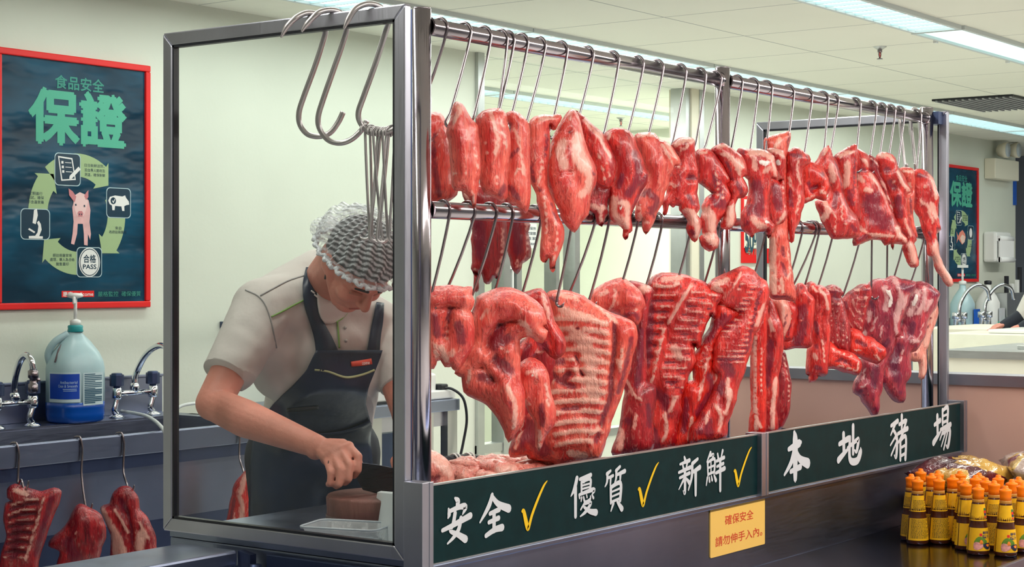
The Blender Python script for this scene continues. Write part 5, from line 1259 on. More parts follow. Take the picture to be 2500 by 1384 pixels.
meat('round dark ham with a pale ragged bone end, left of the pair', 'N1', [(140,150),(180,95),(250,62),(340,65),(410,100),(450,150),(490,250),(540,360),(570,470),(605,540),(590,640),(540,720),(480,850),(430,980),(440,1130),(400,1160),(395,1200),(375,1225),(355,1190),(360,1120),(300,1070),(230,1020),(215,900),(225,770),(240,660),(250,560),(260,420),(200,300),(150,200)], 'red', T=.042, group=TG,
     strokes=[('dark', [(460,330),(510,480),(480,640),(400,760)], 60, 0), ('fat', [(200,110),(190,170)], 28, .05), ('dark', [(590,560),(520,760),(430,940)], 34, 0), ('groove', [(560,480),(520,680),(400,850)], 14, -.35), ('fat', [(240,800),(250,950),(320,1050)], 50, .05), ('fat', [(300,860),(380,860),(390,980),(380,1100)], 42, .05), ('bone', [(310,900)], 26, .15), ('fat', [(370,1120),(378,1210)], 18, 0), ('dark', [(330,560),(300,680)], 40, 0), ('fat', [(350,230),(400,330)], 12, 0), ('ridge', [(300,250),(330,500)], 90, .15), ('fat', [(530,370)], 16, 0)])
meat('smooth pink ham beside the dark one, with a ragged lower end', 'N1', [(470,160),(510,120),(600,110),(680,120),(730,188),(790,205),(850,255),(900,325),(942,400),(930,440),(885,440),(880,470),(822,560),(822,640),(780,750),(760,850),(700,960),(660,1060),(595,1165),(565,1100),(560,1010),(520,1030),(490,980),(500,850),(560,700),(600,560),(560,440),(530,320),(490,240)], 'loin', T=.042, group=TG,
     strokes=[('ridge', [(600,250),(640,450),(650,650)], 100, .2), ('fat', [(740,230),(800,330),(840,420),(870,450)], 16, .15), ('groove', [(720,220),(760,330),(850,450)], 12, -.2), ('fat', [(520,150),(580,130),(660,140)], 26, .05), ('dark', [(640,770),(700,830),(640,960)], 46, 0), ('dark', [(560,760),(620,720)], 40, 0), ('bone', [(530,880)], 20, .1), ('bone', [(575,900)], 20, .1), ('fat', [(510,900),(530,1000),(600,1060)], 26, .05), ('dark', [(610,900),(670,1000)], 28, 0), ('fat', [(800,230),(860,300),(910,380)], 30, .1)])
meat('crumpled red cut with a black hollow and a pale hock below', 'N1', [(860,255),(920,190),(980,163),(1070,163),(1102,190),(1095,260),(1085,320),(1110,400),(1132,500),(1137,640),(1112,740),(1142,840),(1152,900),(1115,960),(1172,1050),(1162,1150),(1110,1242),(1060,1190),(1030,1120),(1040,1040),(1000,970),(950,920),(945,870),(900,860),(880,882),(840,850),(800,960),(780,960),(790,870),(770,840),(810,740),(830,600),(825,560),(890,440),(940,430),(930,330)], 'red', T=.036, group=TG, lump=.45, rag=4,
     strokes=[('fat', [(900,240),(980,190),(1080,190)], 34, .2), ('fat', [(960,300),(1010,260),(1060,220)], 22, .1), ('dark', [(1020,590),(1080,590),(1120,590)], 26, -.9), ('dark', [(1060,560),(1110,580)], 22, -.7), ('groove', [(1090,300),(1060,420),(1100,540)], 14, -.4), ('fat', [(920,450),(980,530),(1010,580)], 10, .1), ('groove', [(900,460),(880,640),(870,850)], 14, -.5), ('fat', [(840,610),(890,680)], 24, .15), ('fat', [(1000,930),(1080,950),(1110,1000)], 40, .05), ('fat', [(1060,1010),(1110,1080),(1120,1180)], 60, .2), ('dark', [(1065,1120),(1090,1170)], 22, -.2), ('dark', [(1040,780),(1080,860)], 36, 0), ('groove', [(960,660),(1000,820)], 12, -.4)])  # shade inside the hollow is also put into its dark colour
meat('red cut with a smooth pink shank end hanging lowest by the middle post', 'N1', [(1120,310),(1200,280),(1290,300),(1350,380),(1400,450),(1460,560),(1480,610),(1430,640),(1470,720),(1492,790),(1450,880),(1420,960),(1370,1010),(1330,1110),(1340,1200),(1358,1230),(1340,1310),(1260,1345),(1190,1290),(1158,1210),(1200,1180),(1190,1100),(1175,1010),(1200,940),(1190,880),(1240,790),(1292,745),(1240,690),(1150,620),(1140,540),(1120,400)], 'red', T=.036, group=TG, lump=.4,
     strokes=[('dark', [(1320,560),(1360,720),(1400,880)], 60, 0), ('dark', [(1270,760),(1320,880)], 40, 0), ('fat', [(1310,520),(1340,640),(1340,800)], 12, .1), ('fat', [(1380,580),(1390,800)], 9, .1), ('fat', [(1300,310),(1380,440),(1460,600)], 18, .2), ('fat', [(1220,940),(1270,1010),(1280,1120)], 70, .15), ('fat', [(1250,1220),(1310,1260)], 60, .15), ('fat', [(1200,1180),(1340,1190)], 20, .0), ('groove', [(1210,1180),(1330,1170)], 14, -.2), ('fat', [(1150,330),(1220,320)], 22, .1), ('dark', [(1180,640),(1210,760)], 30, -.1)])
meat('cut with pale streaks overlapping the middle post, with a round pink joint below', 'N1', [(1270,300),(1330,250),(1400,220),(1460,260),(1540,310),(1590,350),(1640,440),(1652,540),(1600,570),(1640,640),(1662,720),(1620,782),(1560,790),(1530,860),(1520,930),(1532,1020),(1490,1100),(1440,1118),(1390,1100),(1400,1040),(1430,930),(1450,870),(1492,790),(1460,700),(1430,640),(1475,610),(1440,520),(1380,420),(1330,340)], 'red', T=.034, Y=.10, group=TG, lump=.4,
     strokes=[('fat', [(1400,330),(1480,380),(1540,470),(1570,540)], 34, .1), ('fat', [(1560,400),(1610,480)], 26, .05), ('dark', [(1440,420),(1470,520),(1500,600)], 22, 0), ('dark', [(1580,548)], 13, -.5), ('fat', [(1350,260),(1430,240)], 26, .1), ('dark', [(1540,640),(1590,740)], 30, 0), ('fat', [(1480,940),(1470,1050)], 66, .15), ('fat', [(1450,900),(1520,880)], 30, 0), ('groove', [(1490,820),(1560,800)], 14, -.2)])
# ---- top rail, right bay
meat('long pale spine cut reaching from above the top row down to the lower row', 'N2', [(280,125),(330,105),(440,75),(468,78),(462,130),(442,220),(438,400),(442,700),(452,900),(470,1080),(490,1230),(507,1290),(500,1362),(430,1350),(325,1335),(320,1180),(312,1060),(316,950),(322,700),(302,400),(282,200)], 'rib', T=.03, Y=.135, group=TG, strokes=[('fat', [(330,900),(330,1100),(340,1300)], 30, .05), ('fat', [(380,130),(350,190)], 24, .05), ('dark', [(400,960),(410,1020)], 20, -.2), ('dark', [(400,1080),(430,1180)], 20, -.2), ('dark', [(455,90),(440,180)], 14, 0), ('fat', [(440,960),(460,1120),(440,1200)], 12, .1), ('bone', [(447,1272)], 9, .1), ('dark', [(340,1335),(480,1340)], 14, 0), ('fat', [(390,1200),(400,1300)], 18, 0)])
t1 = meat('pork leg bone with pale cap and white joint, first right of the middle post', 'N2', [(65,215),(90,195),(140,205),(210,203),(290,225),(335,262),(347,320),(364,380),(357,432),(320,420),(305,520),(295,640),(302,740),(342,780),(330,840),(305,882),(285,830),(235,828),(190,840),(178,872),(150,850),(105,810),(103,700),(140,620),(157,520),(150,430),(120,400),(110,330),(75,260)], 'red', T=.034, Y=.10, group=TG,
     strokes=[('fat', [(160,240),(250,235),(320,280)], 36, .15), ('fat', [(330,300),(350,400)], 24, .15), ('bone', [(235,310),(285,318)], 24, .25), ('fat', [(180,290),(190,360)], 26, 0), ('fat', [(260,380),(300,350)], 26, .05), ('dark', [(200,480),(220,620),(200,700)], 60, 0), ('dark', [(150,640),(125,780)], 24, 0), ('fat', [(170,740),(220,790),(270,790)], 34, .1), ('bone', [(280,765)], 22, .25), ('groove', [(280,440),(275,640)], 12, -.2), ('dark', [(95,230)], 26, 0)])
meat('pork leg bone cut with a pale cap, second right of the middle post', 'N2', [(290,208),(350,198),(412,215),(427,290),(410,380),(420,480),(427,600),(442,700),(412,760),(370,777),(330,800),(300,740),(292,640),(300,520),(320,430),(370,445),(402,452),(367,400),(347,310),(330,255)], 'red', T=.03, Y=.108, group=TG,
     strokes=[('fat', [(310,215),(380,225),(410,260)], 28, .15), ('bone', [(365,310)], 26, .2), ('fat', [(350,370),(380,430)], 18, .1), ('dark', [(350,500),(370,640)], 50, 0), ('fat', [(410,470),(425,650)], 12, .1), ('fat', [(420,700),(370,770)], 22, .1), ('dark', [(360,745)], 14, -.3)])
meat('ragged bright red cut beside the two leg bones, ending in a spike', 'N2', [(440,230),(500,198),(555,225),(600,250),(612,300),(565,330),(560,450),(572,560),(557,660),(530,760),(500,840),(490,895),(470,902),(455,800),(440,700),(430,560),(425,430),(435,320)], 'red', T=.028, group=TG, rag=5, lump=.5, strokes=[('fat', [(520,260),(510,380),(540,480)], 14, .2), ('fat', [(450,420),(480,560)], 14, .1), ('dark', [(470,250),(540,260)], 22, -.1), ('fat', [(530,560),(510,700)], 14, .1), ('dark', [(460,520),(470,640)], 20, 0), ('dark', [(590,270)], 22, 0)])
meat('knotted red cut with a dark hollow, ending above the lower rail', 'N2', [(560,330),(610,298),(660,320),(720,370),(760,450),(777,510),(742,560),(745,592),(700,580),(660,575),(600,600),(565,612),(560,500),(565,400)], 'bright', T=.034, group=TG, rag=4, lump=.5, strokes=[('dark', [(640,500),(670,490)], 24, -.8), ('dark', [(600,460),(630,540)], 20, -.3), ('dark', [(700,400)], 30, 0), ('fat', [(680,530),(740,540)], 16, .2), ('fat', [(580,590),(640,560)], 12, .1)])  # dark strokes colour shade into the hollow besides sinking it
meat('peaked red cut with pale membrane, above the paired hooks', 'N3', [(-60,330),(-20,240),(30,150),(80,98),(110,180),(160,250),(190,400),(210,520),(250,630),(320,720),(352,840),(340,902),(250,910),(170,915),(110,900),(60,820),(20,720),(-10,640),(-30,590),(20,580),(70,570),(95,470),(40,350)], 'red', T=.036, group=TG, rag=4, lump=.45, strokes=[('fat', [(90,280),(110,400)], 36, .1), ('dark', [(130,220),(170,360),(200,500),(240,640)], 16, 0), ('fat', [(40,600),(60,680),(30,740)], 34, .05), ('fat', [(180,620),(190,780),(260,780)], 12, .2), ('dark', [(140,520),(120,640)], 30, -.2), ('fat', [(80,640),(130,740),(120,860)], 10, .15), ('fat', [(20,180),(60,130)], 16, 0), ('dark', [(260,800),(310,850)], 26, 0), ('fat', [(270,780)], 14, .2)])
meat('tall narrow cut with a white fat strip, over the right bay hooks', 'N3', [(140,190),(230,130),(300,100),(326,93),(332,200),(322,330),(327,430),(342,560),(347,680),(352,760),(310,720),(270,660),(235,560),(210,470),(190,350),(165,260)], 'red', T=.028, group=TG, strokes=[('fat', [(170,190),(240,160),(300,150)], 20, .1), ('fat', [(230,260),(240,350),(225,450)], 34, .1), ('dark', [(310,200),(300,400),(290,640)], 14, -.2), ('fat', [(280,560),(290,640)], 10, .1), ('dark', [(250,500),(280,620)], 24, 0)])
meat('big dark red slab with pale lower rim in the right bay', 'N3', [(330,138),(380,150),(432,190),(442,250),(430,312),(480,350),(530,430),(570,520),(612,620),(642,700),(672,780),(717,820),(722,870),(772,920),(772,957),(730,965),(662,960),(655,1012),(640,960),(590,972),(560,930),(480,920),(390,950),(313,977),(308,920),(350,860),(340,740),(345,600),(335,480),(330,330)], 'red', T=.036, group=TG, strokes=[('dark', [(360,310),(400,320)], 26, -.3), ('fat', [(380,230),(420,270)], 26, .2), ('fat', [(340,370),(380,420)], 26, .05), ('fat', [(440,350),(520,470),(600,600)], 26, .2), ('dark', [(450,560),(470,700),(560,780)], 110, -.05), ('fat', [(390,490),(440,500)], 26, .15), ('fat', [(350,820),(420,880),(520,890),(640,900)], 20, .15), ('fat', [(680,830),(700,900)], 36, .2), ('dark', [(340,930),(400,900)], 30, 0), ('bone', [(400,715)], 9, .15), ('fat', [(720,900),(760,940)], 24, .1), ('fat', [(652,960),(656,1010)], 10, 0)])
meat('thin dark flap pressed against the big right bay slab', 'N3', [(430,188),(470,193),(522,240),(532,330),(582,430),(602,500),(642,620),(664,720),(704,802),(670,792),(620,660),(570,520),(530,430),(480,350),(435,310),(445,260)], 'dark', T=.022, group=TG, Y=.13, strokes=[('fat', [(450,200),(510,270)], 10, .15), ('fat', [(540,380),(600,540),(650,720)], 10, .15)])
meat('knobbly cut with a rounded pink top and a pale trotter tip below the rail', 'N3', [(510,210),(560,158),(620,168),(670,200),(697,280),(735,350),(772,430),(812,500),(772,520),(767,620),(792,740),(822,840),(862,930),(837,960),(877,1130),(865,1162),(820,1168),(790,1120),(745,1000),(770,920),(720,830),(650,700),(640,600),(600,470),(540,360)], 'red', T=.034, group=TG, lump=.5, strokes=[('fat', [(530,190),(600,180),(640,230)], 26, .2), ('dark', [(590,310)], 44, -.4), ('dark', [(620,420),(650,470)], 34, -.5), ('fat', [(680,330),(720,430),(780,490)], 24, .2), ('fat', [(650,420)], 20, .2), ('dark', [(680,560),(700,720)], 40, 0), ('fat', [(780,560),(790,660)], 14, .1), ('fat', [(800,980),(830,1120)], 44, .1), ('fat', [(740,740),(800,900)], 16, .1)])
meat('flat topped narrow cut second from the right end of the top rail', 'N3', [(720,300),(780,293),(837,310),(840,420),(837,560),(822,700),(842,800),(867,902),(830,880),(790,760),(770,640),(770,520),(810,500),(770,430),(735,350)], 'rib', T=.024, group=TG, Y=.125, strokes=[('fat', [(740,320),(830,330)], 18, .1), ('dark', [(800,560),(810,700)], 18, 0), ('fat', [(790,430),(800,520)], 18, .05)])
meat('last cut of the top rail with a long pink tail beside the end post', 'N3', [(840,320),(900,303),(950,325),(1000,380),(1017,420),(1052,540),(1054,640),(1052,740),(1074,830),(1040,880),(1052,980),(1062,1080),(1112,1170),(1172,1280),(1180,1325),(1150,1337),(1080,1250),(1040,1180),(1010,1080),(975,1062),(960,940),(920,840),(900,740),(850,650),(842,520),(838,420)], 'red', T=.03, group=TG, lump=.45, rag=3, cpx=2262, strokes=[('dark', [(870,360),(930,370)], 26, 0), ('fat', [(970,360),(1010,460),(1020,560)], 26, .2), ('fat', [(980,620),(1020,720)], 36, .05), ('fat', [(880,580),(940,640),(990,780)], 16, .15), ('dark', [(1040,840)], 26, 0), ('fat', [(1010,960),(1050,1100),(1150,1300)], 50, .1), ('dark', [(960,860),(1000,960)], 14, -.2), ('fat', [(920,460)], 22, .1)])
# ---- lower rail, left bay
meat('folded pink cut beside the corner post, lower rail', 'G', [(40,150),(150,112),(220,106),(290,118),(328,113),(322,150),(340,190),(327,235),(318,255),(335,300),(342,370),(337,440),(320,500),(280,560),(240,622),(215,590),(180,592),(150,550),(110,560),(95,602),(40,560)], 'loin', T=.045, Y=.13, group=LG, lump=.4, strokes=[('groove', [(120,240),(205,225),(310,250)], 16, -.4), ('dark', [(205,240),(190,320),(180,420)], 22, -.5), ('fat', [(190,330),(185,440)], 8, .1), ('fat', [(150,480),(180,560)], 26, .1), ('fat', [(220,520),(230,500)], 22, .1), ('dark', [(260,340),(280,440)], 40, 0), ('dark', [(110,280),(130,400)], 34, 0), ('ridge', [(130,180),(220,150),(310,170)], 36, .25), ('bone', [(225,515)], 10, .1), ('fat', [(110,450),(120,540)], 16, .1)])
meat('shank cut with a thin tapering end in front of the big rib rack', 'G', [(640,600),(700,558),(760,580),(800,640),(822,760),(852,880),(842,960),(802,1010),(777,1060),(755,1122),(750,1030),(740,940),(705,880),(690,842),(640,800),(615,720),(620,650)], 'loin', T=.034, Y=.085, group=LG, strokes=[('fat', [(680,640),(730,620),(740,660)], 18, .15), ('bone', [(712,648)], 10, .1), ('groove', [(740,690),(720,800),(760,920)], 12, -.3), ('fat', [(660,800),(700,840)], 14, .1), ('dark', [(770,840),(780,960)], 24, 0), ('fat', [(800,700),(820,860)], 12, .1), ('fat', [(760,1000),(762,1100)], 18, .1)])
meat('red lobe curling behind the large folded shoulder', 'G', [(640,180),(700,140),(770,126),(802,165),(827,260),(847,330),(892,400),(914,450),(907,507),(860,542),(800,490),(760,520),(700,562),(640,592),(630,500),(700,400)], 'red', T=.036, Y=.12, group=LG, strokes=[('fat', [(780,140),(800,220),(820,300)], 16, .15), ('dark', [(760,440),(800,500),(740,520)], 34, -.2), ('fat', [(740,500),(790,520)], 14, .2), ('ridge', [(830,330),(890,450)], 24, .3), ('groove', [(740,200),(800,340),(850,500)], 14, -.4), ('dark', [(690,470),(660,560)], 30, 0)])
meat('large folded pork shoulder in front of the rib rack, lower rail', 'G', [(380,175),(440,148),(520,120),(600,122),(680,168),(722,192),(772,240),(792,330),(770,350),(802,380),(772,442),(700,402),(632,430),(627,560),(622,620),(632,700),(652,760),(657,850),(642,960),(602,1010),(572,1062),(555,1000),(520,930),(480,870),(420,820),(350,790),(300,752),(285,660),(243,640),(290,560),(300,500),(340,440),(330,330),(360,240)], 'loin', T=.052, Y=.105, group=LG, lump=.35, strokes=[('ridge', [(450,220),(560,180),(680,240),(740,320)], 50, .3), ('groove', [(420,480),(480,370),(540,330),(630,320)], 16, -.5), ('dark', [(520,360),(470,470),(560,420)], 46, -.3), ('dark', [(500,560),(570,620)], 50, -.2), ('groove', [(400,600),(470,560),(600,440)], 12, -.3), ('fat', [(640,320),(680,350),(700,400)], 24, .2), ('fat', [(730,420),(750,440)], 22, .1), ('fat', [(400,300),(440,240)], 14, 0), ('groove', [(300,640),(400,600),(480,690)], 14, -.4), ('dark', [(400,660),(450,680)], 40, -.2), ('fat', [(330,620),(310,720)], 14, .1), ('ridge', [(560,700),(600,900)], 40, .2), ('fat', [(560,720),(610,840),(600,980)], 20, .1), ('dark', [(580,820)], 18, -.1), ('fat', [(500,470),(560,500),(590,470)], 8, .1), ('dark', [(350,180),(320,300)], 20, 0)])
rack1 = meat('large pale rib rack with horizontal ribs, nearest and widest of the racks', 'G', [(812,150),(880,136),(1000,158),(1090,213),(1190,268),(1260,298),(1340,338),(1362,400),(1352,470),(1332,540),(1312,620),(1285,700),(1262,780),(1232,860),(1202,930),(1190,1000),(1162,1060),(1150,1110),(1120,1172),(1000,1190),(880,1202),(840,1187),(700,1167),(690,1140),(588,1157),(600,1070),(650,980),(680,880),(740,860),(800,780),(830,640),(860,540),(905,500),(880,400),(840,330),(820,250)], 'rib', T=.05, Y=.14, group=LG, rag=2.5, lump=.22,
     strokes=ribs([(850,300),(880,480),(840,700),(830,900),(860,1080)], [(1180,330),(1205,560),(1190,780),(1130,1060)], 13, 20, sag=-16, amt=.12, gap='dim', gw=5, gamt=-.06) +
     [('fat', [(900,240),(1000,280),(1080,300)], 34, .05), ('fat', [(980,380),(1040,460),(1080,560)], 60, .0), ('fat', [(1060,640),(1100,760)], 60, 0), ('dark', [(1225,330),(1225,500),(1205,660),(1195,800),(1150,930),(1110,1060)], 22, -.35), ('fat', [(1270,480),(1265,600)], 14, .2), ('fat', [(1240,560),(1280,650)], 16, .1), ('dark', [(1330,420),(1300,580),(1250,760)], 20, 0), ('fat', [(1120,220),(1240,320)], 16, .2), ('dark', [(860,570),(900,560)], 30, -.3), ('dark', [(840,640),(890,690),(940,640)], 26, -.3), ('dark', [(910,700),(970,720)], 24, -.2), ('dark', [(985,520),(1010,600),(1030,660)], 7, -.4), ('dark', [(960,370),(1030,350)], 6, -.3), ('dark', [(620,1090),(680,960),(720,1040),(780,1120)], 70, -.2), ('fat', [(660,960),(610,1100)], 12, .15), ('fat', [(1080,1010),(1130,980)], 20, .1), ('fat', [(950,1130),(1040,1150)], 30, .0), ('dark', [(900,860),(1000,850)], 16, -.2), ('fat', [(870,150),(1000,180)], 16, .15), ('dark', [(830,170),(880,190)], 16, 0)])
meat('rounded pink muscle on top of the rib rack', 'N5', [(0,158),(50,140),(105,123),(150,150),(230,218),(264,300),(235,340),(232,400),(200,442),(160,402),(120,382),(50,350),(-60,360),(-110,330),(-160,360),(-200,300),(-160,250),(-120,290),(-100,230),(-60,190)], 'loin', T=.045, Y=.165, group=LG, lump=.35, strokes=[('fat', [(60,180),(50,260),(20,340)], 12, .15), ('ridge', [(110,160),(200,260)], 40, .25), ('groove', [(100,340),(180,330),(250,300)], 14, -.4), ('dark', [(130,370),(200,360),(220,400)], 22, -.1), ('fat', [(190,340),(230,320)], 12, .1), ('fat', [(-150,290),(-120,330)], 16, 0), ('fat', [(-40,230),(10,200)], 18, .05)])
brisket = meat('long dark brisket between the racks, with a white paper band near the bottom', 'N5', [(150,145),(210,150),(290,180),(322,205),(292,300),(272,420),(264,560),(267,700),(272,850),(332,880),(327,1000),(312,1110),(322,1190),(302,1320),(55,1352),(90,1220),(115,1100),(130,980),(147,900),(120,800),(160,690),(200,560),(215,440),(235,340),(262,300),(230,215)], 'dark', T=.036, Y=.165, group=LG, strokes=[('dark', [(240,480),(230,700),(210,860)], 30, 0), ('fat', [(140,820),(180,920),(240,960)], 14, .15), ('fat', [(170,640),(150,780)], 14, .1), ('dark', [(150,1110)], 36, 0), ('fat', [(200,1060),(190,1160)], 16, .1), ('fat', [(110,1180),(90,1300)], 26, .1), ('fat', [(280,180),(240,200)], 40, .1), ('ridge', [(230,440),(220,800)], 26, .2), ('dark', [(290,1000),(300,1150)], 26, 0)])
rack2 = meat('dark rib rack with a bright orange backbone stripe, left of the two leaning racks', 'N5', [(285,165),(330,118),(400,86),(480,83),(560,98),(610,125),(700,170),(790,213),(807,250),(770,290),(762,382),(740,352),(700,420),(662,520),(642,602),(612,562),(602,640),(622,700),(570,790),(547,880),(527,950),(522,1030),(502,1110),(492,1200),(472,1292),(300,1325),(320,1180),(310,1100),(330,960),(290,900),(265,900),(262,700),(262,560),(270,420),(290,300),(320,205)], 'red', T=.042, Y=.13, group=LG, rag=3.5, lump=.3,
     strokes=ribs([(600,210),(500,400),(420,600),(385,740),(400,850),(450,930)], [(775,235),(690,420),(600,600),(560,760),(525,950)], 12, 13, sag=-4, kind='semi', amt=.13, gw=6, gamt=-.13) + ribs([(330,230),(290,400),(275,560),(270,720)], [(480,230),(410,380),(350,560),(310,700)], 7, 10, sag=4, kind='semi', amt=.15, gw=14, gamt=-.25) +
     [('fat', [(330,160),(420,170),(500,150)], 16, .25), ('dark', [(300,300),(300,500),(280,720)], 34, -.1), ('fat', [(400,120),(520,110)], 26, .1), ('fat', [(590,160),(500,290),(430,420)], 16, .3), ('fat', [(400,470),(360,620),(330,760),(300,880)], 12, .3), ('dark', [(350,920),(400,960),(430,1060)], 50, -.1), ('fat', [(440,1040),(470,960)], 20, .1), ('fat', [(400,1060),(420,1180),(380,1260)], 16, .1), ('fat', [(470,600),(500,660)], 40, .0), ('dark', [(440,850),(520,890)], 10, -.3), ('dark', [(330,1180),(350,1290)], 34, 0)])
meat('rib rack half hidden between the two leaning racks', 'N5', [(770,300),(820,288),(880,318),(944,360),(902,402),(860,442),(812,502),(780,562),(760,642),(750,742),(792,800),(772,862),(760,920),(720,1000),(660,1100),(610,1182),(602,1272),(480,1292),(495,1200),(510,1090),(530,960),(560,860),(622,832),(612,700),(650,620),(700,540),(740,460),(760,390)], 'bright', T=.034, Y=.085, tilt=.2, group=LG, rag=4, lump=.4,
     strokes=ribs([(700,560),(660,640),(640,740)], [(800,480),(760,600),(740,720)], 5, 10, kind='semi', amt=.15, gap='dim', gw=10, gamt=-.2) + [('fat', [(840,300),(800,290)], 16, .2), ('dark', [(820,380),(760,450),(700,540)], 40, 0), ('fat', [(700,700),(680,800),(640,960)], 16, .2), ('dark', [(720,800),(740,900),(640,1060)], 44, -.2), ('fat', [(780,780),(770,840)], 24, .25), ('fat', [(590,1090),(580,1240)], 24, .15), ('dark', [(560,960),(540,1180)], 30, 0), ('dark', [(870,380),(820,440)], 24, 0)])
meat('tall leaning rib rack with dark ribs, overlapping the middle post', 'N5', [(720,190),(760,138),(830,98),(900,63),(960,43),(1032,65),(1062,105),(1112,140),(1130,200),(1117,280),(1092,380),(1062,470),(1027,512),(1007,600),(982,690),(962,760),(932,840),(907,920),(897,970),(872,1060),(842,1130),(832,1228),(690,1252),(600,1272),(610,1180),(660,1100),(720,1000),(760,920),(792,800),(760,740),(780,560),(810,490),(860,440),(940,360),(860,310),(800,280),(800,220)], 'red', T=.036, Y=.005, tilt=.4, group=LG, rag=3.5, lump=.3, cpx=1795,
     strokes=ribs([(930,150),(890,280),(840,420),(790,560),(770,700)], [(1090,190),(1050,320),(1010,500),(960,700)], 14, 10, sag=-2, kind='semi', amt=.12, gw=6, gamt=-.12) + [('fat', [(940,75),(880,160),(815,265)], 11, .35), ('fat', [(760,160),(840,120)], 26, .1), ('fat', [(740,190),(800,200)], 22, 0), ('dark', [(1070,200),(1040,330),(990,620)], 14, 0), ('fat', [(1100,300),(1050,440)], 22, .2), ('dark', [(830,720),(860,780),(800,900)], 50, -.2), ('fat', [(850,820),(840,940)], 20, .2), ('fat', [(760,1000),(800,1080),(780,1180)], 18, .15), ('fat', [(870,900),(830,1060)], 18, .15), ('dark', [(700,1080),(720,1200)], 40, -.1), ('dark', [(650,1180)], 40, 0), ('fat', [(690,1120),(720,1040)], 14, .1)])
meat('bright red flat strip with a pale edge, right of the middle post', 'N5', [(1085,400),(1110,330),(1122,288),(1117,420),(1112,560),(1107,760),(1112,900),(1107,1080),(1102,1197),(1022,1202),(1035,1000),(1030,800),(1035,600),(1022,500),(1050,450)], 'bright', T=.024, Y=.10, group=LG, strokes=[('fat', [(1040,520),(1042,800),(1045,1180)], 14, .15), ('fat', [(1070,420),(1060,470)], 20, .1), ('dark', [(1060,740),(1090,720)], 5, -.2), ('fat', [(1090,600),(1085,900)], 8, 0), ('fat', [(1050,1080),(1080,1160)], 16, 0)])
meat('lean cut with a hook tip through its top, right of the flat strip', 'N5', [(1122,260),(1140,248),(1172,300),(1207,380),(1227,450),(1234,560),(1222,680),(1197,800),(1197,920),(1182,1020),(1197,1172),(1105,1197),(1110,1000),(1108,700),(1118,500),(1095,380)], 'red', T=.03, Y=.13, group=LG, strokes=[('dark', [(1150,560),(1140,720),(1130,860)], 30, -.2), ('fat', [(1135,400),(1160,480)], 16, .1), ('fat', [(1185,820),(1170,960),(1160,1160)], 22, .2), ('ridge', [(1180,440),(1200,560)], 26, .3), ('groove', [(1130,480),(1120,700),(1130,1000)], 9, -.3)])
meat('smooth dark round slab at the right end of the left lower row', 'N5', [(1195,640),(1245,638),(1264,740),(1286,860),(1284,960),(1270,1060),(1240,1132),(1215,1170),(1192,1150),(1175,1050),(1185,880)], 'dark', T=.03, Y=.17, group=LG, lump=.15, strokes=[('fat', [(1240,650),(1275,850),(1278,980)], 7, .1), ('ridge', [(1240,800),(1230,1000)], 36, .2)])
# ---- lower rail, right bay
meat('pale fat edged strip, first on the lower rail right of the middle post', 'N4', [(48,260),(90,246),(140,262),(167,330),(177,420),(162,500),(125,582),(110,602),(95,520),(75,440),(58,360)], 'pale', T=.026, Y=.115, group=LG, strokes=[('fat', [(110,260),(115,380),(120,460)], 22, .1), ('dark', [(150,380),(120,520)], 14, -.1)])
meat('narrow folded lean cut beside the pale strip', 'N4', [(140,262),(215,288),(247,340),(237,440),(212,560),(192,612),(140,620),(118,600),(160,500),(175,420)], 'red', T=.026, Y=.13, group=LG, strokes=[('fat', [(180,320),(200,430)], 10, .2), ('dark', [(180,480),(160,580)], 20, 0), ('groove', [(200,300),(190,440)], 9, -.3)])
meat('broad dark flap with an arched top, lower rail right bay', 'N4', [(250,180),(262,118),(300,102),(342,140),(345,178),(382,215),(412,250),(402,330),(392,420),(392,500),(387,580),(397,652),(350,687),(240,692),(150,708),(118,690),(118,620),(190,610),(215,560),(235,440),(250,330),(240,240)], 'red', T=.03, Y=.12, group=LG, strokes=[('ridge', [(260,200),(330,190),(390,250)], 26, .4), ('dark', [(300,330),(300,520),(250,640)], 70, -.1), ('fat', [(345,400),(320,450),(290,440)], 9, .25), ('fat', [(270,190),(340,180)], 12, .1), ('dark', [(290,130)], 20, 0)])
meat('long twisted cut reaching lowest in front of the grey partition trim', 'N4', [(360,110),(390,83),(440,115),(500,128),(547,170),(567,260),(567,360),(547,440),(562,540),(557,640),(547,760),(537,860),(532,950),(495,962),(450,955),(440,990),(388,1024),(400,960),(368,945),(370,820),(380,730),(402,650),(370,590),(390,500),(385,400),(400,320),(412,240),(355,180)], 'red', T=.034, Y=.105, group=LG, lump=.35, strokes=[('fat', [(470,150),(520,220),(545,330)], 24, .2), ('ridge', [(460,330),(430,420),(450,560)], 26, .3), ('groove', [(500,340),(480,480),(500,640)], 14, -.4), ('dark', [(420,460),(440,560)], 24, 0), ('fat', [(480,620),(500,720),(510,860)], 14, .15), ('dark', [(430,680),(430,700)], 26, 0), ('fat', [(410,770),(430,810)], 22, .1), ('dark', [(430,890),(470,900)], 30, 0), ('fat', [(400,120),(430,160)], 20, .1), ('dark', [(420,980)], 20, 0)])
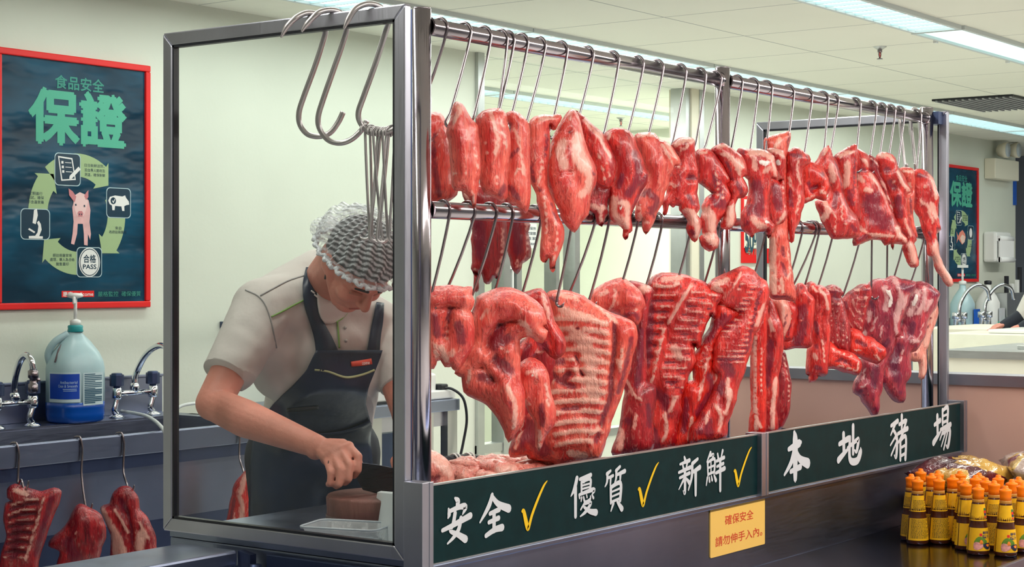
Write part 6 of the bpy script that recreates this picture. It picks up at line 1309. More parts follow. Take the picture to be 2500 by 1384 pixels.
meat('curtain of vertical ribs between the twisted cut and the neck pieces', 'N4', [(530,140),(600,113),(640,130),(687,180),(662,210),(692,290),(722,400),(752,520),(762,640),(752,740),(740,762),(700,742),(630,722),(555,682),(560,560),(550,450),(568,360),(565,260),(545,180)], 'dark', T=.028, Y=.13, group=LG, strokes=[('semi', [(600,240),(580,420),(590,660)], 7, .25), ('semi', [(650,260),(620,440),(640,690)], 8, .25), ('semi', [(680,300),(680,460),(690,720)], 7, .25), ('semi', [(720,440),(720,560),(735,740)], 7, .2), ('dark', [(600,210),(640,240)], 24, -.3), ('fat', [(550,140),(620,130)], 14, .2), ('dark', [(560,170),(640,170)], 10, 0)])
meat('short red backbone block jutting right below the rib curtain', 'N4', [(550,682),(600,690),(642,740),(722,758),(802,788),(852,830),(862,880),(842,957),(780,940),(680,910),(600,890),(535,882),(535,790)], 'bright', T=.03, Y=.10, group=LG, rag=4, strokes=[('dark', [(620,790),(700,820),(790,890)], 14, -.35), ('dark', [(620,830),(720,850)], 14, -.2), ('fat', [(640,870),(740,900),(800,920)], 14, .15), ('fat', [(840,850),(830,920)], 16, .1), ('fat', [(580,710),(700,760),(800,800)], 8, .1)])
meat('grey brown rib sheet left of the white streaked necks', 'N4', [(690,240),(740,208),(800,168),(880,113),(952,110),(962,190),(930,260),(900,380),(880,480),(870,562),(820,550),(770,542),(740,500),(715,400),(690,300)], 'dark', T=.026, Y=.115, group=LG, rag=3, strokes=ribs([(770,260),(850,180),(930,200)], [(740,480),(800,520),(860,540)], 8, 6, kind='semi', amt=.15, gap='dim', gw=8, gamt=-.15) + [('dark', [(710,270),(730,320)], 22, 0), ('fat', [(820,150),(900,130)], 16, .2), ('dark', [(880,140),(940,150)], 16, 0), ('fat', [(830,240),(900,220),(960,200)], 5, .2)])
meat('ragged red bone piece under the rib sheet, beside the neck', 'N4', [(770,540),(860,558),(900,618),(960,628),(1040,678),(1092,720),(1092,790),(1062,822),(1030,847),(960,817),(870,772),(800,752),(758,747),(748,650)], 'bright', T=.03, Y=.07, group=LG, rag=4, lump=.5, strokes=[('dark', [(820,640),(900,680)], 26, -.2), ('fat', [(1000,780),(1040,820)], 18, .2), ('dark', [(1010,700),(1060,740)], 16, 0), ('fat', [(800,720),(880,740)], 12, .1), ('dark', [(960,650)], 18, -.2)])
meat('big pork neck with white marbling and a pointed lower end, left of two', 'N4', [(960,100),(1050,58),(1110,60),(1150,40),(1190,33),(1260,58),(1330,75),(1392,85),(1370,150),(1330,210),(1310,290),(1270,370),(1242,480),(1242,572),(1200,592),(1182,640),(1170,700),(1120,830),(1090,900),(1072,960),(1067,1080),(1042,1180),(1022,1322),(990,1347),(960,1290),(900,1212),(870,1160),(818,1132),(830,1040),(860,990),(880,880),(890,810),(960,815),(1030,845),(1080,790),(1085,720),(960,630),(880,610),(900,540),(880,460),(900,380),(930,290),(950,190)], 'purple', T=.038, Y=.075, group=LG, rag=3, lump=.4,
     strokes=[('fat', [(1080,130),(1110,220),(1090,330)], 40, .1), ('bone', [(1110,160),(1140,230),(1130,300)], 22, .1), ('fat', [(1190,60),(1240,200),(1220,330),(1200,430)], 44, .15), ('fat', [(1300,200),(1270,330)], 22, .1), ('fat', [(1190,480),(1200,560)], 26, .2), ('dark', [(1260,120),(1340,130)], 50, 0), ('fat', [(950,360),(930,450)], 26, .05), ('fat', [(1000,400),(960,540)], 14, .1), ('fat', [(1060,500),(1040,600)], 16, .1), ('dark', [(960,260),(980,320)], 26, -.1), ('fat', [(900,560),(890,600)], 30, .1), ('fat', [(900,900),(880,1010)], 14, .15), ('dark', [(1000,900),(980,1060)], 50, -.1), ('bone', [(850,1120)], 14, -.1), ('dark', [(860,1120)], 30, -.3), ('fat', [(860,1080),(900,1060)], 14, .15), ('dark', [(1060,720),(1120,640)], 40, 0), ('fat', [(960,1090)], 14, .1), ('dark', [(990,1290)], 26, 0)])
meat('pork neck with pale upper flap, right of two, ending above the sign', 'N4', [(1390,90),(1460,88),(1540,123),(1622,190),(1602,260),(1582,310),(1540,370),(1502,450),(1482,560),(1442,640),(1402,722),(1342,740),(1342,830),(1332,970),(1287,1060),(1287,1160),(1272,1217),(1208,1217),(1150,1150),(1120,1070),(1072,1040),(1090,930),(1130,830),(1180,690),(1200,590),(1250,560),(1270,480),(1290,370),(1320,290),(1335,210),(1375,150)], 'purple', T=.036, Y=.02, tilt=.3, group=LG, rag=3, lump=.4, strokes=[('fat', [(1400,170),(1370,280),(1330,380)], 40, .1), ('bone', [(1390,200),(1360,290)], 18, .1), ('fat', [(1470,130),(1460,260),(1400,370)], 30, .1), ('fat', [(1540,240),(1480,340)], 26, .1), ('dark', [(1530,130),(1590,200)], 30, 0), ('dark', [(1360,480),(1340,560)], 40, 0), ('fat', [(1350,640),(1410,640)], 26, .2), ('dark', [(1390,690)], 20, 0), ('dark', [(1230,700),(1180,850),(1200,1000)], 60, -.1), ('bone', [(1250,600)], 18, .15), ('fat', [(1260,720),(1230,850)], 12, .1), ('dark', [(1240,1130)], 34, 0), ('fat', [(1460,470),(1420,600)], 10, .15)])
meat('thin pale shank with a dangling tip beside the right end post', 'N4', [(1560,300),(1600,298),(1602,370),(1572,480),(1532,590),(1507,690),(1492,730),(1492,900),(1470,992),(1455,990),(1460,900),(1450,830),(1400,822),(1350,800),(1340,742),(1410,722),(1460,650),(1480,560),(1510,450)], 'pale', T=.02, Y=.052, tilt=.2, group=LG, strokes=[('fat', [(1570,340),(1520,520),(1490,680)], 30, .1), ('fat', [(1470,780),(1475,960)], 20, .05), ('dark', [(1540,420),(1500,560)], 8, 0), ('dark', [(1390,770)], 24, 0)])
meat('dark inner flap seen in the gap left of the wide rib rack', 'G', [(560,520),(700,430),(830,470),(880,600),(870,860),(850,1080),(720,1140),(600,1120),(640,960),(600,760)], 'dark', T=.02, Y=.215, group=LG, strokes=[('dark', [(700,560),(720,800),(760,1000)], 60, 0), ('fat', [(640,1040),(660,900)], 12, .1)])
# paper band on the brisket
def band(z0, z1):
    ox, oy, sc = VW['N5']; D_ = DY(ox + 190 / sc, .19) - .038
    q = [(138,1178),(200,1188),(260,1192),(322,1190),(308,1240),(302,1318),(180,1310),(158,1260)]
    m = MB(); m.prism([P(ox + a / sc, oy + b / sc, D_ + .003 * math.cos(i * 2.1)) for i, (a, b) in enumerate(q)], fwd * .0015); return m
pbm = band(0, 0); pb_ = obj('paper_band', pbm, mat('damp_paper', (.66, .62, .66), .45, var=.12, nscale=30), brisket); pb_['label'] = 'white paper band'
# ---- meat hung on the sink front
SG = 'pork cuts hung on the sink front'
meat('rib piece with backbone hanging on the sink front at the far left', 'K', [(40,1010),(72,988),(130,1008),(200,1025),(260,1008),(290,1022),(282,1070),(252,1140),(222,1220),(202,1290),(182,1350),(160,1430),(-10,1450),(8,1330),(35,1240),(23,1160),(30,1080),(60,1070),(38,1050)], 'dark', T=.034, Y=1.955, group=SG, rag=2, strokes=ribs([(60,1085),(50,1200),(30,1330)], [(200,1050),(170,1180),(130,1330)], 7, 7, sag=-8, amt=.35, gw=11, gamt=-.35) + [('fat', [(225,1040),(190,1180),(140,1340)], 8, .3), ('fat', [(80,1010),(140,1030)], 14, .1), ('dark', [(260,1040),(220,1180),(180,1320)], 16, -.1), ('dark', [(100,1180),(80,1320)], 30, -.2)])
meat('plain dark red cut hanging on the sink front, middle of three', 'K', [(370,1092),(395,1084),(440,1108),(482,1138),(502,1190),(502,1240),(482,1290),(472,1340),(442,1352),(360,1420),(330,1440),(268,1420),(290,1310),(238,1280),(260,1240),(310,1200),(340,1150)], 'dark', T=.038, Y=1.955, group=SG, strokes=[('ridge', [(400,1130),(420,1240)], 30, .25), ('fat', [(380,1210)], 10, .1), ('dark', [(340,1260),(380,1330)], 40, 0), ('groove', [(340,1180),(330,1300)], 9, -.3)])
meat('split cut with a pale skin flap hanging on the sink front, right of three', 'K', [(580,1004),(620,1003),(657,1050),(667,1110),(702,1150),(737,1220),(747,1280),(742,1330),(640,1380),(540,1390),(535,1230),(500,1150),(488,1098),(530,1080),(545,1035)], 'dark', T=.036, Y=1.955, group=SG, strokes=[('fat', [(500,1110),(550,1190),(590,1260),(610,1320)], 24, .15), ('fat', [(550,1230),(570,1310)], 24, .1), ('dark', [(620,1120),(640,1200),(650,1300)], 12, -.5), ('fat', [(560,1100),(600,1160),(625,1210)], 9, .2), ('dark', [(590,1060),(610,1100)], 20, -.2), ('fat', [(680,1160),(725,1240)], 8, .1), ('fat', [(690,1220),(680,1280)], 30, .0)])
meat('pale streaked pork side hanging on the sink behind the butcher', 'M', [(430,880),(470,843),(500,848),(520,1000),(520,1260),(330,1260),(345,1180),(362,1090),(382,1000),(400,920)], 'red', T=.036, Y=1.955, group=SG, strokes=[('fat', [(460,870),(440,960)], 22, .1), ('fat', [(430,980),(450,1040),(440,1120)], 18, .1), ('fat', [(400,1060),(400,1160)], 14, .1), ('dark', [(400,1000),(380,1130)], 14, 0)])
for i, (px, yb_) in enumerate(((40, 1190), (195, 1245), (297, 1200), (580, 1165))):
    x = onY(px + 4, 1075, SY - .012).x; m = MB(); zt_ = SZ + .0165; zb_ = onY(px, yb_, 1.96).z - .01
    q = [(x, SY + .026, SZ - .02 + .012), (x, SY + .022, zt_ - .004), (x, SY + .008, zt_ + .001), (x, SY - .006, zt_ - .002), (x + .003, SY - .0115, zt_ - .03), (x + .002, SY - .012, zt_ - .06), (x - .006, SY - .02, zt_ - .12), (x - .014, SY - .045, zb_ + .03), (x - .014, SY - .06, zb_), (x - .014, SY - .075, zb_ + .012), (x - .014, SY - .08, zb_ + .03)]
    q = bezier(q, 5); m.tube(q, [.0034] * (len(q) - 4) + [.003, .0025, .002, .001], 8)
    tag(obj('meat_hook', m, M['wire']), 'thin hook over the sink rim holding ' + ('the rib piece at far left', 'the plain dark cut', 'the split cut', 'the pork side behind the butcher')[i], 'meat hook', 'hooks on the sink rim')
# ---- meat lying on the deck behind the sign
hk = meat('pale pork hock lying on the case deck just right of the corner post', 'G', [(20,1120),(90,1130),(130,1150),(180,1190),(212,1250),(222,1340),(215,1480),(190,1600),(120,1655),(50,1660),(0,1600),(-10,1400),(0,1200)], 'pale', Y=.17, T=.045, step=.007, group=None, strokes=[('fat', [(60,1150),(130,1180),(190,1250)], 44, .1), ('dark', [(130,1280),(110,1310)], 24, -.2), ('dark', [(90,1290)], 26, -.2)])
def heap(pts, mt, name, lab, cat, r0, n, seed):
    rnd = random.Random(seed); m = MB()
    for i in range(n):
        t = rnd.random() * (len(pts) - 1); k = int(t); p = Vector(pts[k]).lerp(Vector(pts[k + 1]), t - k)
        dy_ = rnd.uniform(-.09, .09); c = p + Vector((rnd.uniform(-.03, .03), dy_, rnd.uniform(-(p.z - .895), .0) if rnd.random() < .5 else .012 - abs(dy_) * .12))
        r = r0 * rnd.uniform(.7, 1.25); sx, sy, sz = rnd.uniform(.7, 1.6), rnd.uniform(.7, 1.4), rnd.uniform(.4, .7)
        b = MB(); b.ball((0, 0, 0), 1, 14, 9)
        R = Euler((rnd.uniform(-.5, .5), rnd.uniform(-.5, .5), rnd.uniform(0, 6))).to_matrix()
        vs = []
        for v in b.v:
            q = v * (1 + .35 * mnoise.noise(v * 2.2 + Vector((i * 3.1, seed, 0)))); vs.append(c + R @ Vector((q.x * r * sx, q.y * r * sy, q.z * r * sz)))
        m.add(vs, b.f, True)
    o = obj(name, m, MM[mt]); ca = o.data.color_attributes.new('tissue', 'FLOAT_COLOR', 'POINT'); arr = np.zeros((len(o.data.vertices), 4)); arr[:, 3] = 1
    arr[:, 0] = [max(0, mnoise.noise(v.co * 14) * 1.6) for v in o.data.vertices]; ca.data.foreach_set('color', arr.ravel())
    return tag(o, lab, cat, kind='stuff')
zd = .862
hp = [(onY(px, 1150, .27).x, .27, zd + .06 + dz) for px, dz in ((1140, .035), (1150, .04), (1165, .06), (1200, .05), (1240, .055), (1280, .055), (1320, .04), (1370, .02))]
heap(hp, 'pale', 'pork_trimmings', 'heap of pale pink pork trimmings on the case deck behind the sign', 'meat trimmings', .032, 170, 5)
m = MB(); q = [(onY(px, 1130, .36).x, .36 + dy, onY(px, py, .36).z) for px, py, dy in ((1075, 1128, 0), (1105, 1124, 0), (1140, 1122, .01), (1180, 1126, 0), (1230, 1130, .01), (1280, 1134, 0), (1330, 1150, 0), (1370, 1172, 0))]
m.tube(bezier(q, 6), .013, 12); rp = obj('basket_rim', m, mat('black_basket_weave', (.012, .014, .022), .7, bump=.8, bscale=60)); tag(rp, 'rim of a black cord with white wire twists lying behind the trimmings', 'basket')  # basket rim, built as a single thick tube
qq = bezier(q, 6)
for i in range(5):
    c = qq[6 + i * 7]; m = MB(); m.tube([c + Vector((0.016 * math.cos(a) * .3 + a * .002, .016 * math.cos(a), .016 * math.sin(a))) for a in [k * .5 for k in range(20)]], .0022, 6); obj('wire_twist', m, M['white'], rp)
# ------------------------------------------------------------------ the butcher
Fv = rgt * .643 - fwd * .766                 # the way he faces (level)
Lv = rgt * .766 + fwd * .643                 # his left
Zv = Vector((0, 0, 1))
def cap_mesh(mb, a, ra, b, rb, seg=18):      # tapered capsule
    a = Vector(a); b = Vector(b); d = (b - a); ln = d.length; d.normalize()
    prof = []
    for k in range(6): t = -PI / 2 + PI / 2 * k / 5; prof.append((ra * math.cos(t), ra * math.sin(t)))
    for k in range(6): t = PI / 2 * k / 5; prof.append((rb * math.cos(t), ln + rb * math.sin(t)))
    q = d.to_track_quat('Z', 'Y'); vs = []; fs = []; n = len(prof)
    for r, h in prof:
        r = max(r, 1e-4)
        for k in range(seg):
            an = 2 * PI * k / seg; vs.append(a + q @ Vector((r * math.cos(an), r * math.sin(an), h)))
    for i in range(n - 1):
        for k in range(seg): fs.append((i * seg + k, i * seg + (k + 1) % seg, (i + 1) * seg + (k + 1) % seg, (i + 1) * seg + k))
    fs += [tuple(range(seg - 1, -1, -1)), tuple(range((n - 1) * seg, n * seg))]
    mb.add(vs, fs, True)
def ell_mesh(mb, c, ax, seg=22, rings=14):   # ellipsoid, ax = three world half axes
    vs = []; fs = []; c = Vector(c)
    for i in range(rings + 1):
        th = PI * i / rings
        for k in range(seg):
            a = 2 * PI * k / seg; s_ = max(math.sin(th), 1e-3)
            vs.append(c + ax[0] * (s_ * math.cos(a)) + ax[1] * (s_ * math.sin(a)) + ax[2] * math.cos(th))
    for i in range(rings):
        for k in range(seg): fs.append((i * seg + k, (i + 1) * seg + k, (i + 1) * seg + (k + 1) % seg, i * seg + (k + 1) % seg))
    fs += [tuple(range(seg)), tuple(range((rings + 1) * seg - 1, rings * seg - 1, -1))]
    mb.add(vs, fs, True)
def grow(mb, voxel, smooth, cuts=(), fac=.5):
    me = bpy.data.meshes.new('grow'); me.from_pydata([tuple(v) for v in mb.v], [], mb.f)
    bm = bmesh.new(); bm.from_mesh(me); bmesh.ops.recalc_face_normals(bm, faces=bm.faces); bm.to_mesh(me); bm.free()
    o = bpy.data.objects.new('grow', me); COL.objects.link(o)
    r = o.modifiers.new('r', 'REMESH'); r.mode = 'VOXEL'; r.voxel_size = voxel
    sm = o.modifiers.new('s', 'SMOOTH'); sm.iterations = smooth; sm.factor = fac
    dg = bpy.context.evaluated_depsgraph_get(); dg.update()
    m2 = bpy.data.meshes.new_from_object(o.evaluated_get(dg)); bpy.data.objects.remove(o)
    bm = bmesh.new(); bm.from_mesh(m2)
    for co, no in cuts:
        g = bmesh.ops.bisect_plane(bm, geom=bm.verts[:] + bm.edges[:] + bm.faces[:], plane_co=co, plane_no=no, clear_outer=True)
        ed = [e for e in g['geom_cut'] if isinstance(e, bmesh.types.BMEdge)]
        bmesh.ops.edgeloop_fill(bm, edges=ed)
    out = MB(); bm.verts.index_update(); out.add([v.co.copy() for v in bm.verts], [tuple(v.index for v in f.verts) for f in bm.faces], True); bm.free()
    return out
skin = mat('skin', (.64, .26, .195), .48, var=.10, nscale=18, bump=.12, bscale=120, sss=.18)
shirtm = mat('pale_shirt', (.60, .57, .54), .8, var=.05, nscale=9, bump=.35, bscale=14)
apronm = mat('navy_apron', (.010, .022, .055), .36, var=.3, nscale=7, bump=.4, bscale=12)
# joints
SHR = P(640, 748, 4.33); ELR = P(520, 985, 4.16); WRR = P(776, 1090, 3.985)
SHL = P(925, 802, 4.58); ELL = P(992, 1000, 4.46); WRL = P(1006, 1100, 4.22)
NB = P(790, 690, 4.47); PEL = P(765, 1110, 4.76)
HC = P(878, 640, 4.20)
pit = math.radians(60); hf = Fv * math.cos(pit) - Zv * math.sin(pit); hu = Zv * math.cos(pit) + Fv * math.sin(pit); hl = Lv
H = lambda f, l, u: HC + hf * f + hl * l + hu * u
b = MB()
# head
ell_mesh(b, H(-.008, 0, .012), (hf * .098, hl * .077, hu * .095))
ell_mesh(b, H(.030, 0, -.045), (hf * .062, hl * .062, hu * .075))
ell_mesh(b, H(.052, 0, -.095), (hf * .034, hl * .036, hu * .028))
for s in (-1, 1):
    ell_mesh(b, H(.058, s * .036, -.040), (hf * .028, hl * .026, hu * .024))      # cheek
    cap_mesh(b, H(.084, s * .012, .010), .010, H(.074, s * .046, .008), .009)      # brow
    cap_mesh(b, H(.0, s * .062, -.035), .020, H(.050, s * .026, -.098), .016)       # jaw
    ell_mesh(b, H(-.012, s * .079, -.018), (hf * .020, hl * .008, hu * .030))      # ear
cap_mesh(b, H(.088, 0, .0), .009, H(.108, 0, -.036), .0125); cap_mesh(b, H(.098, -.012, -.040), .008, H(.098, .012, -.040), .008)
cap_mesh(b, H(.083, -.018, -.068), .0075, H(.083, .018, -.068), .0075); cap_mesh(b, H(.080, -.014, -.077), .0075, H(.080, .014, -.077), .0075)
# neck and trunk
cap_mesh(b, NB + Zv * -.02, .068, H(-.045, 0, -.055), .058)
cap_mesh(b, SHR + Lv * .03, .055, NB, .06); cap_mesh(b, SHL - Lv * .03, .055, NB, .06)
ell_mesh(b, P(795, 850, 4.52), (Lv * .15, Fv * .07, Zv * .15)); cap_mesh(b, P(788, 940, 4.59), .09, PEL + fwd * .03, .085)
# arms
cap_mesh(b, SHR, .052, ELR, .043); cap_mesh(b, ELR, .041, P(600, 1022, 4.10), .046); cap_mesh(b, P(600, 1022, 4.10), .046, WRR, .0275)
cap_mesh(b, SHL, .05, ELL, .042); cap_mesh(b, ELL, .042, WRL, .028)
cap_mesh(b, P(770, 1083, 3.985), .024, P(770, 1098, 3.985), .024)
def hand(W0, mcps, chains, thumb, rf=.0102):
    for mc in mcps: cap_mesh(b, W0, .019, mc, .0135)
    for i in range(3): cap_mesh(b, mcps[i], .0135, mcps[i + 1], .0135)
    for i, ch in enumerate(chains):
        r = rf * (1 if i < 3 else .88)
        for p, q in zip(ch, ch[1:]): cap_mesh(b, p, r, q, r * .94, 12); r *= .94
    r = .0125
    for p, q in zip(thumb, thumb[1:]): cap_mesh(b, p, r, q, r * .9, 12); r *= .9
PX = lambda *l: [P(*q) for q in l]
ch = [PX((851,1090,3.952),(875,1114,3.922),(874,1147,3.914),(864,1161,3.94)), PX((832,1097,3.945),(854,1134,3.906),(851,1169,3.898),(842,1178,3.93)),
      PX((813,1106,3.945),(831,1147,3.903),(828,1181,3.897),(821,1186,3.93)), PX((795,1115,3.95),(808,1153,3.910),(806,1180,3.906),(802,1182,3.935))]
ell_mesh(b, P(828, 1134, 3.940), (rgt * .030, fwd * .022, Zv * .034)); ell_mesh(b, P(812, 1148, 3.928), (rgt * .014, fwd * .014, Zv * .028)); ell_mesh(b, P(848, 1112, 3.945), (rgt * .022, fwd * .016, Zv * .02)); ell_mesh(b, P(806, 1112, 3.965), (rgt * .026, fwd * .018, Zv * .026))
hand(WRR, [c[0] for c in ch], ch, PX((804,1082,3.985),(838,1082,4.000),(864,1106,3.998),(877,1129,3.985)), .0104)
lw = [WRL + rgt * .02 * k - Zv * .035 - fwd * (.06 + .004 * k) for k in (-1.2, -.4, .4, 1.2)]
lc = [[p, p - fwd * .035 - Zv * .012, p - fwd * .042 - Zv * .042, p - fwd * .02 - Zv * .052] for p in lw]
hand(WRL, lw, lc, [WRL - rgt * .022 - fwd * .02, WRL - rgt * .04 - fwd * .05 - Zv * .02, WRL - rgt * .034 - fwd * .085 - Zv * .035])
# legs down to the floor, hidden by the clothes
hips = []
for s in (-1, 1):
    hp_ = PEL + Lv * (s * .09); kn = Vector((hp_.x, hp_.y, .50)) + Fv * .02; an = Vector((hp_.x, hp_.y, .09)) - Fv * .02; hips.append((hp_, kn, an))
    cap_mesh(b, hp_, .085, kn, .052); cap_mesh(b, kn, .05, an, .035); cap_mesh(b, an + Vector((0, 0, -.045)), .035, an + Fv * .15 + Vector((0, 0, -.055)), .03)
bodym = grow(b, .0034, 4)
butcher = obj('person', bodym, skin, None, origin=Vector((PEL.x, PEL.y, 0)))
tag(butcher, 'person in pale shirt, navy apron and hair net bending to cut meat behind the glass', 'person')
ORG[butcher.name] = Vector((PEL.x, PEL.y, 0))
# trousers and shoes
t = MB()
for hp_, kn, an in hips: cap_mesh(t, hp_, .115, kn, .075); cap_mesh(t, kn, .075, an + Vector((0, 0, .02)), .066)
cap_mesh(t, PEL + Lv * -.06, .125, PEL + Lv * .06, .125)
trm = grow(t, .009, 4); obj('trousers', trm, mat('dark_trousers', (.010, .014, .026), .7), butcher)
for hp_, kn, an in hips:
    t = MB(); cap_mesh(t, Vector((an.x, an.y, .052)) - Fv * .03, .05, Vector((an.x, an.y, .046)) + Fv * .17, .045); sh2 = grow(t, .008, 3, [(Vector((0, 0, .003)), Vector((0, 0, -1)))]); obj('shoe', sh2, M['black'], butcher)
# shirt
s_ = MB()
ell_mesh(s_, P(792, 848, 4.5), (Lv * .195, Fv * .128, Zv * .21))
cap_mesh(s_, P(640, 752, 4.335), .078, P(785, 735, 4.46), .095); cap_mesh(s_, P(785, 735, 4.46), .095, P(926, 802, 4.58), .076)
cap_mesh(s_, P(655, 728, 4.38), .058, P(780, 678, 4.49), .078); cap_mesh(s_, P(780, 678, 4.49), .078, P(905, 780, 4.60), .06)
cap_mesh(s_, P(790, 940, 4.57), .150, P(765, 1085, 4.73), .150)
cap_mesh(s_, P(640, 760, 4.33), .078, P(545, 935, 4.185), .064); cap_mesh(s_, P(926, 802, 4.58), .074, P(985, 950, 4.49), .058)
cap_mesh(s_, P(620, 800, 4.33), .07, P(690, 900, 4.42), .085)
ca_ = P(558, 917, 4.2); cn = (ELR - SHR).normalized(); cn = (cn + rgt * -.05).normalized()
shm = grow(s_, .0075, 6, [(ca_, cn), (P(985, 935, 4.49), (ELL - SHL).normalized())])
for i, v in enumerate(shm.v):                # creases in the cloth
    n_ = mnoise.noise(Vector((v.x * 9, v.y * 9, v.z * 14))) * .006 + mnoise.noise(Vector((v.x * 22 + v.z * 12, v.y * 22, v.z * 16))) * .0035
    v += Fv * n_ - fwd * n_ * .6
shirt = obj('shirt', shm, shirtm, butcher)
bvs = BVHTree.FromPolygons([v.copy() for v in shm.v] + [v.copy() for v in trm.v], [tuple(f) for f in shm.f] + [tuple(i + len(shm.v) for i in f) for f in trm.f])
def hitD(px, py):
    d = ray(px, py); h = bvs.ray_cast(CAMP, d.normalized())
    return None if h[0] is None else depth(h[0])
def drape(rows, off, nx, smooth=2, dflt=4.45):
    """rows: (y, x left, x right) outline seen from the front; cloth laid on the body's front"""
    ny = len(rows); Dg = np.full((ny, nx), np.nan)
    for j, (y, xl, xr) in enumerate(rows):
        for i in range(nx):
            d = hitD(xl + (xr - xl) * i / (nx - 1), y)
            if d is not None: Dg[j, i] = d
    for j in range(ny):
        r = Dg[j]; ok = ~np.isnan(r)
        if ok.any(): Dg[j] = np.interp(np.arange(nx), np.arange(nx)[ok], r[ok])
        else: Dg[j] = Dg[j - 1] if j else dflt
    for _ in range(smooth):
        E = np.pad(Dg, 1, 'edge'); Dg = np.minimum(Dg, (E[:-2, 1:-1] + E[2:, 1:-1] + E[1:-1, :-2] + E[1:-1, 2:] + 2 * Dg) / 6)
    m = MB()
    vs = [P(xl + (xr - xl) * i / (nx - 1), y, Dg[j, i] - off) for j, (y, xl, xr) in enumerate(rows) for i in range(nx)]
    m.add(vs, [(j * nx + i, (j + 1) * nx + i, (j + 1) * nx + i + 1, j * nx + i + 1) for j in range(ny - 1) for i in range(nx - 1)], True)
    return m
def cloth(name, m, mt, parent, th=.003):
    o = obj(name, m, mt, parent); sd = o.modifiers.new('Solidify', 'SOLIDIFY'); sd.thickness = th; sd.offset = -1; return o
def rows(pl, n):
    """interpolate (y, xl, xr) key rows"""
    ys = np.linspace(pl[0][0], pl[-1][0], n); k = [q[0] for q in pl]
    return [(y, np.interp(y, k, [q[1] for q in pl]), np.interp(y, k, [q[2] for q in pl])) for y in ys]
ap = drape(rows([(855, 772, 934), (875, 762, 928), (905, 748, 916), (945, 712, 900), (985, 668, 893), (1012, 645, 900), (1040, 630, 908), (1075, 616, 905), (1120, 611, 910), (1200, 608, 916), (1300, 606, 925), (1384, 604, 932), (1500, 602, 940)], 70), .016, 44, 4)
for v in ap.v:
    n_ = mnoise.noise(Vector((v.x * 8, v.y * 8, v.z * 7 + 3))) * .010; v -= fwd * n_
apron = cloth('apron', ap, apronm, butcher)
def strip(name, pts, mt, parent, off, n=14, half=None):   # ribbon along points (px, py, half width px) laid on the body
    p = bezier([Vector(q) for q in pts], 5); m = MB(); vs = []; 
    for i, q in enumerate(p):
        t = p[min(i + 1, len(p) - 1)] - p[max(i - 1, 0)]; nn = Vector((-t.y, t.x, 0)); nn.normalize()
        for s in (-1, 0, 1):
            x, y = q.x + nn.x * q.z * s, q.y + nn.y * q.z * s
            d = hitD(x, y) or hitD(q.x, q.y) or 4.4
            vs.append(P(x, y, d - off))
    m.add(vs, [(3 * i + k, 3 * i + k + 1, 3 * i + k + 4, 3 * i + k + 3) for i in range(len(p) - 1) for k in (0, 1)], True)
    return cloth(name, m, mt, parent, .002)
stl = strip('neck_strap', [(757,652,10),(757,690,17),(762,740,19),(775,790,17),(790,830,22),(800,866,28)], apronm, apron, .010)
strip('neck_strap', [(929,738,9),(924,780,12),(917,820,13),(912,860,15)], apronm, apron, .010)
lime = mat('lime_piping', (.22, .42, .10), .5)
strip('pocket_piping', [(768,903,2.2),(800,907,2.4),(838,920,2.6),(862,920,2.6),(890,913,2.4),(915,903,2.2)], mat('pale_piping', (.42, .46, .24), .5), apron, .0205)
strip('badge', [(858,889,6),(884,886,7),(908,882,7)], mat('badge_red', (.62, .06, .03), .45), apron, .021)
bt = MB(); c_ = P(886, 886, 4.36); d_ = hitD(886, 886) or 4.4; c_ = P(886, 886, d_ - .0225)
put_text(bt, 'wellcome', c_, (rgt + fwd * .35 + Zv * .07).normalized(), Zv, .036, .009, .01); obj('lettering', bt, M['white'], apron)
strip('pocket_slit', [(700,1003,3.5),(740,1000,4),(778,996,3)], M['black'], apron, .0195)
strip('apron_fold', [(770,1062,2),(830,1058,4),(880,1044,6),(905,1030,5)], apronm, apron, .030)
for q in ((762,676),(771,683),(764,712),(772,722)): strip('strap_print', [(q[0]-4,q[1]-3,1.6),(q[0]+5,q[1]+4,1.6)], M['white'], stl, .0125)
strip('shoulder_piping', [(663,773,1.8),(690,760,2.2),(720,744,2.2),(745,731,1.8)], lime, shirt, .004)
seam = mat('seam_grey', (.30, .30, .30), .7)
strip('seam', [(635,721,1.2),(670,702,1.2),(705,684,1.2),(742,672,1.2)], seam, shirt, .003)
strip('seam', [(598,707,1.2),(630,722,1.2),(650,748,1.2),(664,790,1.2),(676,850,1.2)], seam, shirt, .003)
strip('placket', [(824,783,1.6),(827,815,1.8),(829,850,1.6)], lime, shirt, .005)
for q in ((845, 832), (843, 800)):
    d_ = hitD(*q) or 4.4; m = MB(); m.ball(P(q[0], q[1], d_ - .004), .0042, 10, 6); obj('button', m, mat('button_grey', (.4, .38, .37), .4), shirt)
col = drape(rows([(684, 776, 800), (710, 774, 816), (740, 776, 836), (762, 779, 850), (778, 784, 838), (790, 794, 812)], 16), .012, 12, 2); cloth('collar', col, shirtm, shirt, .003)
strip('collar_piping', [(822,786,1.4),(838,776,1.4),(848,764,1.4)], lime, shirt, .0145)
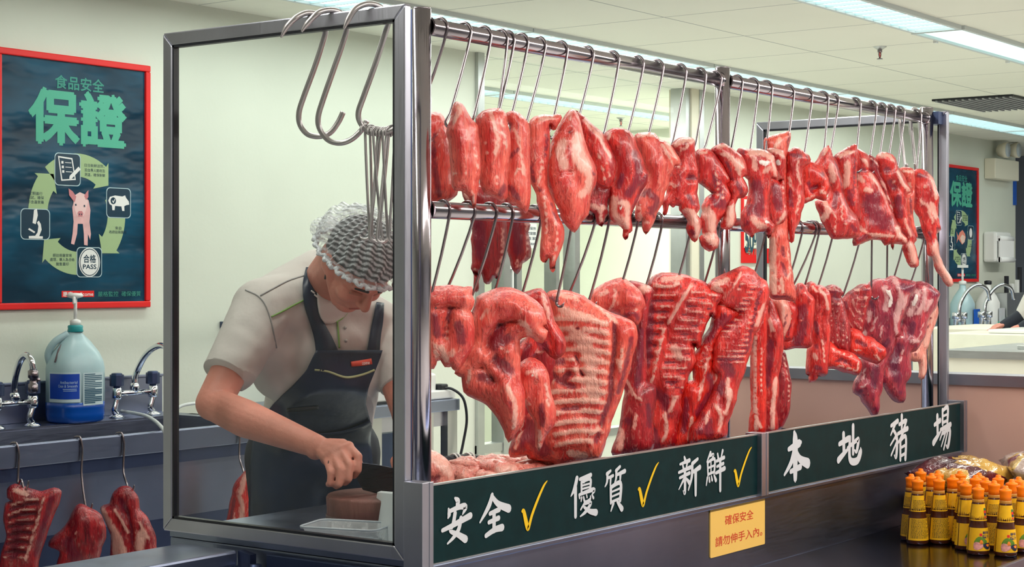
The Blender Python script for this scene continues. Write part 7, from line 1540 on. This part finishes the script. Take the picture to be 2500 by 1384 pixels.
# hair, net
def dome(sc, axis_t, thr, disp, seg=64, rings=34):
    ax_u = (hu * math.cos(axis_t) - hf * math.sin(axis_t)); ax_f = (hf * math.cos(axis_t) + hu * math.sin(axis_t)); vs = []; fs = []; c = H(-.008, 0, .012)
    for i in range(rings + 1):
        th = math.acos(max(-1, thr)) * i / rings
        for k in range(seg):
            a = 2 * PI * k / seg
            d = hl * (math.sin(th) * math.cos(a)) + ax_f * (math.sin(th) * math.sin(a)) + ax_u * math.cos(th)
            lf, ll, lu = d.dot(hf), d.dot(hl), d.dot(hu)
            r = 1 / math.sqrt((lf / sc[0]) ** 2 + (ll / sc[1]) ** 2 + (lu / sc[2]) ** 2)
            vs.append(c + d * (r + disp(th, a, lf, lu)))
    for i in range(rings):
        for k in range(seg): fs.append((i * seg + k, i * seg + (k + 1) % seg, (i + 1) * seg + (k + 1) % seg, (i + 1) * seg + k))
    m = MB(); m.add(vs, fs, True); return m, [vs[rings * seg + k] for k in range(seg)]
hm, _r = dome((.104, .084, .104), math.radians(24), -.02, lambda th, a, lf, lu: .002 * math.sin(a * 9))
obj('hair', hm, mat('dark_hair', (.012, .012, .016), .55, bump=.5, bscale=90), butcher)
def netdisp(th, a, lf, lu):
    s = min(1, th / .5); return .0045 * math.sin(a * 22 + 3 * mnoise.noise(Vector((a, th * 2, 0)))) * s + .012 * max(0, -lf) + (.018 * max(0, -lf) ** 2 if th > 1.0 else 0)
nm_, ring_ = dome((.116, .097, .118), math.radians(24), -.12, netdisp, 120, 40)
def net_mat():
    m, nt, bb = newmat('hair_net_mesh'); bb.inputs['Base Color'].default_value = (.78, .82, .86, 1); bb.inputs['Roughness'].default_value = .7
    tc = nt.nodes.new('ShaderNodeTexCoord'); mp = nt.nodes.new('ShaderNodeMapping'); mp.inputs['Rotation'].default_value = (.5, .9, .4)
    nt.links.new(tc.outputs['Object'], mp.inputs[0])
    wv = nt.nodes.new('ShaderNodeTexWave'); wv.inputs['Scale'].default_value = 30; wv.inputs['Distortion'].default_value = 2.2; wv.inputs['Detail'].default_value = 4; wv.inputs['Detail Scale'].default_value = 3.5
    nt.links.new(mp.outputs[0], wv.inputs['Vector'])
    n = nt.nodes.new('ShaderNodeTexNoise'); n.inputs['Scale'].default_value = 160; nt.links.new(tc.outputs['Object'], n.inputs['Vector'])
    a = nt.nodes.new('ShaderNodeMath'); a.operation = 'MULTIPLY'; nt.links.new(wv.outputs['Fac'], a.inputs[0]); nt.links.new(n.outputs['Fac'], a.inputs[1])
    r = nt.nodes.new('ShaderNodeMapRange'); r.inputs['From Min'].default_value = .05; r.inputs['From Max'].default_value = .55; r.inputs['To Min'].default_value = .10; r.inputs['To Max'].default_value = .74
    nt.links.new(a.outputs[0], r.inputs[0]); nt.links.new(r.outputs[0], bb.inputs['Alpha'])
    return m
netm = net_mat(); hn = obj('hair_net', nm_, netm, butcher); hn['label'] = 'crinkled white disposable hair net'
m = MB(); rr = [p + hu * (.003 * math.sin(k * 1.7)) + hl * (.002 * math.sin(k * 2.9)) for k, p in enumerate(ring_)]; rr.append(rr[0]); rr = [rr[i] for i in range(0, len(rr), 1)]
m.tube(rr, [.0055 + .002 * math.sin(k * 2.3) for k in range(len(rr))], 8, False); obj('net_band', m, mat('net_band', (.72, .76, .80), .7, bump=.6, bscale=150), hn)
m = MB(); ell_mesh(m, H(-.118, -.03, -.04), (hf * .035, hl * .05, hu * .03)); obj('net_gather', m, netm, hn)
for s in (-1, 1):
    m = MB(); cap_mesh(m, H(.0835, s * .020, -.012), .0055, H(.0775, s * .044, -.013), .0042, 10); obj('eyelid', m, mat('eyelid', (.40, .15, .10), .5), butcher)
    m = MB(); cap_mesh(m, H(.0845, s * .019, -.0165), .0022, H(.0775, s * .046, -.016), .0016, 8); obj('eyelashes', m, M['black'], butcher)
    m = MB(); cap_mesh(m, H(.0925, s * .016, .014), .0035, H(.0815, s * .048, .012), .0025, 8); obj('eyebrow', m, M['black'], butcher)
m = MB(); cap_mesh(m, H(.0895, -.016, -.0725), .0032, H(.0895, .016, -.0725), .0032, 8); obj('lips', m, mat('lips', (.42, .12, .10), .45), butcher)
m = MB(); cap_mesh(m, H(.002, -.0735, -.030), .007, H(.012, -.0715, -.058), .003, 10); obj('sideburn', m, M['black'], butcher)
# ------------------------------------------------------------------ knife, chopping block, trays
kn = thing('cleaver', P(835, 1145, 3.92), 'dark steel cleaver in the butcher\'s right hand over the chopping block', 'cleaver')
a = P(800, 1134, 3.93); e = P(866, 1142, 3.935); m = MB(); m.tube([a, a.lerp(e, .5), e], [.011, .012, .011], 12); obj('handle', m, M['black'], kn)
bl = [P(866, 1127, 3.935), P(920, 1134, 3.98), P(1000, 1150, 4.05), P(1000, 1212, 4.05), P(985, 1222, 4.04), P(886, 1196, 3.945), P(872, 1172, 3.938)]
m = MB(); m.prism(bl, fwd * .003); obj('blade', m, steel('dark_blade', (.035, .04, .06), .3), kn, .0008)
ct = onZ(935, 1206, .942)
cb = thing('chopping_block', (ct.x, ct.y, .863), 'round dark brown wooden chopping block on the case deck in front of the butcher', 'chopping block')
wood = mat('block_wood', (.16, .060, .050), .6, var=.35, nscale=18, bump=.4, bscale=50, stretch=(1, 1, .2))
R0 = 137 / 4178 * depth(ct); m = MB(); m.lathe((ct.x, ct.y, .863), [(R0 * .94, 0), (R0, .006), (R0 * 1.0, .05), (R0 * 1.01, .074), (R0 * .98, .0795), (0, .08)], 48); obj('block_body', m, wood, cb)
m = MB(); m.lathe((ct.x, ct.y, .863), [(R0 * 1.003, .02), (R0 * 1.015, .022), (R0 * 1.015, .034), (R0 * 1.003, .036)], 48); obj('band', m, mat('block_band', (.10, .05, .05), .5), cb)
# clear tray
def tray_mat():
    return mat('clear_tray_plastic', (.72, .77, .80), .12, alpha=.42, bump=.3, bscale=40)
tz_ = .8632
tcn = [onZ(px, py, tz_) for px, py in ((800, 1322), (850, 1322), (900, 1322), (850, 1322))]
o0 = sum(tcn, Vector()) / 4; tl = .088; tw = .060
tr = thing('clear_tray', o0, 'clear ribbed plastic food tray on the deck inside the glass', 'tray')
U_ = Vector((.30, -.954, 0)).normalized(); V_ = Vector((.954, .30, 0)).normalized()
def trect(l, w_, h, n=6, rd=.02):
    o = []
    for sx, sy, a0 in ((1, 1, 0), (-1, 1, 90), (-1, -1, 180), (1, -1, 270)):
        for k in range(n):
            a = math.radians(a0 + 90 * k / (n - 1)); x = sx * (l - rd) + rd * math.cos(a); y = sy * (w_ - rd) + rd * math.sin(a); q = U_ * x + V_ * y; o.append((q.x, q.y, h))
    return o
m = MB(); loft(m, o0, [trect(tl * .86, tw * .84, .001), trect(tl * .9, tw * .88, .004), trect(tl, tw, .034), trect(tl * 1.05, tw * 1.06, .036), trect(tl * 1.06, tw * 1.07, .033)], True, False)
bt_ = [o0 + Vector(q) for q in trect(tl * .86, tw * .84, .001)]; m.add(bt_, [tuple(range(len(bt_)))]); obj('tray_shell', m, tray_mat(), tr)
m = MB(); q = [o0 + Vector(p) for p in trect(tl * 1.05, tw * 1.06, .037)]; m.tube(q + [q[0]], .0022, 8, False); obj('rim', m, mat('tray_rim', (.62, .68, .74), .15, alpha=.75), tr)
for k in range(7):
    m = MB(); c = o0 + U_ * (tl * (-.72 + .24 * k)); m.tube(bezier([c - V_ * tw * .7 + Zv * .004, c + Zv * .007, c + V_ * tw * .7 + Zv * .004], 4), .0035, 8); obj('rib', m, mat('tray_rib', (.7, .75, .78), .12, alpha=.5), tr)
# stack of white trays leaning by the corner
ws = [onX(a, b, .09) for a, b in ((922, 1224), (985, 1216), (985, 1352), (885, 1345))]
wt = thing('white_tray', ws[3], 'white foam trays standing on edge beside the corner post inside the glass', 'tray')
n0 = onX(900, 1300, .09); m = MB()
pl_ = [onZ(896, 1338, .8645), onZ(990, 1362, .8645)]
aa, bb_ = pl_[0] + Vector((.03, .04, 0)), Vector((.11, .10, .8645)); aa = onZ(905, 1298, .8645); bb_ = onZ(966, 1346, .8645); up = Vector((.03, .012, .112))
for k in range(3):
    of = Vector((.008 * k, .003 * k, 0)); m = MB(); a3 = [aa + of, bb_ + of, bb_ + of + up * 1.05, aa + of + up * .82 + (bb_ - aa) * .12]; m.prism(a3, (.006, .002, 0)); obj('foam_tray', m, mat('white_foam', (.70, .76, .78), .6) if k == 0 else bpy.data.materials['white_foam'], wt, .003)

# ------------------------------------------------------------------ second worker, only a sleeve shows at the right edge
Q = lambda px, py, D=9.6: P(px, py, D)
F2 = -rgt; L2 = -fwd                                      # faces the left of the photo
def worker():
    b = MB(); cx, D = 2612, 9.7
    nk = P(cx - 14, 606, D); hd = P(cx - 46, 560, D); pel = P(cx + 10, 905, D)
    ell_mesh(b, hd, (F2 * .098, L2 * .077, Zv * .115)); ell_mesh(b, hd + F2 * .045 - Zv * .06, (F2 * .055, L2 * .058, Zv * .065)); cap_mesh(b, hd + F2 * .095 - Zv * .0, .01, hd + F2 * .115 - Zv * .03, .012)
    for s in (-1, 1): ell_mesh(b, hd + L2 * (s * .078) - Zv * .01, (F2 * .018, L2 * .008, Zv * .03))
    cap_mesh(b, nk, .055, hd - Zv * .06, .05); cap_mesh(b, nk - Zv * .12, .11, pel, .12)
    arms = []
    for s in (-1, 1):
        sh = nk + L2 * (s * .18) - Zv * .07; el = sh + F2 * .10 - Zv * .27; wr = el + F2 * .17 - Zv * .10; arms.append((sh, el, wr))
        cap_mesh(b, sh, .05, el, .042); cap_mesh(b, el, .042, wr, .027); cap_mesh(b, wr, .03, wr + F2 * .07 - Zv * .02, .024)
        for k in range(4): q = wr + F2 * .075 + L2 * (.018 * (k - 1.5)) - Zv * .02; cap_mesh(b, q, .009, q + F2 * .045 - Zv * .02, .008, 8)
        cap_mesh(b, wr + F2 * .03 - L2 * (s * .03), .01, wr + F2 * .075 - L2 * (s * .05) - Zv * .015, .008, 8)
        h_ = pel + L2 * (s * .09); cap_mesh(b, h_, .08, Vector((h_.x, h_.y, .5)), .05); cap_mesh(b, Vector((h_.x, h_.y, .5)), .05, Vector((h_.x, h_.y, .08)), .04)
        q = Vector((h_.x, h_.y, .045)); cap_mesh(b, q, .038, q + F2 * .15, .032)
    o = obj('person', grow(b, .009, 3), skin, None, origin=Vector((pel.x, pel.y, 0)))
    tag(o, 'person at the far right edge, mostly cut off, in a pale shirt and dark oversleeves', 'person')
    t = MB(); cap_mesh(t, nk - Zv * .10 - F2 * .0, .135, pel, .15)
    for sh, el, wr in arms: cap_mesh(t, nk - Zv * .06, .08, sh, .07); cap_mesh(t, sh, .072, el + (wr - el) * .35, .062)
    obj('shirt', grow(t, .012, 3), shirtm, o)
    t = MB()
    for s in (-1, 1): h_ = pel + L2 * (s * .09) - Zv * .06; cap_mesh(t, h_, .11, Vector((h_.x, h_.y, .5)), .085); cap_mesh(t, Vector((h_.x, h_.y, .5)), .085, Vector((h_.x, h_.y, .11)), .07)
    obj('trousers', grow(t, .012, 3), bpy.data.materials['dark_trousers'], o)
    t = MB(); ell_mesh(t, hd + Zv * .03 - F2 * .01, (F2 * .108, L2 * .088, Zv * .10)); obj('cap', grow(t, .01, 2, [(hd + Zv * .02, -Zv)]), M['white'], o)
    for sh, el, wr in arms:
        t = MB(); cap_mesh(t, el + (wr - el) * .5, .046, wr + (wr - el) * .1, .038); obj('oversleeve', grow(t, .008, 3), bpy.data.materials['dark_trousers'], o)
worker()
m = MB(); c = onX(2498, 820, 6.3); m.box((c.x - .25, c.y - .3, 1.1450), (c.x + .25, c.y + .1, 1.165)); tag(obj('cutting_board', m, M['white'], None, .006), 'white cutting board on the cream bench at the right edge under the worker', 'cutting board')
